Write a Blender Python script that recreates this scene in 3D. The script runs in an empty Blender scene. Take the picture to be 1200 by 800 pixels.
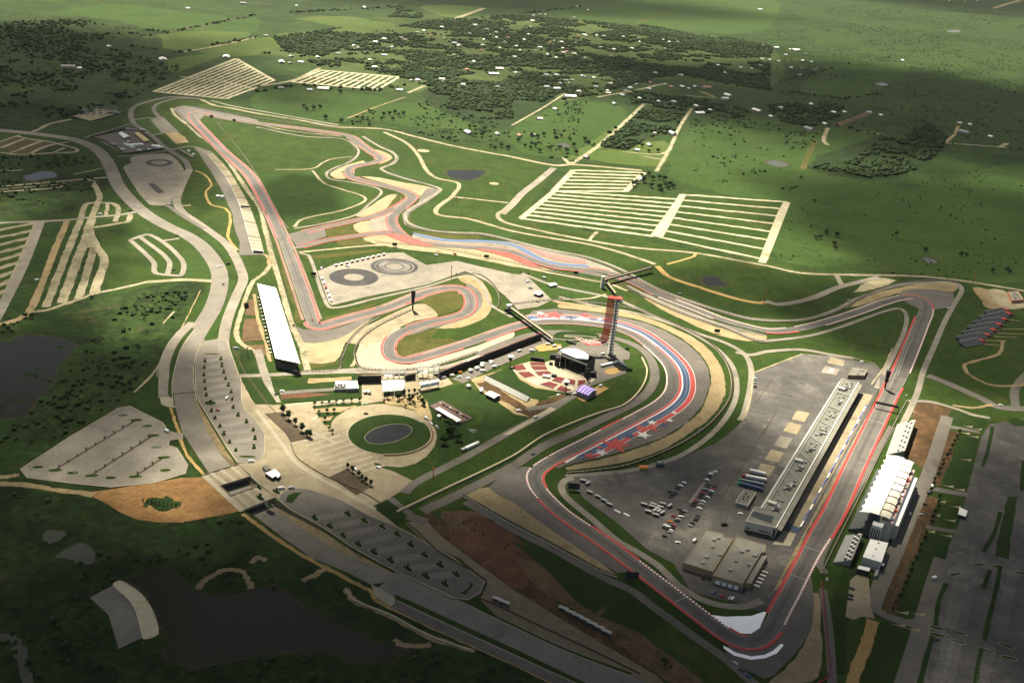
import bpy, bmesh, math, random
import numpy as np
from mathutils import Vector, Matrix
from mathutils.geometry import tessellate_polygon
random.seed(7)
RNG = np.random.default_rng(11)
sc = bpy.context.scene
C = sc.collection
R = math.radians
# ------------------------------------------------------------------ camera
CAM_H, FPX, PITCH, ROLL = 510.0, 1213.0, R(23.72), R(4.94)
cp, sp, cr, sr = math.cos(PITCH), math.sin(PITCH), math.cos(ROLL), math.sin(ROLL)
FW = Vector((0, cp, -sp)); RX = Vector((1, 0, 0)); UY = Vector((0, sp, cp))
RT = RX * cr + UY * sr
UP = UY * cr - RX * sr
cd = bpy.data.cameras.new('camera'); cam = bpy.data.objects.new('camera', cd); C.objects.link(cam)
cd.sensor_fit = 'HORIZONTAL'; cd.sensor_width = 36.0; cd.lens = FPX / 1200 * 36
cd.clip_start = 1.0; cd.clip_end = 80000
M = Matrix((RT, UP, -FW)).transposed().to_4x4(); M.translation = Vector((0, 0, CAM_H))
cam.matrix_world = M
sc.camera = cam

def G(px, py, z=0.0):
    """ground point (at height z) behind a pixel of the 1200x800 photograph"""
    d = RT * ((px - 600) / FPX) + UP * ((400 - py) / FPX) + FW
    t = (CAM_H - z) / -d.z
    return Vector((d.x * t, d.y * t, z))
def PX(v):
    """pixel of a world point"""
    q = Vector(v) - Vector((0, 0, CAM_H)); w = q.dot(FW)
    return 600 + FPX * q.dot(RT) / w, 400 - FPX * q.dot(UP) / w
def T(x0, y0, s, pts):
    return [(x0 + a / s, y0 + b / s) for a, b in pts]

# ------------------------------------------------------------------ materials
MATS = {}
def newmat(name):
    m = bpy.data.materials.new(name); m.use_nodes = True
    nt = m.node_tree; b = nt.nodes['Principled BSDF']
    return m, nt, b
def flat(name, col, rough=.7, metal=0.0, spec=.3, var=0.12, size=3.0, alpha=1.0):
    """a coloured material with weak mottling"""
    if name in MATS: return MATS[name]
    m, nt, b = newmat(name); N = nt.nodes.new; L = nt.links.new
    tc = N('ShaderNodeTexCoord'); no = N('ShaderNodeTexNoise'); no.inputs['Scale'].default_value = 1 / size
    no.inputs['Detail'].default_value = 4
    L(tc.outputs['Object'], no.inputs['Vector'])
    r = N('ShaderNodeValToRGB'); r.color_ramp.elements[0].position = .3; r.color_ramp.elements[1].position = .7
    r.color_ramp.elements[0].color = (*[c * (1 - var) for c in col], 1); r.color_ramp.elements[1].color = (*[min(1, c * (1 + var)) for c in col], 1)
    L(no.outputs['Fac'], r.inputs['Fac']); L(r.outputs['Color'], b.inputs['Base Color'])
    b.inputs['Roughness'].default_value = rough; b.inputs['Metallic'].default_value = metal
    b.inputs['Specular IOR Level'].default_value = spec
    if alpha < 1: b.inputs['Alpha'].default_value = alpha
    MATS[name] = m; return m
def soil(name, stops, sizes=(6, 60, 400), w=(.4, .35, .25), rough=.95, spec=.1, warp=0, contrast=1.0, patch=None, streak=0):
    """ground-like material: three noises of different size (metres) summed through a colour ramp"""
    if name in MATS: return MATS[name]
    m, nt, b = newmat(name); N = nt.nodes.new; L = nt.links.new
    tc = N('ShaderNodeTexCoord'); prev = None
    for i, (s, k) in enumerate(zip(sizes, w)):
        no = N('ShaderNodeTexNoise'); no.inputs['Scale'].default_value = 1 / s
        no.inputs['Detail'].default_value = 6 if i == 0 else 4; no.inputs['Roughness'].default_value = .6
        mp = N('ShaderNodeMapping'); mp.inputs['Location'].default_value = (i * 37.1, i * 91.7, i * 3.3)
        if warp and i == 0:
            mp.inputs['Scale'].default_value = (1, warp, 1)
        L(tc.outputs['Object'], mp.inputs['Vector']); L(mp.outputs['Vector'], no.inputs['Vector'])
        mu = N('ShaderNodeMath'); mu.operation = 'MULTIPLY'; mu.inputs[1].default_value = k
        L(no.outputs['Fac'], mu.inputs[0])
        if prev is None: prev = mu
        else:
            ad = N('ShaderNodeMath'); ad.operation = 'ADD'; L(prev.outputs[0], ad.inputs[0]); L(mu.outputs[0], ad.inputs[1]); prev = ad
    r = N('ShaderNodeValToRGB'); e = r.color_ramp.elements
    while len(e) < len(stops): e.new(.5)
    for q, (p, c) in zip(e, stops):
        q.position = .5 + (p - .5) * .27 / contrast; q.color = (*c, 1)
    L(prev.outputs[0], r.inputs['Fac']); col = r.outputs['Color']
    def mix(col, pc, size, thr, soft, amount, sc=(1, 1, 1), rot=0.0):
        no = N('ShaderNodeTexNoise'); no.inputs['Scale'].default_value = 1 / size; no.inputs['Detail'].default_value = 8; no.inputs['Roughness'].default_value = .65; no.inputs['Distortion'].default_value = .6
        mp = N('ShaderNodeMapping'); mp.inputs['Location'].default_value = (size * 3.7, size * 1.9, 7); mp.inputs['Scale'].default_value = sc; mp.inputs['Rotation'].default_value = (0, 0, rot)
        L(tc.outputs['Object'], mp.inputs['Vector']); L(mp.outputs['Vector'], no.inputs['Vector'])
        mr = N('ShaderNodeMapRange'); mr.inputs['From Min'].default_value = thr; mr.inputs['From Max'].default_value = thr + soft; mr.inputs['To Max'].default_value = amount; L(no.outputs['Fac'], mr.inputs['Value'])
        mx = N('ShaderNodeMix'); mx.data_type = 'RGBA'; L(mr.outputs['Result'], mx.inputs['Factor']); L(col, mx.inputs['A']); mx.inputs['B'].default_value = (*pc, 1); return mx.outputs['Result']
    for pc, size, thr, soft, amount in patch or (): col = mix(col, pc, size, thr, soft, amount)
    if streak:
        for q, rt in ((.35, .5), (.3, 2.0)): col = mix(col, tuple(c * streak for c in stops[len(stops) // 2][1]), 6, .5, .12, q, (1, .06, 1), rt)
    L(col, b.inputs['Base Color'])
    b.inputs['Roughness'].default_value = rough; b.inputs['Specular IOR Level'].default_value = spec
    MATS[name] = m; return m

GREEN = soil('pasture', [(0, (0.0053, 0.0127, 0.0030)), (.3, (0.0096, 0.0233, 0.0040)), (.55, (0.0149, 0.0329, 0.0049)), (.8, (0.0218, 0.0413, 0.0069)), (1, (0.0324, 0.0477, 0.0109))], (10.0800, 90.0000, 630.0000), (.42, .33, .25), patch=[((0.0336, 0.0500, 0.0090), 140, .55, .12, .7), ((0.0101, 0.0170, 0.0036), 8, .56, .08, .7), ((0.0280, 0.0382, 0.0099), 80, .56, .12, .7), ((0.0053, 0.0127, 0.0030), 30, .54, .12, .8), ((.055, .05, .02), 25, .67, .05, .6)])
MOWN = soil('mown_grass', [(0, (0.0105, 0.0244, 0.0030)), (.35, (0.0157, 0.0339, 0.0040)), (.6, (0.0218, 0.0424, 0.0049)), (1, (0.0349, 0.0530, 0.0099))], (4.4800, 28.0000, 198.0000), (.38, .32, .3), contrast=1.1, streak=.62, patch=[((0.0112, 0.0200, 0.0027), 7, .57, .08, .6), ((.046, .046, .012), 55, .57, .10, .7), ((0.0087, 0.0201, 0.0030), 20, .56, .12, .7), ((.085, .07, .03), 14, .68, .04, .7)])
LAWN = soil('lawn_grass', [(0, (0.0078, 0.0191, 0.0030)), (.5, (0.0122, 0.0276, 0.0040)), (1, (0.0193, 0.0350, 0.0059))], (3.3600, 18.0000, 99.0000), (.35, .35, .3), streak=.7, patch=[((0.0262, 0.0360, 0.0089), 40, .58, .10, .6)])
OLIVE = soil('dry_grass', [(0, (.028, .033, .006)), (.5, (.044, .047, .009)), (1, (.068, .062, .018))], (5, 30, 120), (.4, .35, .25), patch=[((.10, .085, .04), 18, .6, .08, .7), ((.018, .028, .005), 14, .58, .08, .8)])
FIELD = soil('field_grass', [(0, (0.0140, 0.0318, 0.0049)), (.5, (0.0209, 0.0456, 0.0069)), (1, (0.0332, 0.0551, 0.0119))], (13.4400, 120.0000, 540.0000), (.35, .35, .3), streak=.75, patch=[((0.0134, 0.0260, 0.0036), 9, .56, .08, .7), ((.042, .046, .013), 90, .56, .12, .6), ((0.0087, 0.0212, 0.0040), 28, .57, .10, .8)])
FIELD2 = soil('hay_field', [(0, (0.0262, 0.0488, 0.0089)), (.5, (0.0384, 0.0636, 0.0119)), (1, (0.0542, 0.0742, 0.0188))], (13.4400, 120.0000, 450.0000), (.35, .35, .3), streak=.8, patch=[((.065, .065, .022), 90, .56, .12, .6), ((0.0175, 0.0360, 0.0069), 40, .58, .10, .7)])
SCRUB = soil('scrub', [(0, (0.0044, 0.0095, 0.0020)), (.35, (0.0096, 0.0212, 0.0040)), (.6, (0.0157, 0.0329, 0.0059)), (.85, (0.0280, 0.0456, 0.0099)), (1, (.050, .046, .018))], (7.8400, 40.0000, 198.0000), (.45, .3, .25), contrast=.9, patch=[((.045, .040, .016), 45, .58, .08, .7), ((0.0044, 0.0095, 0.0020), 18, .52, .10, .8)])
WOODF = soil('woodland_floor', [(0, (0.0053, 0.0117, 0.0030)), (.5, (0.0087, 0.0201, 0.0040)), (1, (0.0175, 0.0318, 0.0079))], (8.9600, 60.0000, 270.0000), (.4, .35, .25), patch=[((0.0244, 0.0360, 0.0099), 70, .57, .1, .7)])
ASPH = soil('asphalt_old', [(0, (.066, .060, .051)), (.5, (.088, .080, .067)), (1, (.112, .100, .080))], (3, 22, 110), (.3, .35, .35), .85, .25, patch=[((.045, .041, .036), 35, .57, .07, .6), ((.045, .041, .036), 9, .64, .05, .6)])
TRACK = soil('asphalt_track', [(0, (.052, .047, .042)), (.5, (.074, .067, .059)), (1, (.100, .091, .079))], (3, 20, 160), (.3, .35, .35), .8, .3, patch=[((.042, .039, .036), 35, .57, .07, .6), ((.042, .039, .036), 9, .64, .05, .6)])
RUNA = soil('asphalt_runoff', [(0, (.060, .054, .047)), (.5, (.085, .076, .066)), (1, (.115, .103, .088))], (3, 25, 90), (.3, .35, .35), .85, .25, patch=[((.055, .05, .046), 35, .57, .07, .6), ((.055, .05, .046), 9, .64, .05, .6)])
PADD = soil('asphalt_paddock', [(0, (.034, .032, .030)), (.42, (.052, .049, .045)), (.7, (.070, .066, .059)), (1, (.118, .108, .090))], (3, 18, 75), (.22, .33, .45), .8, .25, contrast=1.2, patch=[((.028, .026, .024), 35, .57, .07, .6), ((.095, .087, .072), 60, .6, .1, .5), ((.022, .021, .020), 5, .66, .04, .7)])
RUBBER = soil('rubbered_asphalt', [(0, (.012, .012, .013)), (.5, (.022, .022, .022)), (1, (.045, .043, .040))], (2, 9, 30), (.3, .35, .35), .8, .2)
RUBLT = soil('scuffed_asphalt', [(0, (.05, .047, .043)), (.5, (.09, .084, .075)), (1, (.17, .158, .135))], (2, 12, 26), (.25, .3, .45), .85, .25)
ROADM = soil('sun_lightened_road', [(0, (.094, .085, .070)), (.5, (.126, .114, .094)), (1, (.160, .146, .119))], (3, 22, 110), (.3, .35, .35), .85, .25, patch=[((.075, .068, .057), 30, .57, .08, .6), ((.06, .055, .047), 6, .66, .04, .6)])  # asphalt lightened overall, sunlight of its bright stretch put into the colour
PALEA = soil('pale_asphalt', [(0, (.115, .103, .082)), (.5, (.155, .14, .112)), (1, (.205, .186, .148))], (3, 20, 90), (.3, .35, .35), .85, .25, contrast=1.2, patch=[((.085, .077, .062), 35, .57, .07, .6), ((.085, .077, .062), 9, .64, .05, .6)])
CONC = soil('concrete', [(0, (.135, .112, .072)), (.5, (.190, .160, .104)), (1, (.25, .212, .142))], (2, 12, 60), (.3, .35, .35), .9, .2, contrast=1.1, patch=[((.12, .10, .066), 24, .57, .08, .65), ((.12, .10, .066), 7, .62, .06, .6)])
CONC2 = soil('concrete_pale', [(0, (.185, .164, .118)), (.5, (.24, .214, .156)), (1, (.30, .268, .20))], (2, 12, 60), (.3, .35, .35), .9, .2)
CREAM = soil('limestone_gravel', [(0, (.145, .125, .078)), (.5, (.215, .188, .12)), (1, (.29, .255, .17))], (3, 14, 60), (.35, .35, .3), .95, .1, contrast=1.1, patch=[((.10, .088, .052), 24, .57, .08, .65), ((.10, .088, .052), 7, .62, .06, .6)])
LANE = soil('caliche_lane', [(0, (.105, .094, .058)), (.5, (.19, .171, .112)), (1, (.28, .252, .17))], (4, 20, 90), (.4, .35, .25), .95, .1, contrast=1.2, patch=[((.045, .052, .018), 24, .57, .08, .65), ((.045, .052, .018), 7, .62, .06, .6)])
CALW = soil('white_caliche', [(0, (.18, .162, .105)), (.5, (.29, .262, .178)), (1, (.36, .325, .23))], (4, 20, 90), (.4, .35, .25), .95, .1, contrast=1.2, patch=[((.06, .062, .022), 16, .6, .06, .6)])
SAND = soil('gravel_trap', [(0, (.155, .12, .064)), (.5, (.205, .16, .088)), (1, (.26, .207, .118))], (2, 10, 60), (.35, .3, .35), .95, .1, patch=[((.12, .09, .048), 24, .57, .08, .65), ((.12, .09, .048), 7, .62, .06, .6)])
SANDP = soil('pale_gravel_trap', [(0, (.175, .146, .084)), (.5, (.22, .186, .112)), (1, (.27, .232, .145))], (2, 10, 60), (.35, .3, .35), .95, .1, patch=[((.14, .115, .065), 24, .57, .08, .65), ((.14, .115, .065), 7, .62, .06, .6)])
TAN = soil('tan_soil', [(0, (.14, .105, .054)), (.5, (.20, .153, .082)), (1, (.27, .21, .115))], (3, 15, 60), (.4, .35, .25), .95, .1, patch=[((.075, .062, .026), 24, .57, .08, .65), ((.075, .062, .026), 7, .62, .06, .6)])
OCHRE = soil('ochre_path', [(0, (.20, .132, .046)), (.5, (.255, .172, .064)), (1, (.31, .22, .095))], (3, 15, 60), (.4, .35, .25), .95, .1, patch=[((.12, .075, .03), 24, .57, .08, .65), ((.12, .075, .03), 7, .62, .06, .6)])
ORANGE = soil('orange_clay', [(0, (0.0407, 0.0250, 0.0119)), (.4, (0.0888, 0.0507, 0.0221)), (.7, (0.1332, 0.0796, 0.0357)), (1, (0.1702, 0.1108, 0.0578))], (4, 18, 70), (0.2960, 0.2730, 0.2125), .95, .1, patch=[((0.0333, 0.0203, 0.0119), 24, .56, .08, .7), ((0.1480, 0.1014, 0.0595), 12, .6, .06, .7)])
BROWN = soil('brown_soil', [(0, (.050, .032, .018)), (.5, (.085, .055, .030)), (1, (.13, .085, .045))], (3, 14, 50), (.4, .35, .25), .95, .1, patch=[((.03, .019, .012), 24, .57, .08, .65), ((.03, .019, .012), 7, .62, .06, .6)])
REDBR = soil('red_brown_soil', [(0, (.045, .022, .013)), (.5, (.075, .036, .02)), (1, (.12, .06, .032))], (3, 14, 50), (.4, .35, .25), .95, .1)
MULCH = soil('dark_mulch', [(0, (.032, .024, .016)), (.5, (.055, .042, .028)), (1, (.085, .065, .042))], (1.5, 8, 30), (.4, .35, .25), .95, .1)
PINK = soil('faded_red_paint', [(0, (.165, .034, .026)), (.5, (.205, .048, .036)), (1, (.26, .075, .056))], (3, 12, 40), (.35, .35, .3), .8, .25)
REDP = flat('red_paint', (.29, .024, .021), .6, 0, .3, .15, 4)
WHITEP = flat('white_paint', (.72, .71, .67), .6, 0, .3, .06, 4)
SUNW = flat('worn_sunlit_white', (.185, .18, .165), .7, 0, .2, .1, 4); WHITE2 = flat('dulled_white_paint', (.44, .43, .40), .6, 0, .3, .06, 4)  # the worn white is toned down for full sun on kerbs and esses
BLUEP = flat('blue_paint', (.010, .034, .088), .6, 0, .3, .12, 4)
LBLUEP = flat('light_blue_paint', (.020, .064, .165), .6, 0, .3, .1, 4)
BLACKP = flat('black_paint', (.02, .02, .022), .6)
WATER, _nt, _b = newmat('pond_water')
_b.inputs['Base Color'].default_value = (.011, .012, .009, 1); _b.inputs['Roughness'].default_value = .12; _b.inputs['Specular IOR Level'].default_value = .06
MUDW = soil('muddy_water', [(0, (.030, .034, .026)), (1, (.05, .052, .040))], (5, 30, 100), rough=.3, spec=.12)

# ------------------------------------------------------------------ helpers for the setting
def smooth(P, closed=False, n=7):
    """Catmull-Rom through the points"""
    P = [Vector(p) for p in P]; k = len(P); out = []
    if k < 3: return P
    rng = range(k) if closed else range(k - 1)
    for i in rng:
        p1, p2 = P[i], P[(i + 1) % k]
        p0 = P[i - 1] if (closed or i > 0) else p1 * 2 - p2
        p3 = P[(i + 2) % k] if (closed or i + 2 < k) else p2 * 2 - p1
        # centripetal-ish: scale tangents by segment length
        d = (p2 - p1).length or 1
        t1 = (p2 - p0) * (d / (((p2 - p1).length + (p1 - p0).length) or 1))
        t2 = (p3 - p1) * (d / (((p3 - p2).length + (p2 - p1).length) or 1))
        for j in range(n):
            t = j / n; a, b_ = t * t, t * t * t
            out.append(p1 * (2 * b_ - 3 * a + 1) + t1 * (b_ - 2 * a + t) + p2 * (-2 * b_ + 3 * a) + t2 * (b_ - a))
    if not closed: out.append(P[-1])
    return out
ROUGH = {m.name: k for m, k in ((SAND, .8), (SANDP, .6), (TAN, 1.2), (OCHRE, .9), (ORANGE, 1.8), (BROWN, 2.2), (REDBR, 2.4), (CREAM, .8), (LANE, 1.0), (SCRUB, 4), (WOODF, 6), (OLIVE, 2.2), (WATER, 3.2), (MUDW, 2.2), (LAWN, .5), (FIELD, 4), (FIELD2, 3))}
def ragged(W, k, step):
    out = []; n = len(W); j0 = Vector((0, 0, 0))
    for i in range(n):
        a, b = W[i], W[(i + 1) % n]; d = (b - a).length; q = max(1, min(60, int(d / step)))
        for r in range(q):
            j0 = j0 * .5 + Vector((random.gauss(0, k), random.gauss(0, k), 0)) * .7; out.append(a.lerp(b, r / q) + j0)
    return out
SHEETS = []
LVN = {}
def zlv(lv):
    LVN[lv] = LVN.get(lv, -1) + 1
    return .03 + .06 * lv + .0028 * (LVN[lv] % 21)
def link(name, verts, faces, mats, parent=None, mi=None, loc=None, smoothf=False):
    me = bpy.data.meshes.new(name); me.from_pydata([tuple(v) for v in verts], [], faces)
    for m in (mats if isinstance(mats, (list, tuple)) else [mats]): me.materials.append(m)
    if mi is not None: me.polygons.foreach_set('material_index', mi)
    if smoothf: me.polygons.foreach_set('use_smooth', [True] * len(me.polygons))
    me.update()
    o = bpy.data.objects.new(name, me); C.objects.link(o)
    if parent is not None: o.parent = parent
    if loc is not None: o.location = loc
    return o
def tag(o, label=None, cat=None, group=None, kind=None):
    if label: o['label'] = label
    if cat: o['category'] = cat
    if group: o['group'] = group
    if kind: o['kind'] = kind
    return o
def sheet_w(name, W, mat, lv, z=None, rec=True):
    z = zlv(lv) if z is None else z
    V = [(p[0], p[1], z) for p in W]
    tris = tessellate_polygon([[Vector((p[0], p[1], 0)) for p in W]])
    F = []
    for t in tris:
        a, b, c = (V[i] for i in t)
        F.append(t if (b[0] - a[0]) * (c[1] - a[1]) - (b[1] - a[1]) * (c[0] - a[0]) > 0 else (t[0], t[2], t[1]))
    if rec:
        xs = [v[0] for v in V]; ys = [v[1] for v in V]
        SHEETS.append((min(xs), min(ys), max(xs), max(ys), [(v[0], v[1]) for v in V], z))
    return tag(link(name, V, F, mat), kind='structure')
def sheet(name, pts, mat, lv, sm=0, **k):
    W = [G(*p) for p in pts]
    if sm: W = smooth(W, True, sm)
    k_ = ROUGH.get(mat.name)
    if k_: W = ragged([Vector((p.x, p.y, 0)) for p in W], k_ * .7, max(5, k_ * 4))
    return sheet_w(name, W, mat, lv, **k)
def normals2(P, closed=False):
    N = []; k = len(P)
    for i in range(k):
        a = P[i - 1] if (i > 0 or closed) else P[i]
        b = P[(i + 1) % k] if (i + 1 < k or closed) else P[i]
        d = b - a; d.z = 0
        if d.length < 1e-6: d = Vector((1, 0, 0))
        d.normalize(); N.append(Vector((-d.y, d.x, 0)))
    return N
def band(name, P, o0, o1, mats, lv, dash=None, z=None, closed=False, kind='structure', rec=True):
    """strip between the offsets o0 and o1 (left positive, number or list) of a line; dash = metres per colour when two materials"""
    N = normals2(P, closed); k = len(P)
    if not isinstance(o0, (list, tuple)): o0 = [o0] * k
    if not isinstance(o1, (list, tuple)): o1 = [o1] * k
    z = zlv(lv) if z is None else z
    A = [P[i] + N[i] * o0[i] for i in range(k)]; B = [P[i] + N[i] * o1[i] for i in range(k)]
    V = []; F = []; mi = []
    if dash:
        # resample each cell by arc length
        s = [0]
        for i in range(1, k): s.append(s[-1] + (P[i] - P[i - 1]).length)
        tot = s[-1]; n = max(2, int(tot / dash)); j = 0
        for q in range(n + 1):
            d = tot * q / n
            while j < k - 2 and s[j + 1] < d: j += 1
            t = (d - s[j]) / max(1e-6, s[j + 1] - s[j])
            V += [A[j].lerp(A[j + 1], t), B[j].lerp(B[j + 1], t)]
        for q in range(n):
            F.append((2 * q, 2 * q + 2, 2 * q + 3, 2 * q + 1)); mi.append(q % 2)
    else:
        for a, b in zip(A, B): V += [a, b]
        for q in range(k if closed else k - 1):
            r = (q + 1) % k
            F.append((2 * q, 2 * r, 2 * r + 1, 2 * q + 1)); mi.append(0)
    V = [(v.x, v.y, z) for v in V]
    F2 = []
    for f in F:
        a, b, c = (V[i] for i in f[:3])
        F2.append(f if (b[0] - a[0]) * (c[1] - a[1]) - (b[1] - a[1]) * (c[0] - a[0]) > 0 else tuple(reversed(f)))
    if rec:
        for f in F2:
            q = [V[i][:2] for i in f]; xs = [v[0] for v in q]; ys = [v[1] for v in q]
            SHEETS.append((min(xs), min(ys), max(xs), max(ys), q, z))
    o = link(name, V, F2, mats, mi=mi)
    return tag(o, kind=kind)
def road(name, pts, w, mat, lv, sm=6, **k):
    P = [G(*p) for p in pts]
    if sm: P = smooth(P, False, sm)
    k_ = ROUGH.get(mat.name)
    if k_:
        Q = []
        for a, b in zip(P, P[1:]): q = max(1, min(40, int((b - a).length / 9))); Q += [a.lerp(b, i / q) for i in range(q)]
        P = Q + [P[-1]]; k_ = min(k_ * .45, w * .16)
        return band(name, P, [-w / 2 + random.gauss(0, k_) for _ in P], [w / 2 + random.gauss(0, k_) for _ in P], mat, lv, **k)
    return band(name, P, -w / 2, w / 2, mat, lv, **k)
def wline(pts, sm=6, closed=False):
    P = [G(*p) for p in pts]
    return smooth(P, closed, sm) if sm else P
def disc(name, c, r, mat, lv, r0=0, n=48, **k):
    if r0: return band(name, [c + Vector((math.cos(t) * r, math.sin(t) * r, 0)) for t in [i * 2 * math.pi / n for i in range(n)]], 0, r - r0, mat, lv, closed=True, **k)
    return sheet_w(name, [c + Vector((math.cos(t) * r, math.sin(t) * r, 0)) for t in [i * 2 * math.pi / n for i in range(n)]], mat, lv, **k)
def gz(x, y):
    """height of the topmost sheet under a point"""
    z = 0.0
    for x0, y0, x1, y1, P, h in SHEETS:
        if h > z and x0 <= x <= x1 and y0 <= y <= y1:
            ins = False; j = len(P) - 1
            for i in range(len(P)):
                xi, yi = P[i]; xj, yj = P[j]
                if (yi > y) != (yj > y) and x < (xj - xi) * (y - yi) / (yj - yi) + xi: ins = not ins
                j = i
            if ins: z = h
    return z
def GP(px, py):
    g = G(px, py); g.z = gz(g.x, g.y); return g
# ================================================================== THE SETTING
# trench stations of the sunken road: left top, left foot, right foot, right top, depth
TR = [((203, 460), (203.5, 460), (228.5, 460), (229, 460), 0), ((204, 475), (205, 476), (231, 475), (233.5, 474), .8), ((209, 503), (213, 505), (244, 507), (251.5, 504), 3),
      ((222, 528), (229, 530), (257, 530), (264.5, 525), 4.5), ((240, 553), (247, 557), (271, 547), (277.5, 543), 5.5), ((284, 597), (291, 598), (316, 590), (321, 584), 5.5),
      ((324, 628), (332, 630), (367, 627), (380, 621), 4), ((361, 656), (367, 654), (402, 648), (411, 642), 2), ((409, 673), (411, 672), (440, 664), (447, 662), .7), ((435, 686), (436, 685), (469, 677), (471, 675), 0)]
LTp = [G(*s[0]) for s in TR]; RTp = [G(*s[3]) for s in TR]
LBp = [G(*s[1], -s[4] - .02) for s in TR]; RBp = [G(*s[2], -s[4] - .02) for s in TR]
hole = LTp + RTp[::-1]
CELL = 500.0
hx0 = math.floor(min(p.x for p in hole) / CELL) * CELL; hx1 = math.ceil(max(p.x for p in hole) / CELL) * CELL
hy0 = math.floor(min(p.y for p in hole) / CELL) * CELL; hy1 = math.ceil(max(p.y for p in hole) / CELL) * CELL
V = []; F = []; idx = {}
def vid(x, y):
    if (x, y) not in idx: idx[(x, y)] = len(V); V.append((x, y, 0))
    return idx[(x, y)]
xs = [-40000, -22000, -14000] + [i * CELL for i in range(-20, 21)] + [14000, 22000, 40000]
ys = [-40000, -20000, -8000] + [i * CELL for i in range(-4, 29)] + [20000, 40000]
for i in range(len(xs) - 1):
    for j in range(len(ys) - 1):
        if hx0 <= xs[i] < hx1 and hy0 <= ys[j] < hy1: continue
        F.append((vid(xs[i], ys[j]), vid(xs[i + 1], ys[j]), vid(xs[i + 1], ys[j + 1]), vid(xs[i], ys[j + 1])))
rect = [Vector((hx0, hy0, 0)), Vector((hx1, hy0, 0)), Vector((hx1, hy1, 0)), Vector((hx0, hy1, 0))]
pts = rect + [Vector((p.x, p.y, 0)) for p in hole]
b0 = len(V); V += [tuple(p) for p in pts]
for t in tessellate_polygon([rect, [Vector((p.x, p.y, 0)) for p in hole]]):
    a, b, c = (pts[i] for i in t)
    F.append(tuple(b0 + i for i in (t if (b - a).cross(c - a).z > 0 else (t[0], t[2], t[1]))))
tag(link('ground', V, F, GREEN), kind='structure')
def ribbon(name, A, B, mat):
    V = [v for a, b in zip(A, B) for v in (a, b)]
    F = [(2 * i, 2 * i + 1, 2 * i + 3, 2 * i + 2) for i in range(len(A) - 1)]
    return tag(link(name, V, F, mat), kind='structure')
ribbon('sunken_road', LBp, RBp, ROADM)
ribbon('grass_bank', LTp, LBp, MOWN)
ribbon('tan_bank', RBp, RTp, TAN)

# ---- far country: fields, lanes, ponds
for pts, m in [
    ([(147, 50), (215, 37), (290, 38), (282, 47), (217, 59), (175, 54)], FIELD2), ([(232, 60), (282, 49), (300, 46), (330, 50), (300, 65), (260, 66)], FIELD2),
    ([(235, 32), (300, 20), (300, 38), (290, 38), (228, 36)], FIELD), ([(62, 15), (140, 5), (200, 12), (270, 22), (200, 37), (125, 30)], FIELD),
    ([(300, 45), (320, 44), (330, 54), (315, 62), (300, 64)], FIELD2), ([(382, 37), (437, 25), (465, 29), (435, 39), (405, 38)], FIELD2),
    ([(345, 22), (400, 19), (435, 24), (400, 32), (367, 26)], FIELD2), ([(322, 41), (367, 37), (372, 41), (347, 45)], FIELD2),
    ([(432, 40), (507, 24), (480, 35), (450, 42)], FIELD), ([(492, 9), (515, 6), (565, 9), (530, 21)], FIELD2), ([(397, 80), (400, 72), (435, 76), (422, 82)], FIELD2),
    ([(215, 66), (260, 64), (230, 77), (205, 85), (190, 74)], FIELD2), ([(300, 110), (350, 102), (420, 110), (460, 117), (400, 143), (345, 138), (300, 130)], FIELD),
    ([(532, 90), (565, 85), (595, 92), (585, 98), (540, 94)], FIELD2), ([(640, 12), (740, 0), (900, -4), (900, 35), (840, 40), (740, 28), (680, 22)], FIELD),
    ([(400, 130), (450, 120), (540, 125), (560, 150), (480, 148)], FIELD), ([(602, 150), (660, 118), (735, 128), (680, 185), (610, 178)], FIELD), ([(662, 188), (755, 128), (742, 150), (690, 182)], FIELD2),
    ([(700, 177), (780, 165), (775, 195), (690, 187)], FIELD2), ([(785, 195), (800, 155), (870, 140), (960, 150), (940, 240), (800, 215)], FIELD),
    ([(970, 150), (1030, 160), (1030, 190), (955, 200)], FIELD), ([(925, 240), (960, 205), (1060, 220), (1200, 190), (1260, 260), (1200, 330), (1000, 315), (910, 305)], FIELD),
    ([(935, 105), (1000, 72), (1065, 75), (1040, 100), (985, 115)], FIELD), ([(470, 62), (500, 55), (525, 60), (500, 64)], FIELD2)]:
    sheet('field', pts, m, 1, sm=3)
for pts in [[(-200, 20), (100, 20), (190, 45), (140, 95), (120, 125), (60, 150), (-200, 150)], [(300, 62), (330, 66), (500, 110), (640, 120), (700, 112), (760, 92), (900, 105), (905, 55), (860, 45), (690, 25), (600, 18), (500, 25), (410, 42)],
            [(710, 172), (755, 127), (805, 132), (787, 157), (762, 162), (735, 177)],
            [(500, 105), (600, 112), (655, 115), (600, 147), (560, 146), (510, 125)], [(1030, 160), (1062, 162), (1080, 140), (1112, 160), (1098, 182), (1065, 205), (1020, 210), (945, 196)],
            [(-60, 365), (90, 352), (200, 330), (238, 332), (210, 375), (190, 400), (185, 430), (140, 475), (20, 550), (-100, 560)], [(-100, 560), (30, 562), (110, 580), (270, 600), (330, 640), (440, 710), (640, 805), (640, 1000), (-200, 1000)],
            [(0, 210), (120, 205), (115, 235), (60, 252), (-20, 255)]]:
    sheet('woodland_ground', pts, soil('village_green', [(0, (.018, .032, .008)), (.5, (.030, .048, .011)), (1, (.055, .066, .022))], (12, 60, 300), (.4, .35, .25)) if pts[0] == (300, 62) else SCRUB if pts[0][1] > 200 or pts[0][1] == 20 and pts[0][0] < 0 else WOODF, 2, sm=4)
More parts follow.
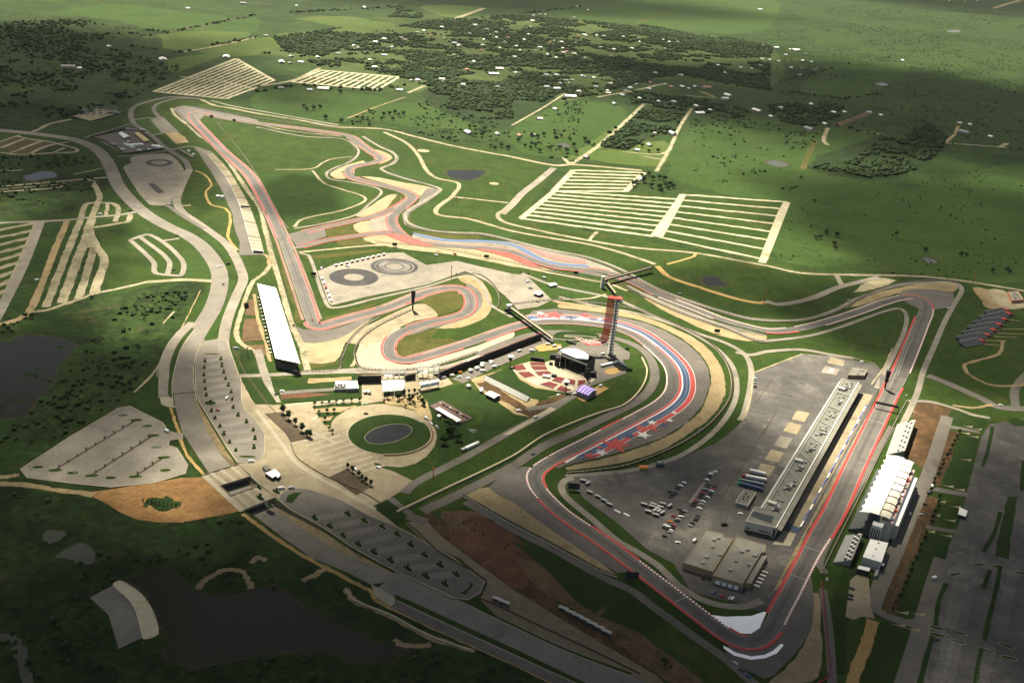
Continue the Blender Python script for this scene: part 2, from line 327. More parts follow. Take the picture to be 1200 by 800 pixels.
for pts, w, m in [
    ([(600, 147), (637, 126), (662, 110)], 6, LANE), ([(668, 193), (700, 172), (755, 122)], 10, LANE), ([(769, 201), (786, 172), (797, 148), (811, 127)], 8, LANE), ([(755, 122), (805, 127)], 6, LANE),
    ([(600, 184), (650, 194), (672, 193), (752, 200)], 11, CREAM), ([(730, 178), (770, 181), (787, 175)], 6, LANE), ([(752, 183), (780, 188)], 6, LANE),
    ([(407, 139), (445, 124), (475, 114)], 4, TAN), ([(478, 109), (500, 100), (520, 94)], 10, LANE), ([(523, 26), (545, 18), (567, 10)], 22, LANE), ([(970, 150), (965, 165), (970, 170)], 10, CREAM),
    ([(1008, 154), (1035, 158)], 7, LANE), ([(980, 147), (1020, 132)], 20, BROWN), ([(1108, 167), (1118, 158), (1123, 148)], 9, TAN), ([(1108, 168), (1140, 170), (1180, 173)], 8, LANE), ([(1172, 173), (1180, 168)], 12, CREAM),
    ([(1165, 10), (1180, 5), (1195, 1)], 30, TAN), ([(945, 143), (965, 135)], 10, LANE), ([(940, 200), (946, 185), (955, 165)], 14, OLIVE), ([(745, 28), (770, 18), (790, 11)], 16, OLIVE),
    ([(195, 38), (235, 31), (300, 17)], 10, MULCH), ([(215, 61), (255, 54), (300, 44)], 10, LANE), ([(700, 114), (740, 107), (770, 100), (782, 98)], 10, LANE), ([(820, 107), (838, 114)], 9, TAN), ([(803, 112), (840, 115)], 7, LANE)]:
    road('country_lane', pts, w, m, 4, sm=4)
for pts, m in [([(812, 47), (828, 46), (840, 50), (815, 51)], MUDW), ([(1110, 36), (1122, 35), (1125, 38), (1112, 38)], MUDW), ([(1025, 98), (1035, 97), (1042, 100), (1033, 101)], MUDW),
               ([(897, 191), (905, 188), (918, 190), (925, 194), (912, 196)], MUDW), ([(1080, 302), (1086, 301), (1100, 307), (1090, 309), (1082, 306)], MUDW), ([(652, 169), (662, 168), (669, 171), (660, 173)], MUDW), ([(753, 131), (764, 131), (766, 135), (757, 136)], MUDW),
               ([(522, 201), (545, 199), (567, 200), (565, 207), (545, 212), (526, 207)], WATER), ([(823, 326), (838, 324), (850, 331), (843, 336), (826, 334)], WATER), ([(28, 208), (45, 202), (62, 201), (65, 207), (50, 210), (35, 212)], WATER)]:
    sheet('pond', pts, m, 3, sm=4)
sheet('pond', [(-60, 405), (0, 402), (20, 395), (55, 393), (82, 400), (92, 407), (70, 430), (60, 450), (40, 472), (25, 487), (0, 490), (-60, 480)], WATER, 3, sm=4)
sheet('pond', [(156, 677), (170, 669), (180, 662), (190, 665), (207, 680), (217, 690), (240, 695), (265, 696), (290, 694), (302, 691), (315, 689), (332, 697), (362, 712), (400, 732), (430, 747), (460, 760), (475, 766), (450, 772), (400, 767), (337, 762), (300, 770), (250, 777), (207, 777), (197, 765), (192, 740), (185, 720), (175, 700), (162, 688)], WATER, 3, sm=3)
for o in [o for o in C.objects if o.name.startswith('pond')]:
    P = [v.co.copy() for v in o.data.vertices]
    band('pond_bank', P, [random.uniform(-3.2, -.6) for _ in P], [random.uniform(.8, 4.5) for _ in P], soil('pond_mud', [(0, (.014, .018, .006)), (.5, (.028, .028, .012)), (1, (.065, .05, .028))], (4, 20, 70)), 3, closed=True, rec=False)
sheet('pond', [(51, 637), (52, 624), (65, 620), (77, 627), (65, 636)], MUDW, 3, sm=3)
sheet('pond', [(65, 652), (95, 635), (110, 645), (109, 660), (92, 662), (82, 654)], MUDW, 3, sm=3)
road('creek', [(-12, 746), (10, 747), (22, 757), (26, 775), (32, 800), (34, 830)], 7, MUDW, 3)
sheet('concrete_apron', [(132, 685), (140, 680), (150, 684), (163, 693), (170, 700), (180, 717), (186, 742), (175, 748), (167, 748), (160, 720), (150, 702)], soil('pale_slab', [(0, (.36, .32, .19)), (.5, (.46, .41, .25)), (1, (.54, .49, .32))], (3, 14, 40), patch=[((.25, .21, .12), 12, .6, .08, .7)]), 4, sm=4)
sheet('gravel_apron', [(105, 700), (132, 686), (150, 702), (160, 720), (167, 747), (139, 760), (127, 720)], PALEA, 4)
sheet('orange_slope', [(108, 576), (125, 574), (212, 560), (241, 559), (283, 598), (272, 601), (240, 607), (215, 612), (187, 612), (162, 609), (140, 600), (125, 590), (110, 583)], soil('clay_slope', [(0, (.10, .056, .022)), (.5, (.165, .092, .036)), (1, (.225, .135, .058))], (4, 14, 60)), 4)
sheet('scrub_island', [(167, 590), (178, 585), (195, 582), (209, 589), (200, 597), (180, 598)], SCRUB, 5, sm=5)
for pts in [[(232, 690), (240, 680), (249, 675)], [(249, 675), (262, 668), (282, 669), (290, 678), (294, 690)], [(294, 660), (302, 653), (312, 657)], [(406, 690), (414, 703), (460, 723), (500, 745), (555, 763)], [(354, 680), (372, 672), (383, 663)], [(462, 749), (470, 755), (490, 757), (505, 755)]]:
    road('riprap_channel', pts, 5, TAN, 4)
for pts, w, m in [([(-40, 668 - 102), (0, 567), (30, 568), (60, 573), (110, 580)], 7, TAN), ([(22, 556), (12, 558), (-10, 560)], 6, TAN), ([(157, 460), (185, 430), (215, 380), (235, 340)], 1.6, TAN), ([(190, 380), (204, 365)], 1.8, CREAM)]:
    road('footpath', pts, w, m, 4)

# ---- overflow car parks with caliche lanes
def lerp2(a, b, t): return (a[0] + (b[0] - a[0]) * t, a[1] + (b[1] - a[1]) * t)
def lanes(A, B, n, w=6.5, m=None, ts=None):
    """n lanes between the boundary line A (two pixels) and the boundary line B"""
    A = [G(*p) for p in A]; B = [G(*p) for p in B]
    for i in range(n):
        t = i / (n - 1) if ts is None else ts[i]
        a = A[0].lerp(A[1], t); b = B[0].lerp(B[1], t); n_ = max(6, int((b - a).length / 9)); P = [a.lerp(b, j / n_) for j in range(n_ + 1)]; k = w * .10; wob = random.uniform(-1, 1)
        band('parking_lane', P, [-w / 2 + random.gauss(0, k) + wob * math.sin(j * .3) for j in range(n_ + 1)], [w / 2 + random.gauss(0, k) + wob * math.sin(j * .3) for j in range(n_ + 1)], m or LANE, 4)
    for q in (A, B): band('parking_lane', q, -w * .6, w * .6, m or LANE, 4)
sheet('parking_turf', [(610, 257), (672, 193), (755, 199), (735, 224), (800, 231), (770, 278)], MOWN, 2)
lanes(T(600, 200, 4, [(288, -2), (195, 95)]), T(600, 200, 4, [(618, 10), (532, 98)]), 7, 9.5, CALW)
lanes(T(600, 200, 4, [(197, 97), (42, 225)]), T(600, 200, 4, [(785, 135), (662, 308)]), 9, 9.0, CALW)
sheet('parking_turf', [(800, 229), (922, 238), (896, 305), (772, 279)], MOWN, 2)
lanes(T(600, 200, 4, [(800, 113), (690, 312)]), [(923, 237), (896, 304)], 8, 8.5, CALW)
road('parking_lane', [(922, 237), (915, 250), (893, 308)], 12, CALW, 4)
road('parking_lane', [(800, 228), (772, 278)], 13, CALW, 4)
lanes(T(0, 0, 4, [(722, 430), (1060, 464)]), T(0, 0, 4, [(1108, 276), (1285, 378)]), 13, 8.5, CALW)
road('parking_lane', T(0, 0, 4, [(845, 360), (1030, 380), (1200, 420)]), 11, CREAM, 4)
road('parking_lane', T(0, 0, 4, [(722, 430), (1108, 276)]), 12, CREAM, 4)
lanes(T(300, 0, 4, [(168, 385), (572, 421)]), T(300, 0, 4, [(310, 330), (670, 362)]), 13, 8.5, CALW)
road('parking_lane', T(300, 0, 4, [(240, 358), (620, 392)]), 11, CREAM, 4)
road('parking_lane', T(300, 0, 4, [(0, 408), (170, 378), (300, 320)]), 12, LANE, 4)
sheet('parking_turf', [(-60, 262), (47, 259), (0, 375), (-60, 430)], MOWN, 2)
lanes([(-70, 283), (-110, 420)], [(45, 261), (2, 362)], 11, 9.5)
road('parking_lane', [(48, 259), (28, 310), (0, 365), (-20, 400)], 12, PALEA, 4)
for pts, w, m in [(T(0, 200, 4, [(-100, 256), (0, 246), (300, 233), (440, 218), (560, 208), (660, 190)]), 8, PALEA),
    (T(0, 200, 4, [(315, 235), (250, 390), (150, 640), (100, 690), (0, 722)]), 9, TAN), (T(0, 200, 4, [(378, 232), (300, 420), (215, 640)]), 10, LANE), (T(0, 200, 4, [(430, 225), (400, 320), (340, 480), (290, 620)]), 12, LANE),
    (T(0, 200, 4, [(440, 360), (410, 470), (368, 602)]), 10, LANE), (T(0, 200, 4, [(415, 300), (455, 360), (490, 415), (470, 490), (440, 580)]), 11, LANE), (T(0, 200, 4, [(150, 662), (215, 655), (290, 630), (368, 605), (440, 578), (560, 552), (700, 520)]), 6, LANE),
    (T(0, 200, 4, [(425, 40), (450, 80), (468, 125), (455, 160), (430, 225)]), 9, LANE), (T(0, 200, 4, [(465, 150), (410, 155), (385, 200), (378, 232)]), 8, LANE), (T(0, 200, 4, [(468, 150), (530, 155), (555, 180), (540, 240)]), 8, LANE), (T(0, 200, 4, [(505, 155), (497, 212)]), 6, LANE),
    (T(0, 200, 4, [(440, 268), (540, 250), (600, 238), (610, 205)]), 8, LANE),
    (T(0, 200, 4, [(0, 75), (200, 58), (500, 32)]), 7, LANE), (T(0, 200, 4, [(0, 100), (280, 78), (300, 58)]), 6, LANE), (T(0, 200, 4, [(0, 88), (270, 66)]), 4, LANE),
    (T(0, 200, 4, [(0, 90 - 90), (80, 0), (120, -8)]), 5, LANE), (T(0, 200, 4, [(345, 18), (410, 5), (500, -15)]), 5, LANE),
    (T(0, 200, 4, [(610, 325), (720, 430), (730, 480), (800, 490), (850, 490), (850, 415), (700, 300), (610, 325)]), 7, PALEA), (T(0, 200, 4, [(655, 310), (790, 420), (785, 490)]), 7, PALEA), (T(0, 200, 4, [(760, 330), (840, 318)]), 6, PALEA),
    (T(0, 200, 4, [(700, 522), (860, 512), (1000, 518)]), 9, CREAM),
    (T(0, 130, 8, [(0, 290), (90, 260), (185, 228)]), 6, LANE), (T(0, 130, 8, [(0, 350), (230, 262)]), 7, LANE), (T(0, 130, 8, [(100, 395), (385, 285)]), 7, LANE), (T(0, 130, 8, [(290, 400), (400, 345), (530, 310)]), 7, LANE), (T(0, 130, 8, [(490, 395), (610, 345)]), 6, LANE),
    (T(0, 130, 8, [(160, 240), (300, 268), (480, 295), (600, 325), (700, 350), (725, 370), (690, 388), (500, 395), (300, 408), (180, 412), (0, 390)]), 7, LANE), (T(0, 130, 8, [(540, 310), (600, 300), (650, 292)]), 6, LANE)]:
    road('parking_lane', pts, w, m, 4, sm=5)
sheet('parking_pad', T(0, 200, 4, [(415, 235), (440, 235), (440, 290), (470, 350), (435, 365), (385, 360)]), LANE, 4)
for a in ([(0, 350), (230, 262), (370, 285), (100, 395)], [(110, 395), (385, 288), (530, 312), (290, 402), (180, 408)], [(0, 290), (150, 255), (230, 262), (0, 345)]):
    sheet('bare_plot', T(0, 130, 8, a), soil('bare_plot', [(0, (.035, .030, .016)), (1, (.06, .05, .026))]), 2)

# ---- mown ground of the circuit
for pts in [[(60, 153), (200, 113), (255, 118), (300, 128), (420, 148), (480, 160), (610, 182), (650, 200), (610, 258), (770, 285), (900, 310), (1000, 325), (1200, 345), (1260, 500), (1100, 830), (640, 805), (480, 715), (471.5, 677), (447, 663.5), (411, 643.5), (380, 622.5), (321, 585.5), (277.5, 544.5), (264.5, 526.5), (251.5, 505), (233.5, 475), (229, 459.5), (203, 459.5), (190, 470), (215, 380), (230, 332), (130, 355), (110, 240), (120, 205), (80, 200), (60, 185)]]:
    sheet('mown_turf', pts, MOWN, 1)
for pts in [T(300, 200, 4, [(330, 270), (460, 250), (480, 290), (370, 312), (340, 315)]), T(300, 200, 4, [(235, 345), (260, 330), (330, 318), (320, 335)]), T(300, 200, 4, [(388, 330), (490, 318), (525, 345), (395, 352)]),
            T(300, 200, 4, [(580, 190), (660, 115), (715, 122), (640, 165)]), T(300, 200, 4, [(690, 225), (740, 170), (810, 120), (790, 150), (720, 205), (760, 280), (710, 262)]), T(300, 200, 4, [(740, 285), (1000, 292), (1060, 320), (900, 325), (760, 300)]),
            T(300, 200, 4, [(80, 290), (120, 330), (180, 480), (225, 690), (200, 720), (150, 560), (110, 420)]), T(300, 200, 4, [(740, 605), (940, 560), (965, 600), (960, 645), (850, 680), (800, 655), (780, 625)]), T(300, 200, 4, [(690, 790), (780, 755), (850, 740), (820, 790), (740, 810)]),
            T(300, 400, 4, [(660, 0), (900, -10), (940, 5), (800, 55), (690, 75), (665, 55)]), [(405, 425), (362, 432), (360, 426), (392, 424)], T(300, 200, 4, [(230, 400), (590, 372), (585, 380), (240, 415)]), T(600, 200, 4, [(500, 520), (600, 560), (590, 575), (470, 530)]),
            T(300, 200, 4, [(330, 690), (590, 610), (480, 665), (340, 700)])]:
    sheet('dry_verge', pts, OLIVE, 4, sm=3)
for pts in [T(0, 200, 4, [(860, 350), (940, 380), (990, 450), (992, 510), (870, 512), (862, 430)]), T(0, 200, 4, [(940, 300), (1000, 305), (1060, 370), (1080, 425), (1040, 400), (990, 345)]), T(0, 200, 4, [(1075, 510), (1110, 510), (1095, 580), (1030, 700), (990, 800), (940, 795), (1010, 660), (1050, 600)]),
            T(300, 200, 4, [(20, 20), (250, 0), (320, 60), (490, 120), (500, 145), (390, 185), (210, 235), (160, 260), (120, 190)]), T(300, 200, 4, [(580, 0), (800, 0), (860, 45), (940, 60), (910, 120), (830, 190), (850, 215), (1000, 235), (1190, 275), (1200, 325), (1060, 285), (800, 270), (720, 235), (850, 110), (870, 90), (620, 25)]),
            T(600, 200, 4, [(150, 540), (290, 540), (420, 580), (380, 598), (190, 605)])]:
    sheet('lush_turf', pts, FIELD, 3, sm=2)
sheet('plaza_lawn', [(492, 463), (525, 454), (540, 450), (600, 476), (618, 489), (562, 519), (514, 544), (512, 500), (502, 485)], LAWN, 3)
sheet('worn_turf', T(410, 410, 6.667, [(860, 600), (990, 590), (1040, 540), (1030, 490), (960, 470), (900, 480), (960, 500), (985, 540), (930, 580)]), MOWN, 4, sm=4)
sheet('terrace_lawn', T(560, 390, 6.667, [(40, 350), (240, 270), (260, 280), (330, 370), (450, 430), (690, 470), (470, 525), (400, 510)]), LAWN, 6)

# ---- roads on the left
road('main_road', [(-60, 147), (0, 153), (40, 157), (82, 163), (108, 172), (122, 184), (131, 200), (137, 215), (150, 232), (170, 250), (195, 265), (217, 275), (235, 287), (250, 305), (257, 320), (257, 337), (250, 360), (235, 385), (223, 405), (215, 430), (214, 448), (216, 460.5)], 22, ROADM, 7)
road('main_road', [(452, 680.5), (480, 692), (525, 713), (600, 747), (662, 774), (720, 800), (780, 828)], 27, ROADM, 7)
road('side_road', [(462, 707), (500, 726), (545, 746), (600, 771), (690, 814), (760, 850)], 11, ASPH, 7)
road('grass_median', [(462, 699), (500, 716), (545, 737), (600, 762), (650, 786), (720, 819)], 5, MOWN, 8)
road('kerb_line', [(465, 704), (545, 741.5), (600, 766.5), (680, 803)], .9, CONC2, 9)
road('kerb_line', [(470, 675), (500, 690), (533, 702)], 1, CONC2, 9)
road('grass_median', [(472, 676), (500, 689.5), (534, 703)], 2.2, MOWN, 8)
road('grass_median', [(553, 709), (600, 732), (660, 760), (740, 790)], 2.4, MOWN, 8)
road('kerb_line', [(552, 711), (600, 734), (662, 763), (740, 793)], .8, CONC2, 9)
sheet('concrete_apron', [(435, 685), (448, 691), (462, 700), (464, 704), (459, 711), (440, 700)], CONC2, 8)
road('footpath', [(284, 602), (300, 614), (340, 642), (375, 662), (410, 680), (436, 694), (440, 703), (475, 720), (540, 750), (600, 777), (680, 815)], 4, OCHRE, 6)
road('side_road', [(-5 + 231, 378), (211, 392), (200, 408), (193, 428), (192, 450), (192, 466)], 11, PALEA, 7)
sheet('concrete_apron', [(187, 465), (203, 466), (203.5, 475), (206, 478), (196, 477), (189, 474)], CONC2, 8)
road('grass_median', [(226, 385), (212, 404), (204, 425), (200, 445), (199, 463)], 4, MOWN, 8)
road('kerb_line', [(229, 386), (214, 406), (206, 428), (202, 448), (202, 466)], .8, CONC2, 9)
road('kerb_line', [(183.5, 442), (187, 425), (197, 403), (208, 389)], .8, CONC2, 9)
road('kerb_line', [(240, 398), (231, 412), (227, 430), (227, 448), (231, 470)], 1, CONC2, 9)
road('footpath', [(200, 478), (205, 493), (210, 507), (212, 517), (222, 537), (240, 558)], 3, OCHRE, 6)
road('footpath', [(157, 460), (178, 440), (186, 428)], 2, CREAM, 5)
road('ring_road', [(222, 199), (217, 209), (211, 222), (207, 236), (213, 248), (230, 260), (247, 272), (265, 286), (275, 300), (282, 315), (285, 328), (278, 345), (267, 373), (262, 398), (263, 412)], 13, PALEA, 7)
road('ring_road', [(237, 117), (225, 115), (207, 114), (195, 114.5), (175, 119), (160, 124), (154, 130), (154, 139), (158, 146), (170, 154), (181, 162), (192, 172), (206, 181), (217, 189), (222, 199)], 11, ASPH, 7)
road('ring_road', [(236, 117), (252, 124), (270, 127), (300, 133), (350, 141), (395, 149), (420, 150), (452, 152), (485, 160), (525, 170), (560, 177), (600, 184)], 10, LANE, 7)
road('ring_road', [(247, 118), (270, 124), (300, 129.5), (342, 137), (397, 147)], 7, PALEA, 7)
road('service_road', [(234, 116), (209, 115.6), (190, 120), (181, 125), (181, 131), (187, 138)], 9, ASPH, 7)
road('service_road', [(137, 184), (160, 182), (195, 177)], 7, ASPH, 7); road('service_road', [(98, 162), (125, 154), (152, 146)], 7, ASPH, 7); road('service_road', [(155, 141), (176, 138)], 5, PALEA, 7); road('service_road', [(178, 159), (192, 156)], 6, PALEA, 7)
road('service_road', [(84, 140), (60, 145), (45, 152), (35, 156)], 9, LANE, 6)
sheet('parking_pad', [(175, 139), (191, 137), (204, 150), (211, 156), (203, 157), (189, 156), (187, 153)], ASPH, 6); sheet('gravel_pad', [(193, 156), (204, 155), (213, 158), (222, 167), (206, 169)], TAN, 6)
sheet('compound_yard', [(107, 161), (154, 151), (162, 153), (190, 175), (146, 181)], ASPH, 6)
sheet('substation_pad', [(84, 137), (110, 127), (146, 132), (107, 143)], CREAM, 5)
sheet('skid_pad', [(158, 183), (192, 180), (203, 184), (213, 195), (217, 205), (212, 220), (205, 232), (192, 241), (175, 240), (155, 215), (146, 200), (145, 195), (154, 191), (152, 187)], PALEA, 5, sm=2)
for q in [(34, 440, 16), (55, 447, 10), (46, 432, 9), (20, 470, 14), (70, 408, 9), (12, 400, 12), (8, 478, 12)]:
    sheet('marsh_weed', [(q[0] + q[2] * .6 * math.cos(t), q[1] + q[2] * .22 * math.sin(t)) for t in [i * .7 for i in range(9)]], SCRUB, 4, sm=2)
disc('tyre_ring', G(186.6, 191), 24, RUBBER, 9, r0=14)
sheet('dark_patch', T(0, 200, 4, [(693, 63), (720, 60), (772, 104), (740, 108)]), RUBBER, 9)
sheet('stand_pad', [(227, 173.5), (232, 178), (239, 189), (251.5, 208.5), (262, 227.7), (272.5, 252), (273.5, 261), (276, 271.5), (281, 283.7), (280.3, 299.4), (310, 298.6), (304, 275), (297, 254), (290, 236.5), (277.7, 215.5), (263.7, 194.5), (248, 178), (238.4, 175)], ASPH, 6)
road('ring_road', [(181, 162), (200, 175), (222, 172), (236, 175), (246, 190)], 8, ASPH, 6)
road('footpath', T(0, 200, 4, [(915, 0), (960, 20), (990, 70), (965, 100), (990, 160), (1060, 180), (1080, 230), (1070, 310), (1110, 370)]), 4, OCHRE, 5)
road('service_road', [(280, 300), (270, 299), (283, 297), (311, 299), (316, 312)], 5, TAN, 5)
road('footpath', T(0, 200, 4, [(1085, 375), (1120, 370)]), 6, CONC, 8)
road('footpath', T(0, 200, 4, [(850, 165), (895, 163)]), 5, CREAM, 5)
road('service_road', T(0, 200, 4, [(780, 160), (860, 215), (960, 275)]), 8, ASPH, 7)

# big car park beside the main road, with a kerb all round
LOT1 = [(241, 400), (231, 413), (228.5, 435), (229.5, 456), (234.5, 473), (253, 503), (266, 524.5), (278.5, 542), (292, 542), (304, 538.5), (310, 530), (310, 508), (299.5, 491), (286.5, 480.5), (283, 470), (283, 447), (279, 437), (271, 415), (266, 400), (258, 397)]
sheet('car_park', LOT1, ROADM, 6); band('kerb_line', [G(*p) for p in LOT1], -.5, .5, CONC2, 9, closed=True)
LOT2 = [(326, 585.5), (329, 579), (337, 573.5), (350, 572), (363, 573.5), (400, 585.5), (430, 603), (465, 617.5), (482, 626), (500, 637), (530, 653), (552, 670), (568, 682), (562, 695), (548, 703), (534, 701), (472, 673), (447, 660.5), (411, 640.5), (381, 619.5), (340, 597)]
sheet('car_park', LOT2, ASPH, 6); band('kerb_line', [G(*p) for p in LOT2], -.5, .5, CONC2, 9, closed=True)
LOT3 = [(24, 550), (82, 512), (140, 478), (152, 476), (190, 495), (197, 505), (203, 507), (214, 508), (214, 514), (199, 516), (197, 522), (207, 525), (220, 545), (217, 555), (180, 566), (130, 571), (80, 566), (32, 560)]
sheet('car_park', LOT3, PALEA, 6); band('kerb_line', [G(*p) for p in LOT3], -.5, .5, CONC2, 9, closed=True)
def island(px, py, a=3.4, b=1.7, rot=0.0, m=None):
    c = G(px, py); ca, sa = math.cos(rot), math.sin(rot)
    def ell(k): return [c + Vector((math.cos(t) * (a + k) * ca - math.sin(t) * (b + k) * sa, math.cos(t) * (a + k) * sa + math.sin(t) * (b + k) * ca, 0)) for t in [i * math.pi / 8 for i in range(16)]]
    sheet_w('island_kerb', ell(.55), CONC2, 8); sheet_w('planted_island', ell(0), m or LAWN, 9)
ISL1 = [(960, 95), (957, 125), (955, 160), (958, 190), (962, 225), (966, 255), (985, 290), (990, 328), (1007, 362), (1030, 400), (1048, 437), (1075, 475), (1105, 513), (1035, 85), (1040, 117), (1048, 147), (1057, 177), (1070, 208), (1083, 240), (1087, 275), (1092, 312), (1115, 348), (1155, 380), (1187, 418), (1195, 458), (1190, 500)]
ISL1 = T(0, 400, 4, ISL1)
for p in ISL1: island(*p, 3.0, 2.2, R(100))
island(*T(0, 400, 4, [(985, 290)])[0], 6, 5); island(*T(0, 400, 4, [(1160, 541)])[0], 8, 2, .1); island(*T(0, 400, 4, [(995, 60)])[0], 9, 1.5, .1)
ISL2 = T(300, 600, 4, [(275, 30), (345, 68), (408, 112), (478, 152), (553, 190), (630, 228), (710, 265), (795, 302), (885, 340), (430, 10), (508, 42), (592, 70), (662, 107), (725, 155), (790, 203), (863, 250), (938, 293), (20, -65), (65, -30), (10, -115), (95, -95)])
for p in ISL2: island(*p, 5.2, 2.2, R(-42))
sheet('planted_island', T(300, 400, 4, [(140, 750), (150, 720), (180, 708), (215, 708), (165, 760)]), LAWN, 9)
sheet('planted_island', T(300, 600, 4, [(950, 375), (975, 375), (1005, 350), (1000, 330), (1018, 340), (1010, 355), (980, 388)]), LAWN, 9)
for a, b in [((160, 492), (64, 551)), ((180, 510), (107, 557)), ((192, 536), (157, 559))]:
    road('grass_median', [a, b], 1.8, MULCH, 9, sm=0)
ISL3 = T(0, 400, 4, [(575, 347), (690, 398), (733, 497), (178, 590), (340, 617), (520, 640), (775, 605), (640, 370), (718, 442), (768, 545), (258, 605), (430, 630), (635, 635)])
for i, p in enumerate(ISL3): island(*p, 6 if i > 6 else 5, 2.6, R(15), MOWN)
def stalls(pts, n, length, ang, m=None, w=.35):
    """white bay lines set across a line of pixels"""
    P = [G(*p) for p in pts]
    tot = sum((P[i + 1] - P[i]).length for i in range(len(P) - 1)); V = []; F = []; z = zlv(9)
    for q in range(n):
        d = tot * q / max(1, n - 1); i = 0
        while i < len(P) - 2 and d > (P[i + 1] - P[i]).length: d -= (P[i + 1] - P[i]).length; i += 1
        t = (P[i + 1] - P[i]); u = t.normalized(); c = P[i] + u * d
        nn = Vector((-u.y, u.x, 0)); nn = nn * math.cos(ang) + u * math.sin(ang); uu = Vector((nn.y, -nn.x, 0))
        k = len(V)
        for s, e in ((-1, -1), (1, -1), (1, 1), (-1, 1)):
            v = c + uu * (s * w / 2) + nn * (e * length / 2); V.append((v.x, v.y, z))
        F.append((k, k + 1, k + 2, k + 3))
    tag(link('bay_markings', V, F, m or flat('worn_white_paint', (.27, .26, .23), .8)), kind='structure')
for i in range(12):
    a, b = ISL1[i], ISL1[13 + i]
    stalls([lerp2(a, b, .14), lerp2(a, b, .86)], 14, 8, 0)
for i in range(8):
    a, b = ISL2[i], ISL2[9 + i]
    stalls([lerp2(a, b, .16), lerp2(a, b, .84)], 11, 8, 0)
for a, b in [((150, 481), (50, 541)), ((170, 500), (85, 553)), ((186, 523), (131, 558))]:
    stalls([a, b], 40, 9, 0)

# ---- entry plaza
sheet('plaza_paving', [(283.5, 447), (283.5, 470), (287, 480), (300, 491), (310.5, 507), (310.5, 530), (304.5, 539), (292, 542.5), (278.5, 543), (322, 583.5), (326, 585), (329, 579), (337, 573), (350, 571.5), (363, 573), (400, 585), (430, 602.5), (465, 616), (440, 597), (455, 585), (487, 565), (460, 552), (440, 546), (430, 530), (400, 520), (394, 514), (366, 477), (424, 467.5), (424, 440), (520, 438), (531, 450), (498, 460), (489, 463), (450, 470), (424, 474), (400, 472), (318, 475), (300, 446)], CONC, 6)
sheet('plaza_paving', T(370, 460, 8, [(140, 330), (150, 280), (180, 240), (280, 170), (360, 140), (440, 120), (540, 110), (640, 108), (800, 135), (950, 190), (1060, 270), (1120, 340), (1137, 420), (1110, 510), (1040, 600), (930, 670), (800, 703), (680, 695), (560, 660), (400, 700), (300, 600), (100, 480), (170, 400)]), CONC, 7)
for k in range(9):   # paler paving stripes over the fan
    a, b = lerp2((352, 518), (398, 560), k / 8), lerp2((392, 505), (452, 545), k / 8)
    road('paving_stripe', [a, b], 3.2, CONC2, 8, sm=0)
for pts in [[(366, 492), (400, 470)], [(352, 500), (395, 520)], [(332, 475), (368, 472), (420, 468.5)], [(300, 480), (330, 520), (350, 545), (395, 572), (440, 597)], [(340, 520), (382, 512)]]:
    road('paving_stripe', pts, 4, CONC2, 8)
lawn = disc('round_lawn', G(456.6, 508.7), 0.5 * (G(407.75, 505.6) - G(505.4, 512.5)).length, LAWN, 9)
band('lawn_kerb', [Vector((v.co.x, v.co.y, 0)) for v in lawn.data.vertices], -.6, .6, CONC2, 10, closed=True)
PONDP = T(370, 460, 8, [(458, 430), (470, 400), (510, 365), (580, 330), (680, 305), (780, 296), (850, 305), (895, 330), (900, 360), (870, 400), (800, 440), (720, 468), (640, 482), (560, 484), (490, 470)])
sheet('reflecting_pool', PONDP, soil('pool_floor', [(0, (.007, .009, .010)), (1, (.013, .016, .018))], (3, 12, 40), rough=.3, spec=.1), 10, sm=3)
band('pool_rim', smooth([G(*p) for p in PONDP], True, 4), -.3, .3, CONC, 11, closed=True)
for pts in [[(310, 485), (331, 483), (340, 492.5), (353.5, 506), (365.5, 513.5), (341, 519), (334, 507.5)], [(386, 559), (407, 549), (436, 570), (417.5, 580.5)]]:
    sheet('planting_bed', pts, MULCH, 9)
for i, pts in enumerate([[(366, 476), (422.5, 471.5), (424, 474), (368.5, 480)], [(368.5, 480), (420, 475), (398, 482.7), (370, 484)], [(370, 484), (398, 482.7), (391, 487), (373, 489.5)], [(373, 489.5), (391, 487), (387, 493), (377.5, 494)], [(377.5, 494), (387, 493), (386.5, 498.5), (380.5, 498.5)], [(380.5, 498.5), (386.5, 498.5), (391, 509), (388, 508)]]):
    sheet('planting_bed', pts, TAN if i % 2 else LAWN, 9)
sheet('mulch_grove', [(450, 467), (492, 461.5), (500, 472), (507, 490), (505, 495), (495, 490), (485, 482), (472, 476), (450, 472.5)], TAN, 9)
road('drain_channel', [(272, 405), (287, 437), (314, 474), (349, 510)], 1.2, MULCH, 9, sm=0)
for pts in [[(302, 446), (318, 474), (300, 474), (283.5, 447), (290, 445)], [(282, 445), (306, 445), (324, 472), (299, 474)], [(281, 410), (296, 410), (303, 438), (281, 443)], [(317, 445), (420, 441), (423, 457), (322, 461)], [(331, 462), (423, 458), (424, 467), (332, 472)], [(436, 594), (454, 585.5), (478, 604), (466, 615), (447, 602)]]:
    sheet('plaza_turf', pts, LAWN, 8)
sheet('bare_soil', T(250, 410, 6.667, [(530, 360), (560, 350), (860, 335), (950, 345), (900, 355), (700, 375), (545, 385)]), REDBR, 9)
sheet('bare_soil', T(250, 410, 6.667, [(740, 225), (1080, 210), (1090, 235), (740, 265)]), TAN, 9)
road('service_road', [(302, 410), (310, 438), (324, 472)], 9, PALEA, 7); road('service_road', [(276, 441), (310, 440), (345, 438), (424, 433)], 8, PALEA, 9); road('service_road', [(328, 461), (360, 458.5), (400, 456)], 7, ASPH, 9)
road('service_road', [(474, 578), (487, 566), (545, 536), (600, 505), (640, 484), (665, 468), (682, 458)], 9, ASPH, 7)
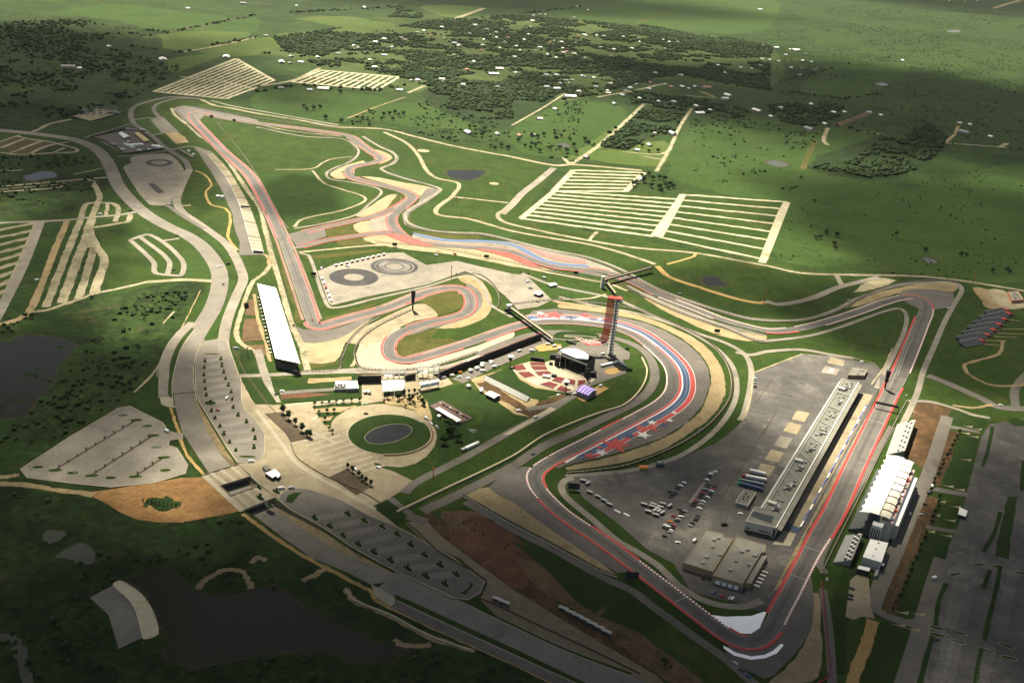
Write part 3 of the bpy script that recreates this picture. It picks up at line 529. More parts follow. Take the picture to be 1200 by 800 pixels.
road('service_road', [(455, 585), (470, 597), (482, 606), (500, 612)], 11, ASPH, 7)
sheet('concrete_apron', T(560, 390, 6.667, [(570, 580), (612, 598), (250, 795), (190, 800)]), CONC2, 8)
# amphitheatre floor
sheet('dirt_yard', T(560, 390, 6.667, [(0, 345), (50, 330), (260, 270), (400, 230), (560, 250), (700, 260), (690, 470), (590, 500), (470, 525), (440, 610), (410, 660), (300, 640), (0, 440), (-60, 360)]), TAN, 5)
sheet('dirt_yard', T(560, 390, 6.667, [(440, 110), (560, 80), (650, 95), (660, 130), (480, 150)]), OCHRE, 8)
sheet('dirt_yard', T(560, 390, 6.667, [(0, 400), (60, 380), (400, 590), (640, 480), (700, 480), (560, 580), (420, 665), (330, 620)]), ORANGE, 6)
road('service_road', T(560, 390, 6.667, [(-160, 380), (60, 270), (300, 170), (480, 90), (580, 30), (640, 0)]), 16, ASPH, 7)
road('service_road', T(560, 390, 6.667, [(380, 600), (600, 560), (760, 480)]), 8, ASPH, 7)
sheet('service_yard', T(560, 390, 6.667, [(560, 250), (640, 130), (880, 40), (1050, 60), (1190, 160), (1180, 210), (1130, 210), (1165, 290), (1150, 320), (900, 410), (740, 480), (690, 470)]), ASPH, 6)
sheet('stage_apron', T(560, 390, 6.667, [(530, 230), (640, 200), (860, 340), (940, 350), (880, 395), (760, 380), (640, 345), (580, 320), (545, 290)]), CONC2, 8)
sheet('seating_terrace', T(560, 390, 6.667, [(250, 270), (400, 228), (535, 235), (545, 290), (580, 320), (640, 345), (760, 378), (850, 375), (840, 410), (760, 462), (690, 470), (600, 455), (450, 410), (360, 370), (300, 320)]), CONC2, 9)
sheet('dirt_patch', T(560, 390, 6.667, [(985, 300), (1020, 280), (1090, 275), (1120, 295), (1080, 320), (1010, 325)]), OCHRE, 8, sm=3)
sheet('tent_pad', T(560, 390, 6.667, [(770, 510), (830, 540), (1025, 435), (960, 405)]), OCHRE, 8)
sheet('plaza_turf', T(560, 390, 6.667, [(590, 40), (620, 0), (700, -10), (900, 0), (950, 30), (800, 60), (640, 60)]), LAWN, 8, sm=2)
road('footpath', T(560, 390, 6.667, [(600, 48), (700, 58), (790, 55), (790, 40), (680, 30), (690, 22), (830, 28), (930, 40)]), 2.2, PALEA, 9)
# ---- gravel traps, run-off and tracks
TRK = [(893.5, 747), (904, 736), (913, 718), (924, 698), (952, 644), (977.5, 600), (1000, 550), (1024, 500), (1043.5, 460), (1054, 440), (1069, 405), (1079, 380), (1085.5, 362), (1082, 352.5), (1069, 348), (1055, 349.5), (1035, 355), (1009, 364.5), (980, 374), (950, 382.5), (925, 387), (900, 387.8), (870, 381.5), (840, 372.5), (812.5, 361.5), (775, 347), (740, 330), (712, 319.5), (675, 315.7), (650, 313), (625, 305.5), (600, 295.5), (575, 291.8), (550, 290.3), (525, 288.3), (495, 284.5), (477, 278.7), (465.5, 271), (459.5, 262.5), (458.5, 256.5), (466.2, 248.2), (477.5, 238.7), (483.8, 232.5), (482, 228.5), (472.5, 223.7), (455, 218.7), (437.5, 215), (418.5, 210.5), (409.8, 205.5), (407.5, 200.5), (411, 196.5), (420, 193.8), (435, 191), (444, 188.3), (445, 184.8), (436, 179), (422, 169), (412, 161.5), (399, 157.5), (375, 154), (350, 150.5), (325, 147.5), (300, 144.5), (275, 140.5), (250, 136), (236, 133.2), (228, 132.6), (224.5, 135), (229.5, 144), (240, 155), (262, 178), (291, 204), (312.4, 240), (328.5, 274), (337, 294), (353.7, 340), (365, 374), (368.5, 381.5), (376, 382.8), (387.5, 379.8), (412.5, 372.5), (450, 362.3), (475, 352.5), (500, 342.7), (525, 337.8), (541, 338.9), (549, 346), (551.5, 357), (544.5, 367.5), (525, 373.7), (500, 378.7), (475, 387), (461, 396), (455.5, 408), (460, 419), (476, 422.5), (496, 418.5), (525, 410), (560, 399), (590, 388), (615, 380.5), (632, 378), (650, 377.2), (675, 378), (707, 381.7), (725, 385.8), (745, 394), (772, 415), (786, 432), (789, 450), (784.5, 463), (772, 474.5), (750, 487), (725, 500), (687, 519.3), (657, 534.5), (638, 545.5), (629, 553), (626.5, 561), (631, 573), (645, 589), (662, 604), (711, 637.5), (750, 667), (797, 703), (830, 728.5), (852, 744.5), (868, 752), (882, 752.5)]
TC = smooth([G(*p) for p in TRK], True, 8)
TCN = len(TC)
def near(px):
    g = G(*px); return min(range(TCN), key=lambda i: (TC[i] - g).length_squared)
def seg(pa, pb):
    a, b = near(pa), near(pb)
    if b < a: b += TCN
    return [TC[i % TCN] for i in range(a, b + 1)]
W2 = 7.0
for pts, m in [   # pale run-off and gravel
    (T(300, 400, 4, [(220, 10), (250, 100), (370, 96), (400, 50), (420, 0), (470, -60), (560, -110), (520, -70), (440, -10), (340, 30)]), SANDP),
    ([(425, 279), (450, 275.5), (480, 281), (510, 289), (560, 293), (600, 304), (650, 318), (600, 312.5), (540, 300), (480, 293), (440, 286)], SANDP),
    (T(300, 200, 4, [(470, 215), (540, 165), (620, 115), (662, 112), (640, 140), (600, 190), (540, 215)]), SANDP), (T(300, 200, 4, [(455, 255), (530, 235), (555, 290), (490, 297)]), SANDP),
    ([(423, 207), (445, 208.5), (475, 214.5), (510, 221), (497, 231), (489, 228), (470, 220), (440, 212)], SANDP), ([(387, 202), (397, 199), (405, 209.5), (392, 209.5)], SANDP), ([(437, 175), (452, 179), (460, 185), (450, 191), (443, 192)], SANDP), ([(393, 199), (425, 188.5), (428, 191), (405, 201)], SANDP),
    ([(430, 393), (418, 413), (419, 428), (425, 433.5), (475, 433.5), (515, 428), (575, 408), (600, 397), (602, 389), (560, 405), (520, 417), (480, 427.5), (458, 424), (449, 412), (452, 398), (470, 384), (452, 388)], CONC2),
    ([(356, 388), (385, 388), (410, 380), (440, 368), (430, 378), (408, 398), (398, 412), (392, 424), (362, 425), (352, 400)], SANDP),
    (T(300, 200, 4, [(940, 500), (1000, 490), (1060, 520), (1095, 580), (1105, 640), (1075, 690), (960, 735), (840, 740), (960, 700), (1040, 650), (1030, 580), (1000, 540)]), SAND),
    (T(300, 200, 4, [(420, 800), (470, 755), (600, 690), (730, 632), (790, 625), (840, 660), (850, 685), (740, 705), (640, 755), (590, 800), (480, 815)]), CONC),
    ([(655, 361), (672, 362.5), (700, 366), (727, 370.5), (757, 377.5), (781, 387), (805, 401), (821, 415), (831, 432), (833, 450), (825, 475), (805, 497), (775, 515), (740, 528), (700, 539), (662, 548), (667, 551), (725, 543), (775, 528), (800, 513), (827, 495), (842, 478), (849, 462), (849, 445), (842, 424), (824, 403), (795, 387), (760, 373), (730, 365), (700, 360), (655, 357)], SAND),
    ([(546, 580), (572, 571), (600, 588), (640, 616), (722, 672), (716, 674), (650, 637), (600, 611), (565, 592)], SAND),
    ([(605, 338), (635, 350), (700, 359), (655, 356)], SAND), (T(600, 200, 4, [(590, 570), (700, 625), (830, 680), (960, 735), (1190, 775), (1190, 790), (1100, 800), (960, 770), (800, 700), (680, 640)]), SAND),
    ([(995, 360), (1020, 346), (1050, 338), (1100, 329.5), (1121, 332), (1117, 342), (1072, 339), (1050, 344), (1020, 355)], SAND),
    ([(953, 695), (959, 695), (962, 750), (960, 792), (940, 800), (900, 800), (920, 785), (945, 750), (952, 730)], SAND),
    (T(900, 200, 4, [(400, 570), (480, 510), (500, 500), (600, 515), (480, 560)]), CREAM), (T(1080, 320, 8, [(485, 135), (620, 155), (760, 300), (770, 340), (620, 330), (560, 260)]), TAN), (T(1080, 320, 8, [(625, 155), (760, 160), (900, 270), (960, 270), (960, 330), (760, 330)]), CREAM)]:
    sheet('gravel_trap', pts, m, 5, sm=2)
for pts, m in [
    ([(347, 383), (355, 386), (385, 387), (412, 379), (444, 367), (425, 380), (405, 393), (385, 400), (357, 402)], RUNA), (T(300, 200, 4, [(530, 235), (600, 200), (655, 178), (640, 250), (640, 285), (550, 292)]), PALEA),
    (T(300, 200, 4, [(800, 85), (870, 90), (800, 150), (720, 200), (700, 260), (690, 215), (760, 150)]), RUNA), ([(1060, 341.5), (1072, 338.5), (1117, 343), (1111, 360), (1100, 362), (1085, 366), (1050, 346)], RUNA),
    ([(868, 745), (893, 744), (925, 700), (945, 660), (953, 693), (952, 728), (942, 752), (915, 783), (895, 795), (850, 765)], RUNA),
    ([(572, 571), (612, 547), (628, 550), (630, 575), (690, 622), (740, 660), (738, 666), (724, 672), (640, 616), (600, 588)], RUNA),
    ([(546, 332), (560, 339), (566, 352), (560, 365), (540, 376), (505, 385), (475, 394), (470, 386), (520, 372), (548, 358)], RUNA),
    ([(485, 273), (530, 282), (575, 282), (620, 287), (690, 305), (730, 322), (700, 318), (640, 312), (590, 296), (530, 290), (490, 285)], PALEA), ([(203, 128), (215, 124), (232, 127), (300, 140), (300, 145), (240, 135), (230, 150)], RUNA),
    ([(570, 310), (640, 330), (700, 344), (770, 360), (840, 380), (900, 390), (900, 380), (840, 370), (775, 345), (740, 330), (712, 322)], RUNA) if False else ([(660, 316), (735, 330), (700, 320)], RUNA),
    (T(600, 200, 4, [(610, 565), (700, 605), (850, 665), (960, 710), (1190, 770), (1190, 778), (960, 725), (800, 670), (690, 615)]), RUNA)]:
    sheet('runoff_area', pts, m, 6, sm=2)
ro = [TC[i % TCN] for i in range(near((602, 384)), near((640, 545)) + 1)]
sheet_w('runoff_area', ro + [G(*p) for p in [(655, 549), (663, 545), (700, 537), (740, 526), (775, 513.5), (805, 495.5), (824, 474), (832, 450), (830, 432), (820, 416), (804, 402), (780, 388), (756, 378.5), (726, 371.5), (700, 367), (670, 364), (650, 362), (625, 364)]], RUNA, 6)
PADK = [(883, 436), (940, 414.5), (975, 417), (1028, 428), (1036, 440), (1009, 505), (964, 598), (930, 662), (902, 714), (888, 716), (868, 708), (835, 700), (810, 694), (790, 661), (760, 645), (720, 610), (690, 589), (668, 568), (665, 562), (690, 557), (745, 551), (800, 536), (840, 519), (859, 504), (874, 490), (880, 460)]
sheet('paddock', PADK, PADD, 5)
# roads around the circuit
for pts, w, m in [
    ([(201, 127), (205, 135), (220, 147), (235, 160), (250, 171), (272, 196), (288, 221), (304, 243.5), (309, 263), (318, 299), (326, 325), (342, 380), (353, 405), (360, 434)], 7, LANE),
    ([(317, 310), (310, 320), (297, 330), (290, 344), (285, 360), (279, 379), (277, 391), (282, 402), (295, 410), (306, 416)], 6, CREAM),
    ([(300, 149), (355, 160), (400, 163), (417, 172), (420, 180), (410, 190), (392, 197), (383, 203), (387, 210), (412, 214), (440, 220), (447, 226), (432, 240), (417, 252), (380, 262), (345, 268)], 5, PALEA),
    ([(285, 141), (330, 152), (400, 160)], 4, CREAM),
    ([(425, 160), (445, 172), (460, 179), (465, 185), (460, 192), (447, 198.5), (470, 208), (510, 219), (516, 223), (495, 237), (476, 249), (478, 261), (500, 269), (530, 272.5), (565, 274), (600, 282), (640, 292), (690, 302), (730, 317), (765, 336), (800, 350), (850, 366), (885, 374), (937, 375), (975, 365), (1005, 350), (1050, 335), (1100, 330.5), (1122, 333), (1127, 340), (1119, 355), (1108, 375), (1095, 405), (1082, 435), (1075, 460), (1064, 485), (1050, 512)], 7, PALEA),
    ([(366, 200), (380, 215), (400, 222), (425, 230), (427, 236), (400, 247), (355, 257), (345, 266)], 5, CREAM), ([(322, 199), (365, 198), (380, 190), (392, 186), (412, 184)], 4, CREAM),
    ([(450, 155), (475, 167), (490, 182), (500, 200), (512, 209), (537, 215), (530, 230), (512, 244), (514, 252), (550, 257), (600, 271), (650, 280), (687, 286), (720, 294), (760, 307), (768, 310)], 8, CREAM),
    ([(532, 231), (560, 234), (595, 238)], 6, CREAM), ([(649, 197), (630, 213), (612, 227), (600, 240), (588, 251)], 14, PALEA), ([(600, 243), (584, 251), (590, 260), (620, 268), (690, 282), (740, 290), (817, 297), (862, 305), (900, 312), (937, 320), (982, 322), (1075, 324), (1125, 329), (1200, 341), (1260, 352)], 8, LANE),
    ([(690, 283), (695, 276), (700, 272)], 6, CREAM), ([(660, 185), (668, 193)], 8, CREAM), ([(770, 312), (785, 325), (820, 337), (862, 350), (887, 355), (900, 354)], 9, OCHRE), ([(782, 310), (812, 301), (816, 297)], 5, OCHRE),
    ([(897, 353), (912, 357), (950, 350), (982, 337), (1010, 330), (1030, 325)], 11, PALEA), ([(980, 322), (984, 330), (988, 337)], 8, PALEA),
    ([(350, 296), (380, 293), (447, 287.5), (490, 291), (525, 297), (600, 311), (650, 321), (700, 330), (712, 332), (735, 341)], 6, CREAM), ([(735, 335), (765, 350), (800, 365), (850, 383), (885, 397), (905, 399), (960, 391), (1040, 364), (1055, 362), (1062, 369), (1060, 387), (1050, 410), (1040, 430), (1027, 455)], 6, PALEA),
    ([(610, 320), (650, 335), (707, 347), (725, 352), (770, 372), (815, 390), (850, 402), (872, 415), (880, 432), (879, 455), (872, 485), (867, 493)], 7, PALEA), ([(862, 413), (880, 416), (900, 412), (940, 410), (975, 416), (1000, 420)], 7, PALEA), ([(648, 352), (690, 350), (710, 345)], 4, CREAM),
    ([(655, 348), (700, 359), (740, 366), (775, 376), (800, 385), (835, 405), (855, 424), (863, 445), (861, 470), (845, 497), (820, 520), (790, 537), (740, 551), (690, 556), (663, 558)], 6, PALEA),
    ([(600, 372), (575, 357), (565, 335), (548, 323), (500, 336), (440, 350), (390, 361), (380, 350), (362, 300), (352, 297)], 5, PALEA),
    ([(455, 393), (425, 408), (412, 430)], 4, CREAM), ([(345, 438), (400, 436), (425, 436), (480, 436), (530, 428), (575, 412), (605, 398)], 8, PALEA),
    ([(495, 599), (530, 583), (600, 547), (637, 523), (675, 506), (712, 488), (750, 468), (766, 448), (766, 430), (756, 413), (735, 401), (700, 393), (650, 389), (620, 393), (590, 403), (560, 416)], 11, ASPH),
    ([(545, 588), (600, 620), (650, 645), (707, 677), (740, 692), (760, 707), (815, 747), (850, 772), (885, 802), (930, 830)], 8, ASPH),
    ([(672, 560), (662, 563), (658, 572), (664, 583), (690, 605), (725, 635), (735, 640), (770, 662), (800, 690), (835, 707), (870, 711), (893, 704)], 7, PALEA),
    ([(964, 690), (968, 715), (972, 750), (975, 800), (976, 830)], 7, ASPH), ([(967, 672), (960, 660), (975, 625), (1000, 580), (1045, 500)], 7, ASPH),
    ([(1087, 440), (1112, 450), (1150, 467), (1170, 477), (1210, 480), (1240, 485)], 13, ASPH), ([(1064, 470), (1090, 471), (1120, 479), (1140, 486), (1160, 490)], 6, PALEA), ([(1212, 430), (1190, 455), (1190, 480)], 10, ASPH),
    ([(1175, 400), (1170, 415), (1140, 424), (1130, 428), (1137, 440), (1165, 452), (1210, 450)], 4.5, TAN), ([(1116, 475), (1140, 478), (1163, 474)], 5, TAN), ([(1110, 488), (1088, 555), (1072, 592), (1050, 645), (1030, 690), (1022, 712)], 13, ASPH), ([(1022, 712), (1040, 722), (1065, 730), (1080, 728)], 9, ASPH), ([(1108, 500), (1130, 503), (1148, 507)], 7, ASPH), ([(1090, 572), (1115, 577), (1135, 580)], 9, ASPH), ([(1085, 617), (1110, 622), (1128, 624)], 7, ASPH), ([(1080, 620), (1065, 655), (1040, 720)], 2, MULCH),
    ([(1023, 727), (1015, 755), (1003, 785), (993, 815)], 9, OCHRE), ([(1104, 655), (1090, 700), (1070, 770), (1050, 830)], 14, ASPH)]:
    road('service_road', pts, w, m, 7)
for pts, m in [([(1075, 472), (1116, 479), (1100, 512), (1087, 547), (1075, 545), (1060, 532), (1055, 530), (1070, 495)], ORANGE), ([(1112, 505), (1124, 507), (1105, 560), (1100, 570), (1091, 565)], ORANGE), ([(1070, 616), (1086, 617), (1075, 650), (1060, 685), (1047, 720), (1034, 715), (1050, 670)], ORANGE), ([(1080, 582), (1100, 585), (1090, 617), (1072, 617)], ORANGE),
               ([(493, 608), (503, 600), (510, 606), (600, 668), (700, 735), (770, 790), (790, 815), (760, 800), (700, 765), (620, 712), (560, 665)], ORANGE), ([(520, 600), (560, 600), (610, 640), (660, 672), (740, 735), (800, 780), (830, 810), (790, 805), (700, 735), (600, 668), (520, 612)], BROWN), ([(522, 625), (545, 622), (600, 650), (620, 685), (600, 690), (560, 660)], REDBR),
               ([(544, 610), (565, 605), (600, 625), (640, 660), (600, 650), (560, 630)], REDBR)]:
    sheet('bare_soil', pts, m, 4, sm=2)
sheet('gravel_pavement', [(475, 613), (497, 608), (520, 631), (600, 690), (690, 745), (770, 792), (800, 822), (780, 832), (700, 792), (620, 761), (563, 703), (570, 682), (540, 655), (500, 637)], soil('gravel_pavement', [(0, (.10, .085, .055)), (.5, (.14, .115, .075)), (1, (.18, .15, .10))]), 5)
for pts in [[(600, 635), (640, 645), (695, 672), (732, 695), (697, 718), (677, 707), (640, 667)], [(702, 722), (740, 697), (780, 730), (772, 736), (755, 743)], [(735, 665), (745, 672), (800, 720), (850, 757), (845, 762), (790, 727), (735, 688), (728, 678)]]:
    sheet('plaza_turf', pts, LAWN, 6)
for pts in [[(1125, 507), (1147, 512), (1132, 577), (1104, 570)], [(1100, 587), (1125, 590), (1120, 610), (1092, 605)], [(1086, 622), (1113, 630), (1105, 665), (1080, 722), (1052, 717), (1075, 655)], [(1050, 730), (1075, 740), (1060, 790), (1050, 830), (1002, 830), (1025, 730)], [(1113, 480), (1155, 490), (1156, 497), (1145, 502), (1128, 500), (1110, 495)]]:
    sheet('mown_turf', pts, LAWN, 6)
sheet('event_ground', [(975, 690), (990, 660), (1010, 665), (1020, 680), (1022, 715), (992, 725), (990, 790), (980, 790)], LAWN, 5)
sheet('concrete_apron', T(900, 600, 4, [(385, 320), (420, 290), (470, 290), (480, 440), (500, 500), (440, 490), (400, 505), (362, 490)]), CONC, 8)
# right-hand car park
RLOT = [(1150, 512), (1160, 497), (1200, 490), (1260, 490), (1300, 830), (1050, 850), (1072, 775), (1098, 690), (1112, 640), (1125, 610), (1133, 577)]
sheet('car_park', RLOT, PADD, 5)
for pts in [[(1163, 500), (1157, 530), (1151, 547)], [(1199, 540), (1197, 575)], [(1172, 600), (1165, 625), (1152, 647)], [(1160, 668), (1152, 690), (1096, 737)][:2], [(1109, 684), (1100, 705), (1096, 733)], [(1172, 664), (1165, 700), (1153, 750)], [(1093, 746), (1083, 780), (1075, 815)], [(1151, 760), (1146, 780), (1142, 815)]]:
    road('grass_median', pts, 3.6, LAWN, 9, sm=3)
sheet('grass_median', [(1180, 582), (1192, 582), (1184, 630), (1182, 655), (1166, 652), (1168, 640)], LAWN, 9)
sheet('grass_median', [(1178, 492), (1190, 490), (1210, 495), (1210, 500), (1188, 499)], LAWN, 9)
for p, a in [((1146, 662), .2), ((1119, 673), .4), ((1173, 566), -.5), ((1170, 664), .1), ((1124, 742), -.3), ((1122, 752), -.3), ((1180, 757), -.6), ((1182, 771), -.2), ((1155, 762), -.5), ((1098, 736), -.3), ((1098, 744), -.2), ((1198, 672), 0)]:
    island(*p, 6, 1.7, a)
for a, b, n in [((1128, 660), (1112, 735), 30), ((1143, 662), (1124, 738), 30), ((1112, 750), (1096, 815), 26), ((1160, 758), (1148, 815), 24), ((1187, 672), (1172, 742), 26), ((1121, 752), (1108, 810), 24)]:
    stalls([a, b], n, 9, 0, w=.3)
for c in [(1139, 487), (1147, 488), (1134, 500), (1145, 503), (1131, 508), (1141, 512), (1132, 539), (1111, 570), (1124, 574), (1102, 588), (1119, 594), (1095, 604), (1113, 610), (1089, 623), (1109, 628), (1057, 718), (1076, 720), (1053, 733), (1070, 738)]:
    g = G(*c); a = 6.5
    sheet_w('paved_corner', [g + Vector((-a, 1.5, 0)), g + Vector((a * .6, -2.5, 0)), g + Vector((a, 2.5, 0)), g + Vector((0, .6, 0))], CREAM, 9)
# ---- the racing surface
sheet('parking_pad', [(372, 318), (392, 310), (450, 297), (472, 296), (500, 311), (535, 306), (560, 312), (600, 321), (617, 323), (647, 352), (630, 360), (607, 363), (592, 347), (570, 330), (545, 318), (500, 334), (430, 348), (389, 358), (385, 355)], PALEA, 8)
disc('tyre_ring', G(414.7, 325.2), 33.5, RUBBER, 9, r0=13.5); disc('tyre_ring', G(462.2, 312.8), 33.5, RUBLT, 9, r0=14); disc('tyre_ring', G(462.2, 312.8), 26, RUBBER, 10, r0=23); disc('tyre_ring', G(462.2, 312.8), 14.2, RUBBER, 10, r0=12.4); disc('tyre_ring', G(462.2, 312.8), 33.8, RUBBER, 10, r0=28.5)
LINK1 = wline([(333, 279), (345, 275), (380, 266.5), (410, 260), (440, 253), (462, 244), (480, 233)]); LINK2 = wline([(340, 291), (352, 289.5), (382, 282), (415, 277), (440, 274), (460, 272)])
band('track_link', LINK1, -7, 7, TRACK, 8); band('track_link', LINK2, -5, 5, TRACK, 8)
for P in (LINK1[8:], LINK2[6:]): band('red_strip', P, 5.5, 8.5, PINK, 9); band('red_strip', P, -8.5, -5.5, PINK, 9)
sheet('runoff_area', T(300, 200, 4, [(150, 300), (320, 265), (330, 310), (190, 355)]), RUNA, 8)
tw = [W2] * TCN
for i in range(near((960, 630)), near((1045, 455))): tw[i] = 8.6
for i in range(near((1045, 455)), near((1088, 360))): tw[i] = 9.5
for i in range(near((337, 294)), near((365, 374))): tw[i] = 8.2
for _ in range(6): tw = [(tw[i - 1] + tw[i] + tw[(i + 1) % TCN]) / 3 for i in range(TCN)]
band('race_track', TC, [-w for w in tw], tw, TRACK, 10, closed=True)
band('racing_line', TC, -1.2, 2.4, soil('racing_line', [(0, (.034, .032, .030)), (.5, (.050, .046, .042)), (1, (.074, .068, .060))], (4, 20, 140), rough=.75, spec=.3), 11, closed=True)
def tws(pa, pb):
    a, b = near(pa), near(pb)
    if b < a: b += TCN
    return [tw[i % TCN] for i in range(a, b + 1)]
WARM = soil('warm_paved_margin', [(0, (.12, .078, .060)), (.5, (.165, .108, .084)), (1, (.21, .15, .118))], (3, 16, 60), (.3, .35, .35), .85, .2)
def margin(pa, pb, o0, o1):
    P = seg(pa, pb); w_ = tws(pa, pb)
    band('paved_margin', P, [(x + o0 if o0 > 0 else -x + o0) for x in w_], [(x + o1 if o1 > 0 else -x + o1) for x in w_], WARM, 8)
# painted run-off of the final bends (right of the running direction)
def paint(pa, pb, offs, lv=11):
    P = seg(pa, pb)
    for o0, o1, m in offs: band('painted_stripe', P, o0, o1, m, lv)
paint((692, 380), (676, 524.5), [(7.2, 8.9, REDP), (8.9, 11.4, WHITE2), (11.4, 15.5, BLUEP), (15.55, 15.75, WHITE2), (15.75, 19.0, BLUEP), (19.0, 19.5, WHITE2), (19.5, 25.2, REDP), (25.2, 25.9, WHITE2)])
paint((622, 379), (692, 380), [(7.2, 8.3, REDP), (8.3, 11.4, WHITE2), (11.4, 14.6, BLUEP), (14.6, 15.4, WHITE2), (15.4, 18.6, BLUEP), (18.6, 19.4, WHITE2), (19.4, 23.4, REDP), (23.4, 24.4, WHITE2)])
paint((676, 524.5), (666, 529.5), [(7.2, 8.9, REDP), (8.9, 11.4, WHITE2), (11.4, 15.5, BLUEP), (15.55, 15.75, WHITE2), (15.75, 19.0, BLUEP)])
paint((666, 529.5), (652, 537), [(7.2, 8.9, REDP), (8.9, 12.6, WHITE2)]); paint((652, 537), (640, 543.5), [(7.2, 8.9, REDP)])
for a in [((712, 319), (480, 280), -1.5, -5), ((470, 274), (459, 255), -1.5, -4), ((470, 246), (410, 204), 1.5, 6), ((484, 232), (412, 208), -1.5, -5), ((409, 204), (440, 190), -1.5, -5), ((444, 188), (412, 161), 1.5, 5), ((444, 187), (400, 157), -1.5, -6), ((400, 157), (236, 133), 1.5, 6), ((400, 157), (236, 133), -1.5, -5), ((228, 140), (366, 375), 1.5, 5), ((228, 140), (366, 375), -1.5, -5), ((372, 382), (540, 338), 1.5, 5), ((840, 372), (716, 320), -1.5, -4), ((366, 378), (550, 345), -1.5, -5), ((540, 370), (460, 397), 1.5, 4), ((480, 422), (620, 379), 1.5, 5)]: margin(*a)
def star(px, py, r, mat, rot=0.0):
    g = G(px, py)
    sheet_w('painted_star', [g + Vector((math.sin(rot + k * math.pi / 5), math.cos(rot + k * math.pi / 5), 0)) * (r if k % 2 == 0 else r * .42) for k in range(10)], mat, 13)
for a in [(721, 522, 17, REDP, .1), (705, 531, 7.5, WHITE2, .5), (691, 534.5, 7.5, REDP, .2), (702, 524.5, 4, REDP, 0), (738, 511.5, 8.5, BLUEP, .3), (750, 501.5, 7, REDP, 0), (754, 510, 9, WHITE2, .4), (764, 495.5, 6, WHITE2, .2), (766, 503, 6, REDP, .4), (776, 494.5, 6, REDP, .1), (777.5, 498, 5, BLUEP, .2), (785, 493, 4.5, WHITE2, .3), (790, 484, 4, WHITE2, 0),
          (650, 369.5, 15, REDP, .1), (668, 372.5, 9, BLUEP, .3), (682, 374, 8, WHITE2, 0), (686, 370, 9, REDP, .2), (635, 371, 8, REDP, .5), (623, 372.5, 8, LBLUEP, .1), (633, 367.5, 6, WHITE2, .3), (703, 374.5, 5, WHITE2, .4)]: star(*a)
# painted run-off of the esses (right of the running direction, towards the village)
def paintR(pts, offs, nm='painted_stripe'):
    P = wline(pts)
    for o0, o1, m in offs: band(nm, P, o0, o1, m, 11)
ESS = [(484, 274.5), (497, 277.5), (513, 281), (535, 282.8), (560, 283), (590, 285.5), (605, 289.5), (617, 296), (632, 304), (650, 309.5), (690, 313)]
P = wline(ESS)
for o0, o1, m in [(-3.6, -2.9, SUNW), (-2.9, .6, LBLUEP), (.6, 1.0, SUNW), (1.0, 3.8, LBLUEP), (3.8, 4.2, SUNW), (4.2, 6.4, LBLUEP)]: band('painted_stripe', P, o0, o1, m, 11)
P = wline([(608, 289), (618, 292.5), (632, 299.5), (648, 305), (668, 308.5), (686, 310.5)])
for k in range(6): band('painted_stripe', P[k * 3:], 3.2 + k * 3.6, 5.2 + k * 3.6, PINK, 11); band('painted_stripe', P[k * 3:], 5.2 + k * 3.6, 6.6 + k * 3.6, SUNW, 11)
sheet('painted_area', [(450, 275), (457, 273.5), (470, 275), (490, 282), (510, 288.5), (500, 290), (478, 286), (460, 279.5)], PINK, 11); sheet('painted_area', [(555, 291.3), (580, 293), (598, 298), (612, 304), (625, 309), (636, 314.5), (620, 313), (600, 304), (575, 296.5)], PINK, 11)
sheet('painted_triangle', T(600, 600, 4, [(935, 484), (1000, 492), (1120, 488), (1180, 468), (1192, 472), (1160, 545), (1120, 572), (1060, 570), (1010, 540)]), flat('fresh_white_paint', (.86, .86, .84), .6, 0, .3, .04, 6), 12)
sheet('painted_edge', [(847.5, 757), (852, 759), (862, 765), (880, 769.5), (896, 767.5), (906, 762.5), (915, 754.5), (918.5, 756), (910, 766), (897, 771.5), (880, 773.5), (860, 768.5), (848, 760)], flat('fresh_white_paint', (.86, .86, .84), .6), 12)
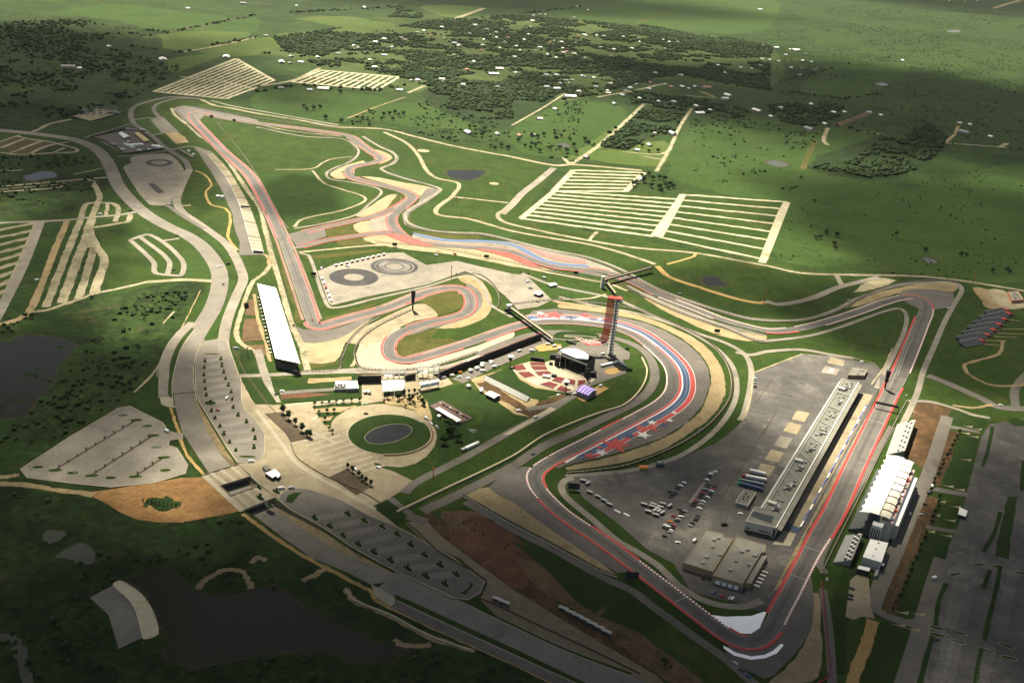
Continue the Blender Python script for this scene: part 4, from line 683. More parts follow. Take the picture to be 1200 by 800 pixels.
# kerbs: red, or red and white
KERBS = [  # from, to, side (left +), type: d dashed, r red, p faded
    ((979, 597), (1052, 444), 1, 'r'), ((962, 627), (1047, 453), -1, 'r'), ((912, 722), (979, 597), 1, 'r'), ((908, 729), (962, 627), -1, 'd'), ((1056, 436), (1086, 361), -1, 'd'), ((1086, 361), (1060, 348), -1, 'r'), ((1058, 349), (935, 386), -1, 'd'), ((1052, 444), (1082, 372), 1, 'r'), ((1068, 348.5), (960, 380), 1, 'd'),
    ((932, 386), (898, 387.8), 1, 'r'), ((925, 387), (790, 353), -1, 'd'), ((838, 372), (776, 348), 1, 'd'), ((772, 346), (716, 321), 1, 'p'), ((740, 330), (720, 322.5), -1, 'd'), ((686, 316), (640, 311), 1, 'r'), ((640, 311), (600, 296), 1, 'p'), ((712, 319), (690, 316.5), -1, 'p'), ((650, 313), (495, 285), -1, 'd'), ((600, 296), (575, 292), 1, 'p'),
    ((477, 278.7), (462, 247 + 5), -1, 'p'), ((466, 271), (458.5, 254), 1, 'r'), ((470, 245), (483, 231), -1, 'p'), ((484, 232), (455, 219), -1, 'p'), ((445, 217), (408, 203), 1, 'p'), ((437, 215), (412, 208), -1, 'p'), ((408, 201), (445, 187), -1, 'p'), ((445, 186), (425, 171), 1, 'p'), ((440, 181), (412, 161), -1, 'p'), ((400, 158), (330, 148), 1, 'p'), ((400, 158), (310, 146), -1, 'p'),
    ((250, 136), (226, 134), -1, 'r'), ((226, 136), (262, 178), -1, 'r'), ((262, 178), (316, 246), -1, 'r'), ((229, 143), (262, 178), 1, 'r'), ((262, 178), (325, 267), 1, 'p'), ((330, 278), (335, 290), 1, 'r'), ((318, 252), (331, 279), -1, 'r'), ((340, 300), (366, 378), 1, 'r'), ((366, 377), (392, 379), -1, 'r'), ((390, 379), (470, 355), -1, 'd'), ((372, 382), (445, 364), 1, 'p'), ((455, 361), (520, 338), 1, 'd'), ((470, 355), (540, 338), -1, 'p'),
    ((520, 338), (552, 357), 1, 'r'), ((541, 339), (525, 373), -1, 'p'), ((552, 357), (500, 379), 1, 'p'), ((525, 374), (480, 385), -1, 'p'), ((478, 386), (456, 408), 1, 'p'), ((456, 410), (500, 418), 1, 'p'), ((462, 396), (480, 422), -1, 'r'), ((480, 422), (540, 405), -1, 'p'), ((500, 418), (555, 400), 1, 'd'), ((565, 398), (622, 379), -1, 'p'), ((575, 394), (640, 377.5), 1, 'd'),
    ((632, 378), (760, 403), -1, 'd'), ((640, 377.5), (765, 408), 1, 'd'), ((765, 408), (745, 490), 1, 'r'), ((745, 490), (640, 545), 1, 'r'), ((760, 403), (735, 495), -1, 'd'), ((735, 495), (712, 507), -1, 'r'), ((712, 507), (650, 539), -1, 'd'), ((640, 545), (632, 573), 1, 'r'), ((650, 539), (634, 549), -1, 'd'), ((632, 552), (640, 584), -1, 'd'), ((640, 584), (852, 744), -1, 'r'), ((632, 573), (690, 622), 1, 'd'), ((690, 622), (742, 660), 1, 'r'), ((742, 660), (850, 743), 1, 'd'), ((848, 741), (880, 753), 1, 'r'), ((852, 745), (904, 736), -1, 'r')]
for pa, pb, s, t in KERBS:
    P = seg(pa, pb); w = tws(pa, pb)
    if len(P) < 2 or len(P) > TCN * .4: continue
    k = 1.3 if t == 'd' else 2.5
    xm = PX(P[len(P) // 2])
    mats = {'d': [REDP, SUNW if xm[1] < 425 and xm[0] < 760 else WHITEP], 'r': [REDP], 'p': [PINK]}[t]  # kerb white darkened where sun falls, kept bright in shade
    band('kerb', P, [s * (x - .2) for x in w], [s * (x + k) for x in w], mats, 12, dash=1.7 if t == 'd' else None)
for s in (1, -1): band('edge_line', TC, [s * (w - .6) for w in tw], [s * (w - .35) for w in tw], flat('line_paint', (.3, .29, .26)), 11, closed=True)
def xline(px, w=.8, m=None):
    i = near(px); n = normals2([TC[i - 1], TC[i], TC[(i + 1) % TCN]])[1]
    band('track_line', [TC[i] - n * tw[i], TC[i] + n * tw[i]], -w / 2, w / 2, m or WHITEP, 13)
for p in [(1027, 495), (952, 646), (935, 680), (797, 703), (1073, 393)]: xline(p, .5, flat('worn_line', (.30, .29, .27), .8))
for pts, w in [([(1027, 470), (1005, 508), (978, 558), (940, 630), (908, 690)], .4), ([(1052, 440), (1065, 405), (1070, 398)], .6), ([(1042, 455), (1050, 437), (1063, 400), (1068, 385)], .5), ([(938, 640), (918, 680), (900, 700)], .4)]:
    road('pit_lane_line', pts, w * .7, flat('line_paint', (.3, .29, .26)), 11, sm=3)
sheet('pit_lane', [(1031, 437), (1037, 440), (1047, 452), (1012, 520), (975, 600), (935, 680), (905, 727), (899, 722), (930, 662), (964, 598), (1009, 505), (1030, 462)], TRACK, 9)
road('pit_verge', [(1010, 500), (994, 532), (978, 563), (955, 604), (931, 649), (908, 692)], 2.4, TAN, 11, sm=2)
sheet('pit_apron', [(1011, 461), (1023, 463), (1012, 486), (989, 531), (960, 585), (938, 619.5), (924, 613), (945, 572), (971, 526), (995, 485)], CONC, 9)
sheet('pit_apron', [(918, 622), (933, 625.5), (926, 640), (905, 638)], CONC2, 9); sheet('pit_carpet', [(921, 616.5), (924, 614), (938, 619.8), (934, 624.5)], BLUEP, 10)
for q in [[(973, 419), (990, 423), (987.5, 429.5), (969.5, 425.7)], [(967, 429), (984, 433), (980, 440), (962, 436.7)], [(933.5, 481), (949, 484), (942.5, 495), (927.5, 491.7)], [(924.5, 495), (939.5, 498.5), (933.5, 509.7), (917.7, 505)], [(914, 511), (929, 514), (921.5, 526), (907, 522.5)], [(903.5, 526.7), (919, 530.5), (912, 542.5), (896, 538.7)], [(892, 543), (908.7, 547), (901, 559), (886, 553.7)], [(803, 600), (810, 571), (818, 574), (806, 602)][:0]]:
    if q: sheet('concrete_pad', q, random.choice((CONC, PALEA)), 9)
sheet('concrete_pad', T(660, 510, 6.667, [(975, 525), (1090, 372), (1110, 378), (1000, 535)]), PALEA, 9)
band('helipad_mark', [G(972, 432.5), G(977, 433.5)], -1.0, 1.0, WHITEP, 10); band('helipad_mark', [G(971, 435.5), G(976, 436.5)], -1.0, 1.0, WHITEP, 10); band('helipad_mark', [G(974, 435.6), G(974.6, 433)], -.9, .9, WHITEP, 10)
for pts in [[(868, 452), (935, 466)], [(900, 498), (870, 545), (845, 585)], [(912, 478), (895, 508)], [(880, 480), (905, 445)]]: road('tar_joint', pts, .5, MULCH, 9, sm=0)
for pts, w in [([(882, 437.5), (899, 431), (940, 414.8)], 2.2), ([(882, 437.5), (879, 470), (869, 493)], 2.0), ([(978, 416.5), (1005, 421), (1026, 427)], 1.6), ([(1046, 408), (1036, 430), (1021, 451)], 1.6)]: road('pavement_edge', pts, w, CREAM, 10, sm=2)
# ================================================================== THINGS
class MB:
    def __init__(s, loc=(0, 0, 0)): s.V = []; s.F = []; s.M = []; s.o = Vector(loc)
    def add(s, vs, fs, mi=0):
        k = len(s.V); s.V += [tuple(Vector(v) - s.o) for v in vs]; s.F += [tuple(k + i for i in f) for f in fs]; s.M += [mi] * len(fs); return s
    def prism(s, P, z0, z1, mi=0, top=None, capb=False):
        """vertical prism over world points (x, y) with z0 / z1 numbers or lists"""
        n = len(P); a = sum(P[i][0] * P[(i + 1) % n][1] - P[(i + 1) % n][0] * P[i][1] for i in range(n))
        if not isinstance(z1, (list, tuple)): z1 = [z1] * n
        if not isinstance(z0, (list, tuple)): z0 = [z0] * n
        Q = list(zip(P, z0, z1))
        if a < 0: Q = Q[::-1]
        vs = [(p[0], p[1], b) for p, b, t in Q] + [(p[0], p[1], t) for p, b, t in Q]
        s.add(vs, [(i, (i + 1) % n, n + (i + 1) % n, n + i) for i in range(n)], mi)
        tr = tessellate_polygon([[Vector((q[0][0], q[0][1], 0)) for q in Q]])
        for t in tr:
            A, B, Cc = (Vector(vs[i]) for i in t)
            t = t if ((B - A).x * (Cc - A).y - (B - A).y * (Cc - A).x) > 0 else (t[0], t[2], t[1])
            s.add([vs[n + i] for i in t], [(0, 1, 2)], mi if top is None else top)
            if capb: s.add([vs[i] for i in t], [(0, 2, 1)], mi)
        return s
    def box(s, c, sx, sy, h, rz=0.0, mi=0):
        """box standing on c (world), sx along rz"""
        ca, sa = math.cos(rz), math.sin(rz); c = Vector(c)
        P = [(c.x + ca * a * sx / 2 - sa * b * sy / 2, c.y + sa * a * sx / 2 + ca * b * sy / 2) for a, b in ((-1, -1), (1, -1), (1, 1), (-1, 1))]
        return s.prism(P, c.z, c.z + h, mi, capb=True)
    def tube(s, a, b, r, n=6, mi=0, r2=None):
        a, b = Vector(a), Vector(b); d = (b - a).normalized(); u = d.orthogonal().normalized(); v = d.cross(u); r2 = r if r2 is None else r2
        vs = [a + (u * math.cos(t) + v * math.sin(t)) * r for t in [i * 2 * math.pi / n for i in range(n)]] + [b + (u * math.cos(t) + v * math.sin(t)) * r2 for t in [i * 2 * math.pi / n for i in range(n)]]
        return s.add(vs, [(i, (i + 1) % n, n + (i + 1) % n, n + i) for i in range(n)] + [tuple(range(n))[::-1], tuple(range(n, 2 * n))], mi)
    def sheet3(s, rows, th=.25, mi=0):
        """thin solid shell over a grid of world points"""
        n = len(rows[0]); m = len(rows); up = [Vector(p) for r in rows for p in r]; lo = [p - Vector((0, 0, th)) for p in up]; k = n * m
        f = []
        for i in range(m - 1):
            for j in range(n - 1):
                q = (i * n + j, i * n + j + 1, (i + 1) * n + j + 1, (i + 1) * n + j); f.append(q); f.append(tuple(k + x for x in q[::-1]))
        edge = [(0, j, 0, j + 1) for j in range(n - 1)] + [(m - 1, j + 1, m - 1, j) for j in range(n - 1)] + [(i + 1, 0, i, 0) for i in range(m - 1)] + [(i, n - 1, i + 1, n - 1) for i in range(m - 1)]
        for a, b, c, d in edge: f.append((a * n + b, k + a * n + b, k + c * n + d, c * n + d))
        return s.add(up + lo, f, mi)
    def build(s, name, mats, parent=None, label=None):
        o = link(name, s.V, s.F, mats, parent, s.M)
        if parent is None: o.location = s.o
        if label: o['label'] = label
        return o
def thing(name, label, cat, loc, group=None, rz=0.0):
    o = bpy.data.objects.new(name, None); C.objects.link(o); o.location = loc; o.rotation_euler.z = rz; o.empty_display_size = 1
    return tag(o, label, cat, group)
def copy_tree(o, parent=None):
    c = o.copy(); C.objects.link(c); c.parent = parent
    for ch in KIDS.get(o.name, []): KIDS.setdefault(c.name, []).append(copy_tree(ch, c))
    return c
KIDS = {}
def kids(root):
    KIDS[root.name] = [o for o in C.objects if o.parent == root]
    for k in KIDS[root.name]: kids(k)
def XY(p): return (p[0], p[1])
def roofpts(pts, h): return [XY(G(x, y, h)) for x, y in pts]
def mean(P): return Vector((sum(p[0] for p in P) / len(P), sum(p[1] for p in P) / len(P), 0))
def inset(P, d):
    n = len(P); a = sum(P[i][0] * P[(i + 1) % n][1] - P[(i + 1) % n][0] * P[i][1] for i in range(n)); s = 1 if a > 0 else -1; out = []
    for i in range(n):
        p0, p1, p2 = Vector(P[i - 1]), Vector(P[i]), Vector(P[(i + 1) % n]); d1 = (p1 - p0).normalized(); d2 = (p2 - p1).normalized()
        n1 = Vector((-d1.y, d1.x)) * s; n2 = Vector((-d2.y, d2.x)) * s; b = (n1 + n2); k = max(.35, b.length_squared / 2)
        out.append(tuple(p1 + b * (d / k)))
    return out
MET = flat('grey_metal', (.27, .28, .275), .45, .6, .5); DMET = flat('dark_steel', (.035, .035, .038), .6, .3); LMET = flat('light_metal', (.30, .30, .285), .5, .3)
WHT = flat('white_membrane', (.72, .71, .66), .6, 0, .3, .05, 8); WALLC = flat('cream_render', (.42, .40, .335), .8, 0, .2, .08, 5); WALLT = flat('tan_block_wall', (.24, .18, .105), .85, 0, .2, .1, 4); ROOFG = flat('grey_membrane_roof', (.115, .116, .098), .85, 0, .2, .16, 7); ROOFL = flat('pale_roof', (.165, .158, .13), .85, 0, .2, .16, 9)
GLASS = flat('dark_glass', (.022, .028, .034), .12, 0, .6); DARK = flat('black_fabric', (.017, .017, .018), .8); SLATE = flat('slate_benches', (.055, .062, .064), .7, .2, .3, .2, 1.5); GREYB = flat('grey_benches', (.22, .225, .21), .65, .3, .3, .12, 2)
REDS = flat('red_steel', (.40, .035, .025), .5, .1, .4, .15, 3); REDSEAT = flat('dark_red_seats', (.11, .014, .012), .7, 0, .2, .25, 1.2); PURP = flat('purple_canvas', (.22, .13, .50), .7, 0, .2, .08, 3); ORNG = flat('orange_paint', (.52, .14, .02), .6, 0, .3, .1, 3); GREENP = flat('green_paint', (.02, .20, .085), .5, 0, .4); NAVY = flat('navy_paint', (.03, .055, .13), .5, 0, .4); TYRE = flat('tyre_rubber', (.012, .012, .012), .9); BARR = flat('concrete_barrier', (.30, .275, .215), .9, 0, .2, .15, 6); YELL = flat('yellow_paint', (.55, .33, .03), .5)
WHTC = flat('white_car_paint', (.66, .66, .64), .25, 0, .5, .03, 3)
ROOFS = {}
def building(name, label, cat, pts, h, wall, roof, parapet=.7, group=None, z0=None):
    """walls rise from the ground below a roof outline seen at height h; flat roof set inside a parapet"""
    P = roofpts(pts, h); c = mean(P); c.z = gz(c.x, c.y) if z0 is None else z0
    t = thing(name, label, cat, c, group)
    wo = MB(c).prism(P, c.z - .3, h - parapet, capb=False).build('wall', wall, t)
    b = MB(c); q = inset(P, .5); n = len(P)
    for i in range(n):
        j = (i + 1) % n; b.prism([P[i], P[j], q[j], q[i]], h - parapet, h)
    b.build('parapet', wall if parapet > .4 else roof, wo)
    ROOFS[t.name] = MB(c).prism(q, h - parapet, h - parapet + .15).build('roof', roof, t)
    return t
def units(t, px, h, size=(3, 2.2, 1.4), mat=None, name='roof_unit', rz=0.0):
    for i, p in enumerate(px):
        g = G(p[0], p[1], h); k = random.uniform(.75, 1.3); g.z = h - .55
        b = MB(t.location); b.box(g, size[0] * k, size[1] * k, size[2], rz); b.tube(g + Vector((0, 0, size[2])), g + Vector((0, 0, size[2] + .4)), .5 * k, 8)
        b.build(name, mat or MET, ROOFS.get(t.name, t))
def dirang(a, b): d = G(*b) - G(*a); return math.atan2(d.y, d.x)

# ---------------- pit building
h = 11.5
pb = [(874, 610), (909.5, 618), (1006, 448.3), (986.7, 443), (893, 594.5), (884, 594)]
PIT = building('pit_building', 'very long grey flat roofed pit building with cream end wall beside the pit lane', 'pit building', pb, h, WALLC, ROOFG, .8)
L = PIT.location; ang = dirang((909.5, 618), (1006, 448.3))
a0, a1 = G(909.5, 618, h), G(1006, 448.3, h); nrm = Vector((math.sin(ang), -math.cos(ang), 0)); b0, b1 = G(914.7, 619.7, h) - a0, G(1010.7, 449.7, h) - a1
wd = max(5.0, b0.dot(nrm))
bl = MB(L); bl.sheet3([[a0 + Vector((0, 0, -.4)), a1 + Vector((0, 0, -.4))], [a0 + nrm * wd + Vector((0, 0, -1.6)), a1 + nrm * wd + Vector((0, 0, -1.6))]], .5); bl.build('canopy', ROOFL, PIT)
MB(L).prism([XY(a0 - nrm * .35), XY(a1 - nrm * .35), XY(a1 + nrm * .35), XY(a0 + nrm * .35)], h + .02, h + .5).build('white_trim', WHITEP, PIT)
l0, l1 = G(893.5, 595.5, h), G(987.5, 444, h)
MB(L).prism([XY(l0 + nrm * 1.6), XY(l1 + nrm * 1.6), XY(l1 + nrm * 2.2), XY(l0 + nrm * 2.2)], h - .6, h + .3).build('white_trim', LMET, PIT)
ld = (l1 - l0)
MB(L).sheet3([[l0 - nrm * .05 + Vector((0, 0, -3)), l1 - nrm * .05 + Vector((0, 0, -3))], [l0 - nrm * 3.2 + Vector((0, 0, -3.6)), l1 - nrm * 3.2 + Vector((0, 0, -3.6))]], .35).build('side_walkway', LMET, PIT)
for i in range(22):
    p = l0 + ld * ((i + .5) / 22) - nrm * .06; p.z = 1
    MB(L).box(p, ld.length / 30, .16, 4.6, ang).build('garage_door', GREYB if i % 3 else DMET, PIT)
for i in range(1, 8):
    f = i / 8; p, q = l0.lerp(l1, f) + nrm * 2.3, a0.lerp(a1, f) - nrm * .5
    MB(L).prism([XY(p), XY(q), XY(q + ld.normalized() * .8), XY(p + ld.normalized() * .8)], h - .6, h + .35).build('roof_beam', LMET, PIT)
for sec in range(8):
    for k, (u, v, sz) in enumerate([(.28, .35, 1.0), (.4, .55, 1.3), (.5, .42, .9), (.55, .62, 1.5), (.62, .5, 1.2), (.66, .68, 1.0), (.75, .3, .7), (.85, .6, .8)]):
        if random.random() < .22: continue
        f = (sec + u + random.uniform(-.03, .03)) / 8; p = (l0.lerp(l1, f) + nrm * 2).lerp(a0.lerp(a1, f), v + random.uniform(-.06, .06)); p.z = h - .62
        MB(L).box(p, 3.2 * sz, 1.7 * sz, 1.5, ang + random.choice((0, math.pi / 2))).build('roof_unit', [MET, DMET, MET, GREYB][k % 4], ROOFS[PIT.name])
for p in [(986, 456), (935.5, 540), (904.5, 590)]:
    g = G(*p, h); g.z = h - .6; MB(L).box(g, 4, 8, 2.6, ang).build('stair_head', WALLC, PIT)
q = inset(roofpts([(880, 603.5), (883, 598.3), (907, 604.5), (904, 612.5)], h), .1); MB(L).prism(q, h - .6, h - .2).build('skylight', GLASS, PIT)
e0, e1 = G(874, 610, h), G(909.5, 618, h); ed = (e1 - e0); eu = ed.normalized(); en = Vector((eu.y, -eu.x, 0))
def onface(name, f0, f1, z0, z1, mat):
    p, q = e0 + ed * f0, e0 + ed * f1; MB(L).prism([XY(p), XY(q), XY(q + en * .15), XY(p + en * .15)], z0, z1).build(name, mat, PIT)
onface('window', .06, .17, 4.2, 5.3, GLASS); onface('window', .45, .86, 4.4, 5.3, GLASS); onface('entrance', .93, 1.0, 1.5, 9.5, GLASS); onface('entrance', .02, .9, .6, 2.3, DARK)

# ---------------- paddock buildings
S = lambda pts: T(780, 600, 8, pts)
A = building('paddock_building', 'tan walled building with mottled pale roof nearest the last corner, paired with a second one', 'building', S([(385, 152), (535, 192), (545, 217), (638, 242), (445, 555), (165, 470)]), 7, WALLT, ROOFL)
units(A, S([(455, 255), (498, 240), (440, 322), (385, 415), (510, 395), (350, 470)]), 7, (3, 2.4, 1.3), MET, rz=ang)
B = building('paddock_building', 'tan walled building with pale roof and white doors close by the pit building end', 'building', S([(668, 217), (938, 300), (935, 372), (898, 374), (722, 668), (440, 588)]), 8, WALLT, ROOFL)
units(B, S([(770, 350), (715, 365), (835, 402), (660, 455), (780, 490), (605, 540)]), 8, (3, 2.6, 1.4), MET, rz=ang)
ann = roofpts(S([(898, 380), (955, 402), (800, 668), (738, 652)]), 5.5); MB(B.location).prism(ann, 0, 5.5, 0, top=1).build('annex', [WALLT, ROOFL], B)
f0, f1 = G(*S([(440, 588)])[0], 8), G(*S([(722, 668)])[0], 8); fd = f1 - f0; fu = fd.normalized(); fn = Vector((fu.y, -fu.x, 0))
for k in range(4):
    p = f0 + fd * (.22 + .2 * k) + fn * .1; p.z = .6; MB(B.location).box(p, 4.5, .25, 3.4, math.atan2(fd.y, fd.x)).build('door', WHITEP, B)
    p = f0 + fd * (.32 + .2 * k) + fn * .1; MB(B.location).box((p.x, p.y, .6), 1.6, .25, 3.0, math.atan2(fd.y, fd.x)).build('doorway', DARK, B)
for k in range(5):
    g = G(*S([(930 - 20 * k, 560 + 32 * k)])[0], 1); g.z = gz(g.x, g.y); tag(MB(g).box(g, 5.5, 2.2, 1.2, ang + math.pi / 2).box(g + Vector((0, 0, 1.2)), 5.2, 1.9, .12, ang + math.pi / 2).build('storage_skid', WALLC), 'low cream storage skid in the row beside the tan paddock building annex', 'skid', 'skids beside the tan paddock building')
S = lambda pts: T(860, 520, 6.667, pts)
t = building('paddock_office', 'small grey roofed office block with roof machinery standing among the trucks', 'office', S([(75, 357), (175, 377), (110, 480), (10, 452)]), 4.5, WALLC, ROOFG)
units(t, S([(95, 385), (80, 405), (110, 408), (75, 425), (105, 428)]), 4.5, (2, 1.2, .9), DMET, rz=ang)
e = [G(*p, 4.5) for p in S([(10, 452), (110, 480)])]; MB(t.location).prism([XY(e[0].lerp(e[1], .12)), XY(e[0].lerp(e[1], .9)), XY(e[0].lerp(e[1], .9) + Vector((.05, -.25, 0))), XY(e[0].lerp(e[1], .12) + Vector((.05, -.25, 0)))], 1.8, 2.8).build('window', GLASS, t)
t = building('medical_building', 'square grey roofed building at the far end of the long pit building', 'building', T(860, 410, 6.667, [(932, 128), (1045, 148), (1022, 198), (893, 194)]), 5, WALLT, ROOFG)
units(t, T(860, 410, 6.667, [(985, 160), (970, 185), (1010, 165)]), 5, (2.2, 1.5, 1), MET)
t = building('hill_pavilion', 'flat roofed pavilion with red and white base on the hill beside the first corner', 'pavilion', T(1080, 320, 8, [(808, 172), (905, 165), (958, 248), (850, 255)]), 5, flat('red_white_cladding', (.45, .16, .11), .7, 0, .3, .3, 2), ROOFL)
units(t, T(1080, 320, 8, [(870, 190), (890, 200), (865, 215), (905, 215), (880, 235), (920, 235)]), 5, (2, 1.6, 1), DMET)
# pit wall
w0, w1 = G(1016.7, 474.5), G(938.5, 619)
t = thing('pit_wall', 'long pit wall hung with alternating blue and white banners', 'wall', w0.lerp(w1, .5))
MB(t.location).prism([XY(w0), XY(w1), XY(w1 + Vector((.5, .1, 0))), XY(w0 + Vector((.5, .1, 0)))], .3, 1.3).build('barrier', BARR, t)
for i in range(26):
    p, q = w0.lerp(w1, i / 26), w0.lerp(w1, (i + .96) / 26); o = Vector((-1.6, -.4, 0)); MB(t.location).prism([XY(p + o), XY(q + o), XY(q), XY(p)], .5, 1.7 + .4 * (i % 2)).build('banner', [flat('banner_blue', (.08, .10, .26), .7), WHITEP, flat('banner_blue', (.08, .10, .26), .7)][i % 3], t)
# ---------------- trucks in the paddock
def truck(a, b, cabmat, trmat, label, cab=True, w=2.6, hh=3.6):
    A_, B_ = GP(*a), GP(*b); d = B_ - A_; d.z = 0; rz = math.atan2(d.y, d.x); u = d.normalized(); c = A_.lerp(B_, .5); c.z = gz(c.x, c.y); ln = d.length
    t = thing('semi_truck' if cab else 'trailer', label, 'truck' if cab else 'trailer', c, 'trucks parked by the pit building')
    o = 3.2 if cab else 0
    m = c + u * (o / 2); m.z = c.z + 1.0; MB(c).box(m, ln - o, w, hh - 1.0, rz).build('trailer_body', trmat, t)
    if cab:
        p = A_ + u * 1.4; p.z = c.z + .5; MB(c).box(p, 2.6, w * .95, 2.3, rz).box(p + u * .6 + Vector((0, 0, 2.3)), 1.4, w * .9, .7, rz).build('cab', cabmat, t)
        p = A_ + u * .08; p.z = c.z + 1.7; MB(c).box(p, .1, w * .8, .8, rz).build('windscreen', GLASS, t)
    n = Vector((-u.y, u.x, 0))
    for f in ((.08, .3, .8, .88) if cab else (.78, .88)):
        for s in (-1, 1):
            p = A_ + d * f + n * s * w * .42; p.z = c.z + .5; MB(c).tube(p - n * .15, p + n * .15, .5, 10).build('wheel', TYRE, t)
    return t
S = lambda p: T(860, 520, 6.667, [p])[0]
truck(S((120, 222)), S((245, 252)), WHTC, WHTC, 'white trailer without cab farthest from the office block', cab=False)
truck(S((62, 262)), S((250, 298)), flat('red_cab', (.30, .02, .025), .4), WHTC, 'red cabbed truck with a white trailer beside the paddock office')
truck(S((35, 296)), S((232, 336)), GREENP, flat('grey_trailer', (.16, .19, .20), .5), 'green cabbed truck with grey trailer, between red cabbed truck and other green one')
truck(S((28, 320)), S((226, 374)), GREENP, NAVY, 'green cabbed truck with navy trailer next to the paddock office')

# ---------------- main grandstand with tensile roof
nl, fl = G(1008, 600, 20), G(1039.5, 534, 20); u = fl - nl; u.z = 0; LEN = u.length; u.normalize(); v = Vector((u.y, -u.x, 0))
if v.x < 0: v = -v
wR = (G(1059, 534, 24) - fl).dot(v)
base = nl + u * LEN / 2; base.z = 0
GS = thing('main_grandstand', 'large grandstand under a white scalloped tensile roof beside the main straight', 'grandstand', base)
def UV(a, b, z): p = nl + u * a + v * b; return Vector((p.x, p.y, z))
W0 = max(16.0, wR)
nb = 10; rows = []
for i in range(nb * 6 + 1):
    a = LEN * i / (nb * 6); s = abs(math.sin(math.pi * i / 6)); e_ = -1.2 + 1.9 * s
    rows.append([UV(a, e_, 20.6 - .5 * s), UV(a, 5, 22.2 - .45 * s), UV(a, W0 * .55, 23.4 - .3 * s), UV(a, W0, 23.4 - .2 * s)])
b = MB(base); b.sheet3(rows, .25); b.build('roof', WHT, GS)
nb2 = 9
for k in range(nb2):
    r2 = []
    for i in range(7):
        a = LEN * (k + .08 + .84 * i / 6) / nb2; s = math.sin(math.pi * i / 6)
        r2.append([UV(a, W0 + .6, 22.6 + .6 * s), UV(a, W0 + 5, 23.0 + .8 * s), UV(a, W0 + 9.6 + random.uniform(-.5, .5), 22.2 + .5 * s)])
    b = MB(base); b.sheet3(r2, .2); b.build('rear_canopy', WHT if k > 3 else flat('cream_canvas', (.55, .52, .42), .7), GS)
for k in range(14):   # masts
    a = LEN * (k + .5) / 14; b = MB(base); b.tube(UV(a, W0 + .3, 1), UV(a, W0 + .3, 26), .35); b.build('mast', MET, GS)
b = MB(base)
for r in range(16):
    b.prism([XY(UV(-4, -6 + r * 1.6, 0)), XY(UV(LEN + 1, -6 + r * 1.6, 0)), XY(UV(LEN + 1, -4.4 + r * 1.6, 0)), XY(UV(-4, -4.4 + r * 1.6, 0))], 0, 2.5 + r * .75)
b.build('seating_tier', SLATE, GS)
MB(base).prism([XY(UV(0, W0 + 1.5, 0)), XY(UV(LEN * .92, W0 + 1.5, 0)), XY(UV(LEN * .92, W0 + 13, 0)), XY(UV(0, W0 + 13, 0))], 0, 19, 0, top=1).build('suites_block', [WALLC, flat('pink_grey_deck', (.34, .25, .22), .8)], GS)
MB(base).prism([XY(UV(LEN * .05, W0 + 13, 0)), XY(UV(LEN * .86, W0 + 13, 0)), XY(UV(LEN * .86, W0 + 17.5, 0)), XY(UV(LEN * .05, W0 + 17.5, 0))], 0, 15, 0, top=1).build('stair_block', [WALLC, WHT], GS)
for k in range(7):
    p = UV(LEN * (.06 + .13 * k), W0 + 11, 19); MB(base).box(p, 4, 2.4, 1.6, math.atan2(u.y, u.x)).build('roof_unit', [MET, REDS, DMET, WHITEP][k % 4], GS)
MB(base).prism([XY(UV(-9, W0 - 3, 0)), XY(UV(-.4, W0 - 3, 0)), XY(UV(-.4, W0 + 6, 0)), XY(UV(-9, W0 + 6, 0))], 0, 17).build('stair_tower', flat('pale_grey_panel', (.42, .43, .42), .6), GS)
for k in range(4): MB(base).prism([XY(UV(-9.1, W0 - 2 + k * 2, 0)), XY(UV(-9.02, W0 - 2 + k * 2, 0)), XY(UV(-9.02, W0 - 1 + k * 2, 0)), XY(UV(-9.1, W0 - 1 + k * 2, 0))], 3, 14).build('window', GLASS, GS)
t = building('hospitality_suite', 'white roofed hospitality building at the near end of the main grandstand', 'hospitality suite', [(1020, 631), (1041, 635.5), (1033, 658.5), (1011, 652)], 10, WALLC, WHT, .3)
units(t, [(1029.5, 636), (1026.5, 643), (1023, 651)], 10, (1.6, 1, .8), MET)
t = building('small_pavilion', 'small white roofed pavilion on the paved yard below the hospitality building', 'pavilion', [(1006.5, 662), (1020, 665), (1018.5, 669), (1004.5, 665.5)], 6, DARK, WHT, .3)
t = building('entrance_canopy', 'narrow white canopy between the hospitality building and the grey box trailer', 'canopy', [(1025, 656), (1036.5, 660), (1035, 662.5), (1023.5, 659)], 6, DARK, WHT, .3)
t = building('ticket_kiosk', 'white square kiosk roof on the edge of the right hand car park', 'kiosk', T(960, 500, 6.667, [(1098, 626), (1160, 655), (1145, 700), (1085, 680)]), 4, DARK, WHT, .3)
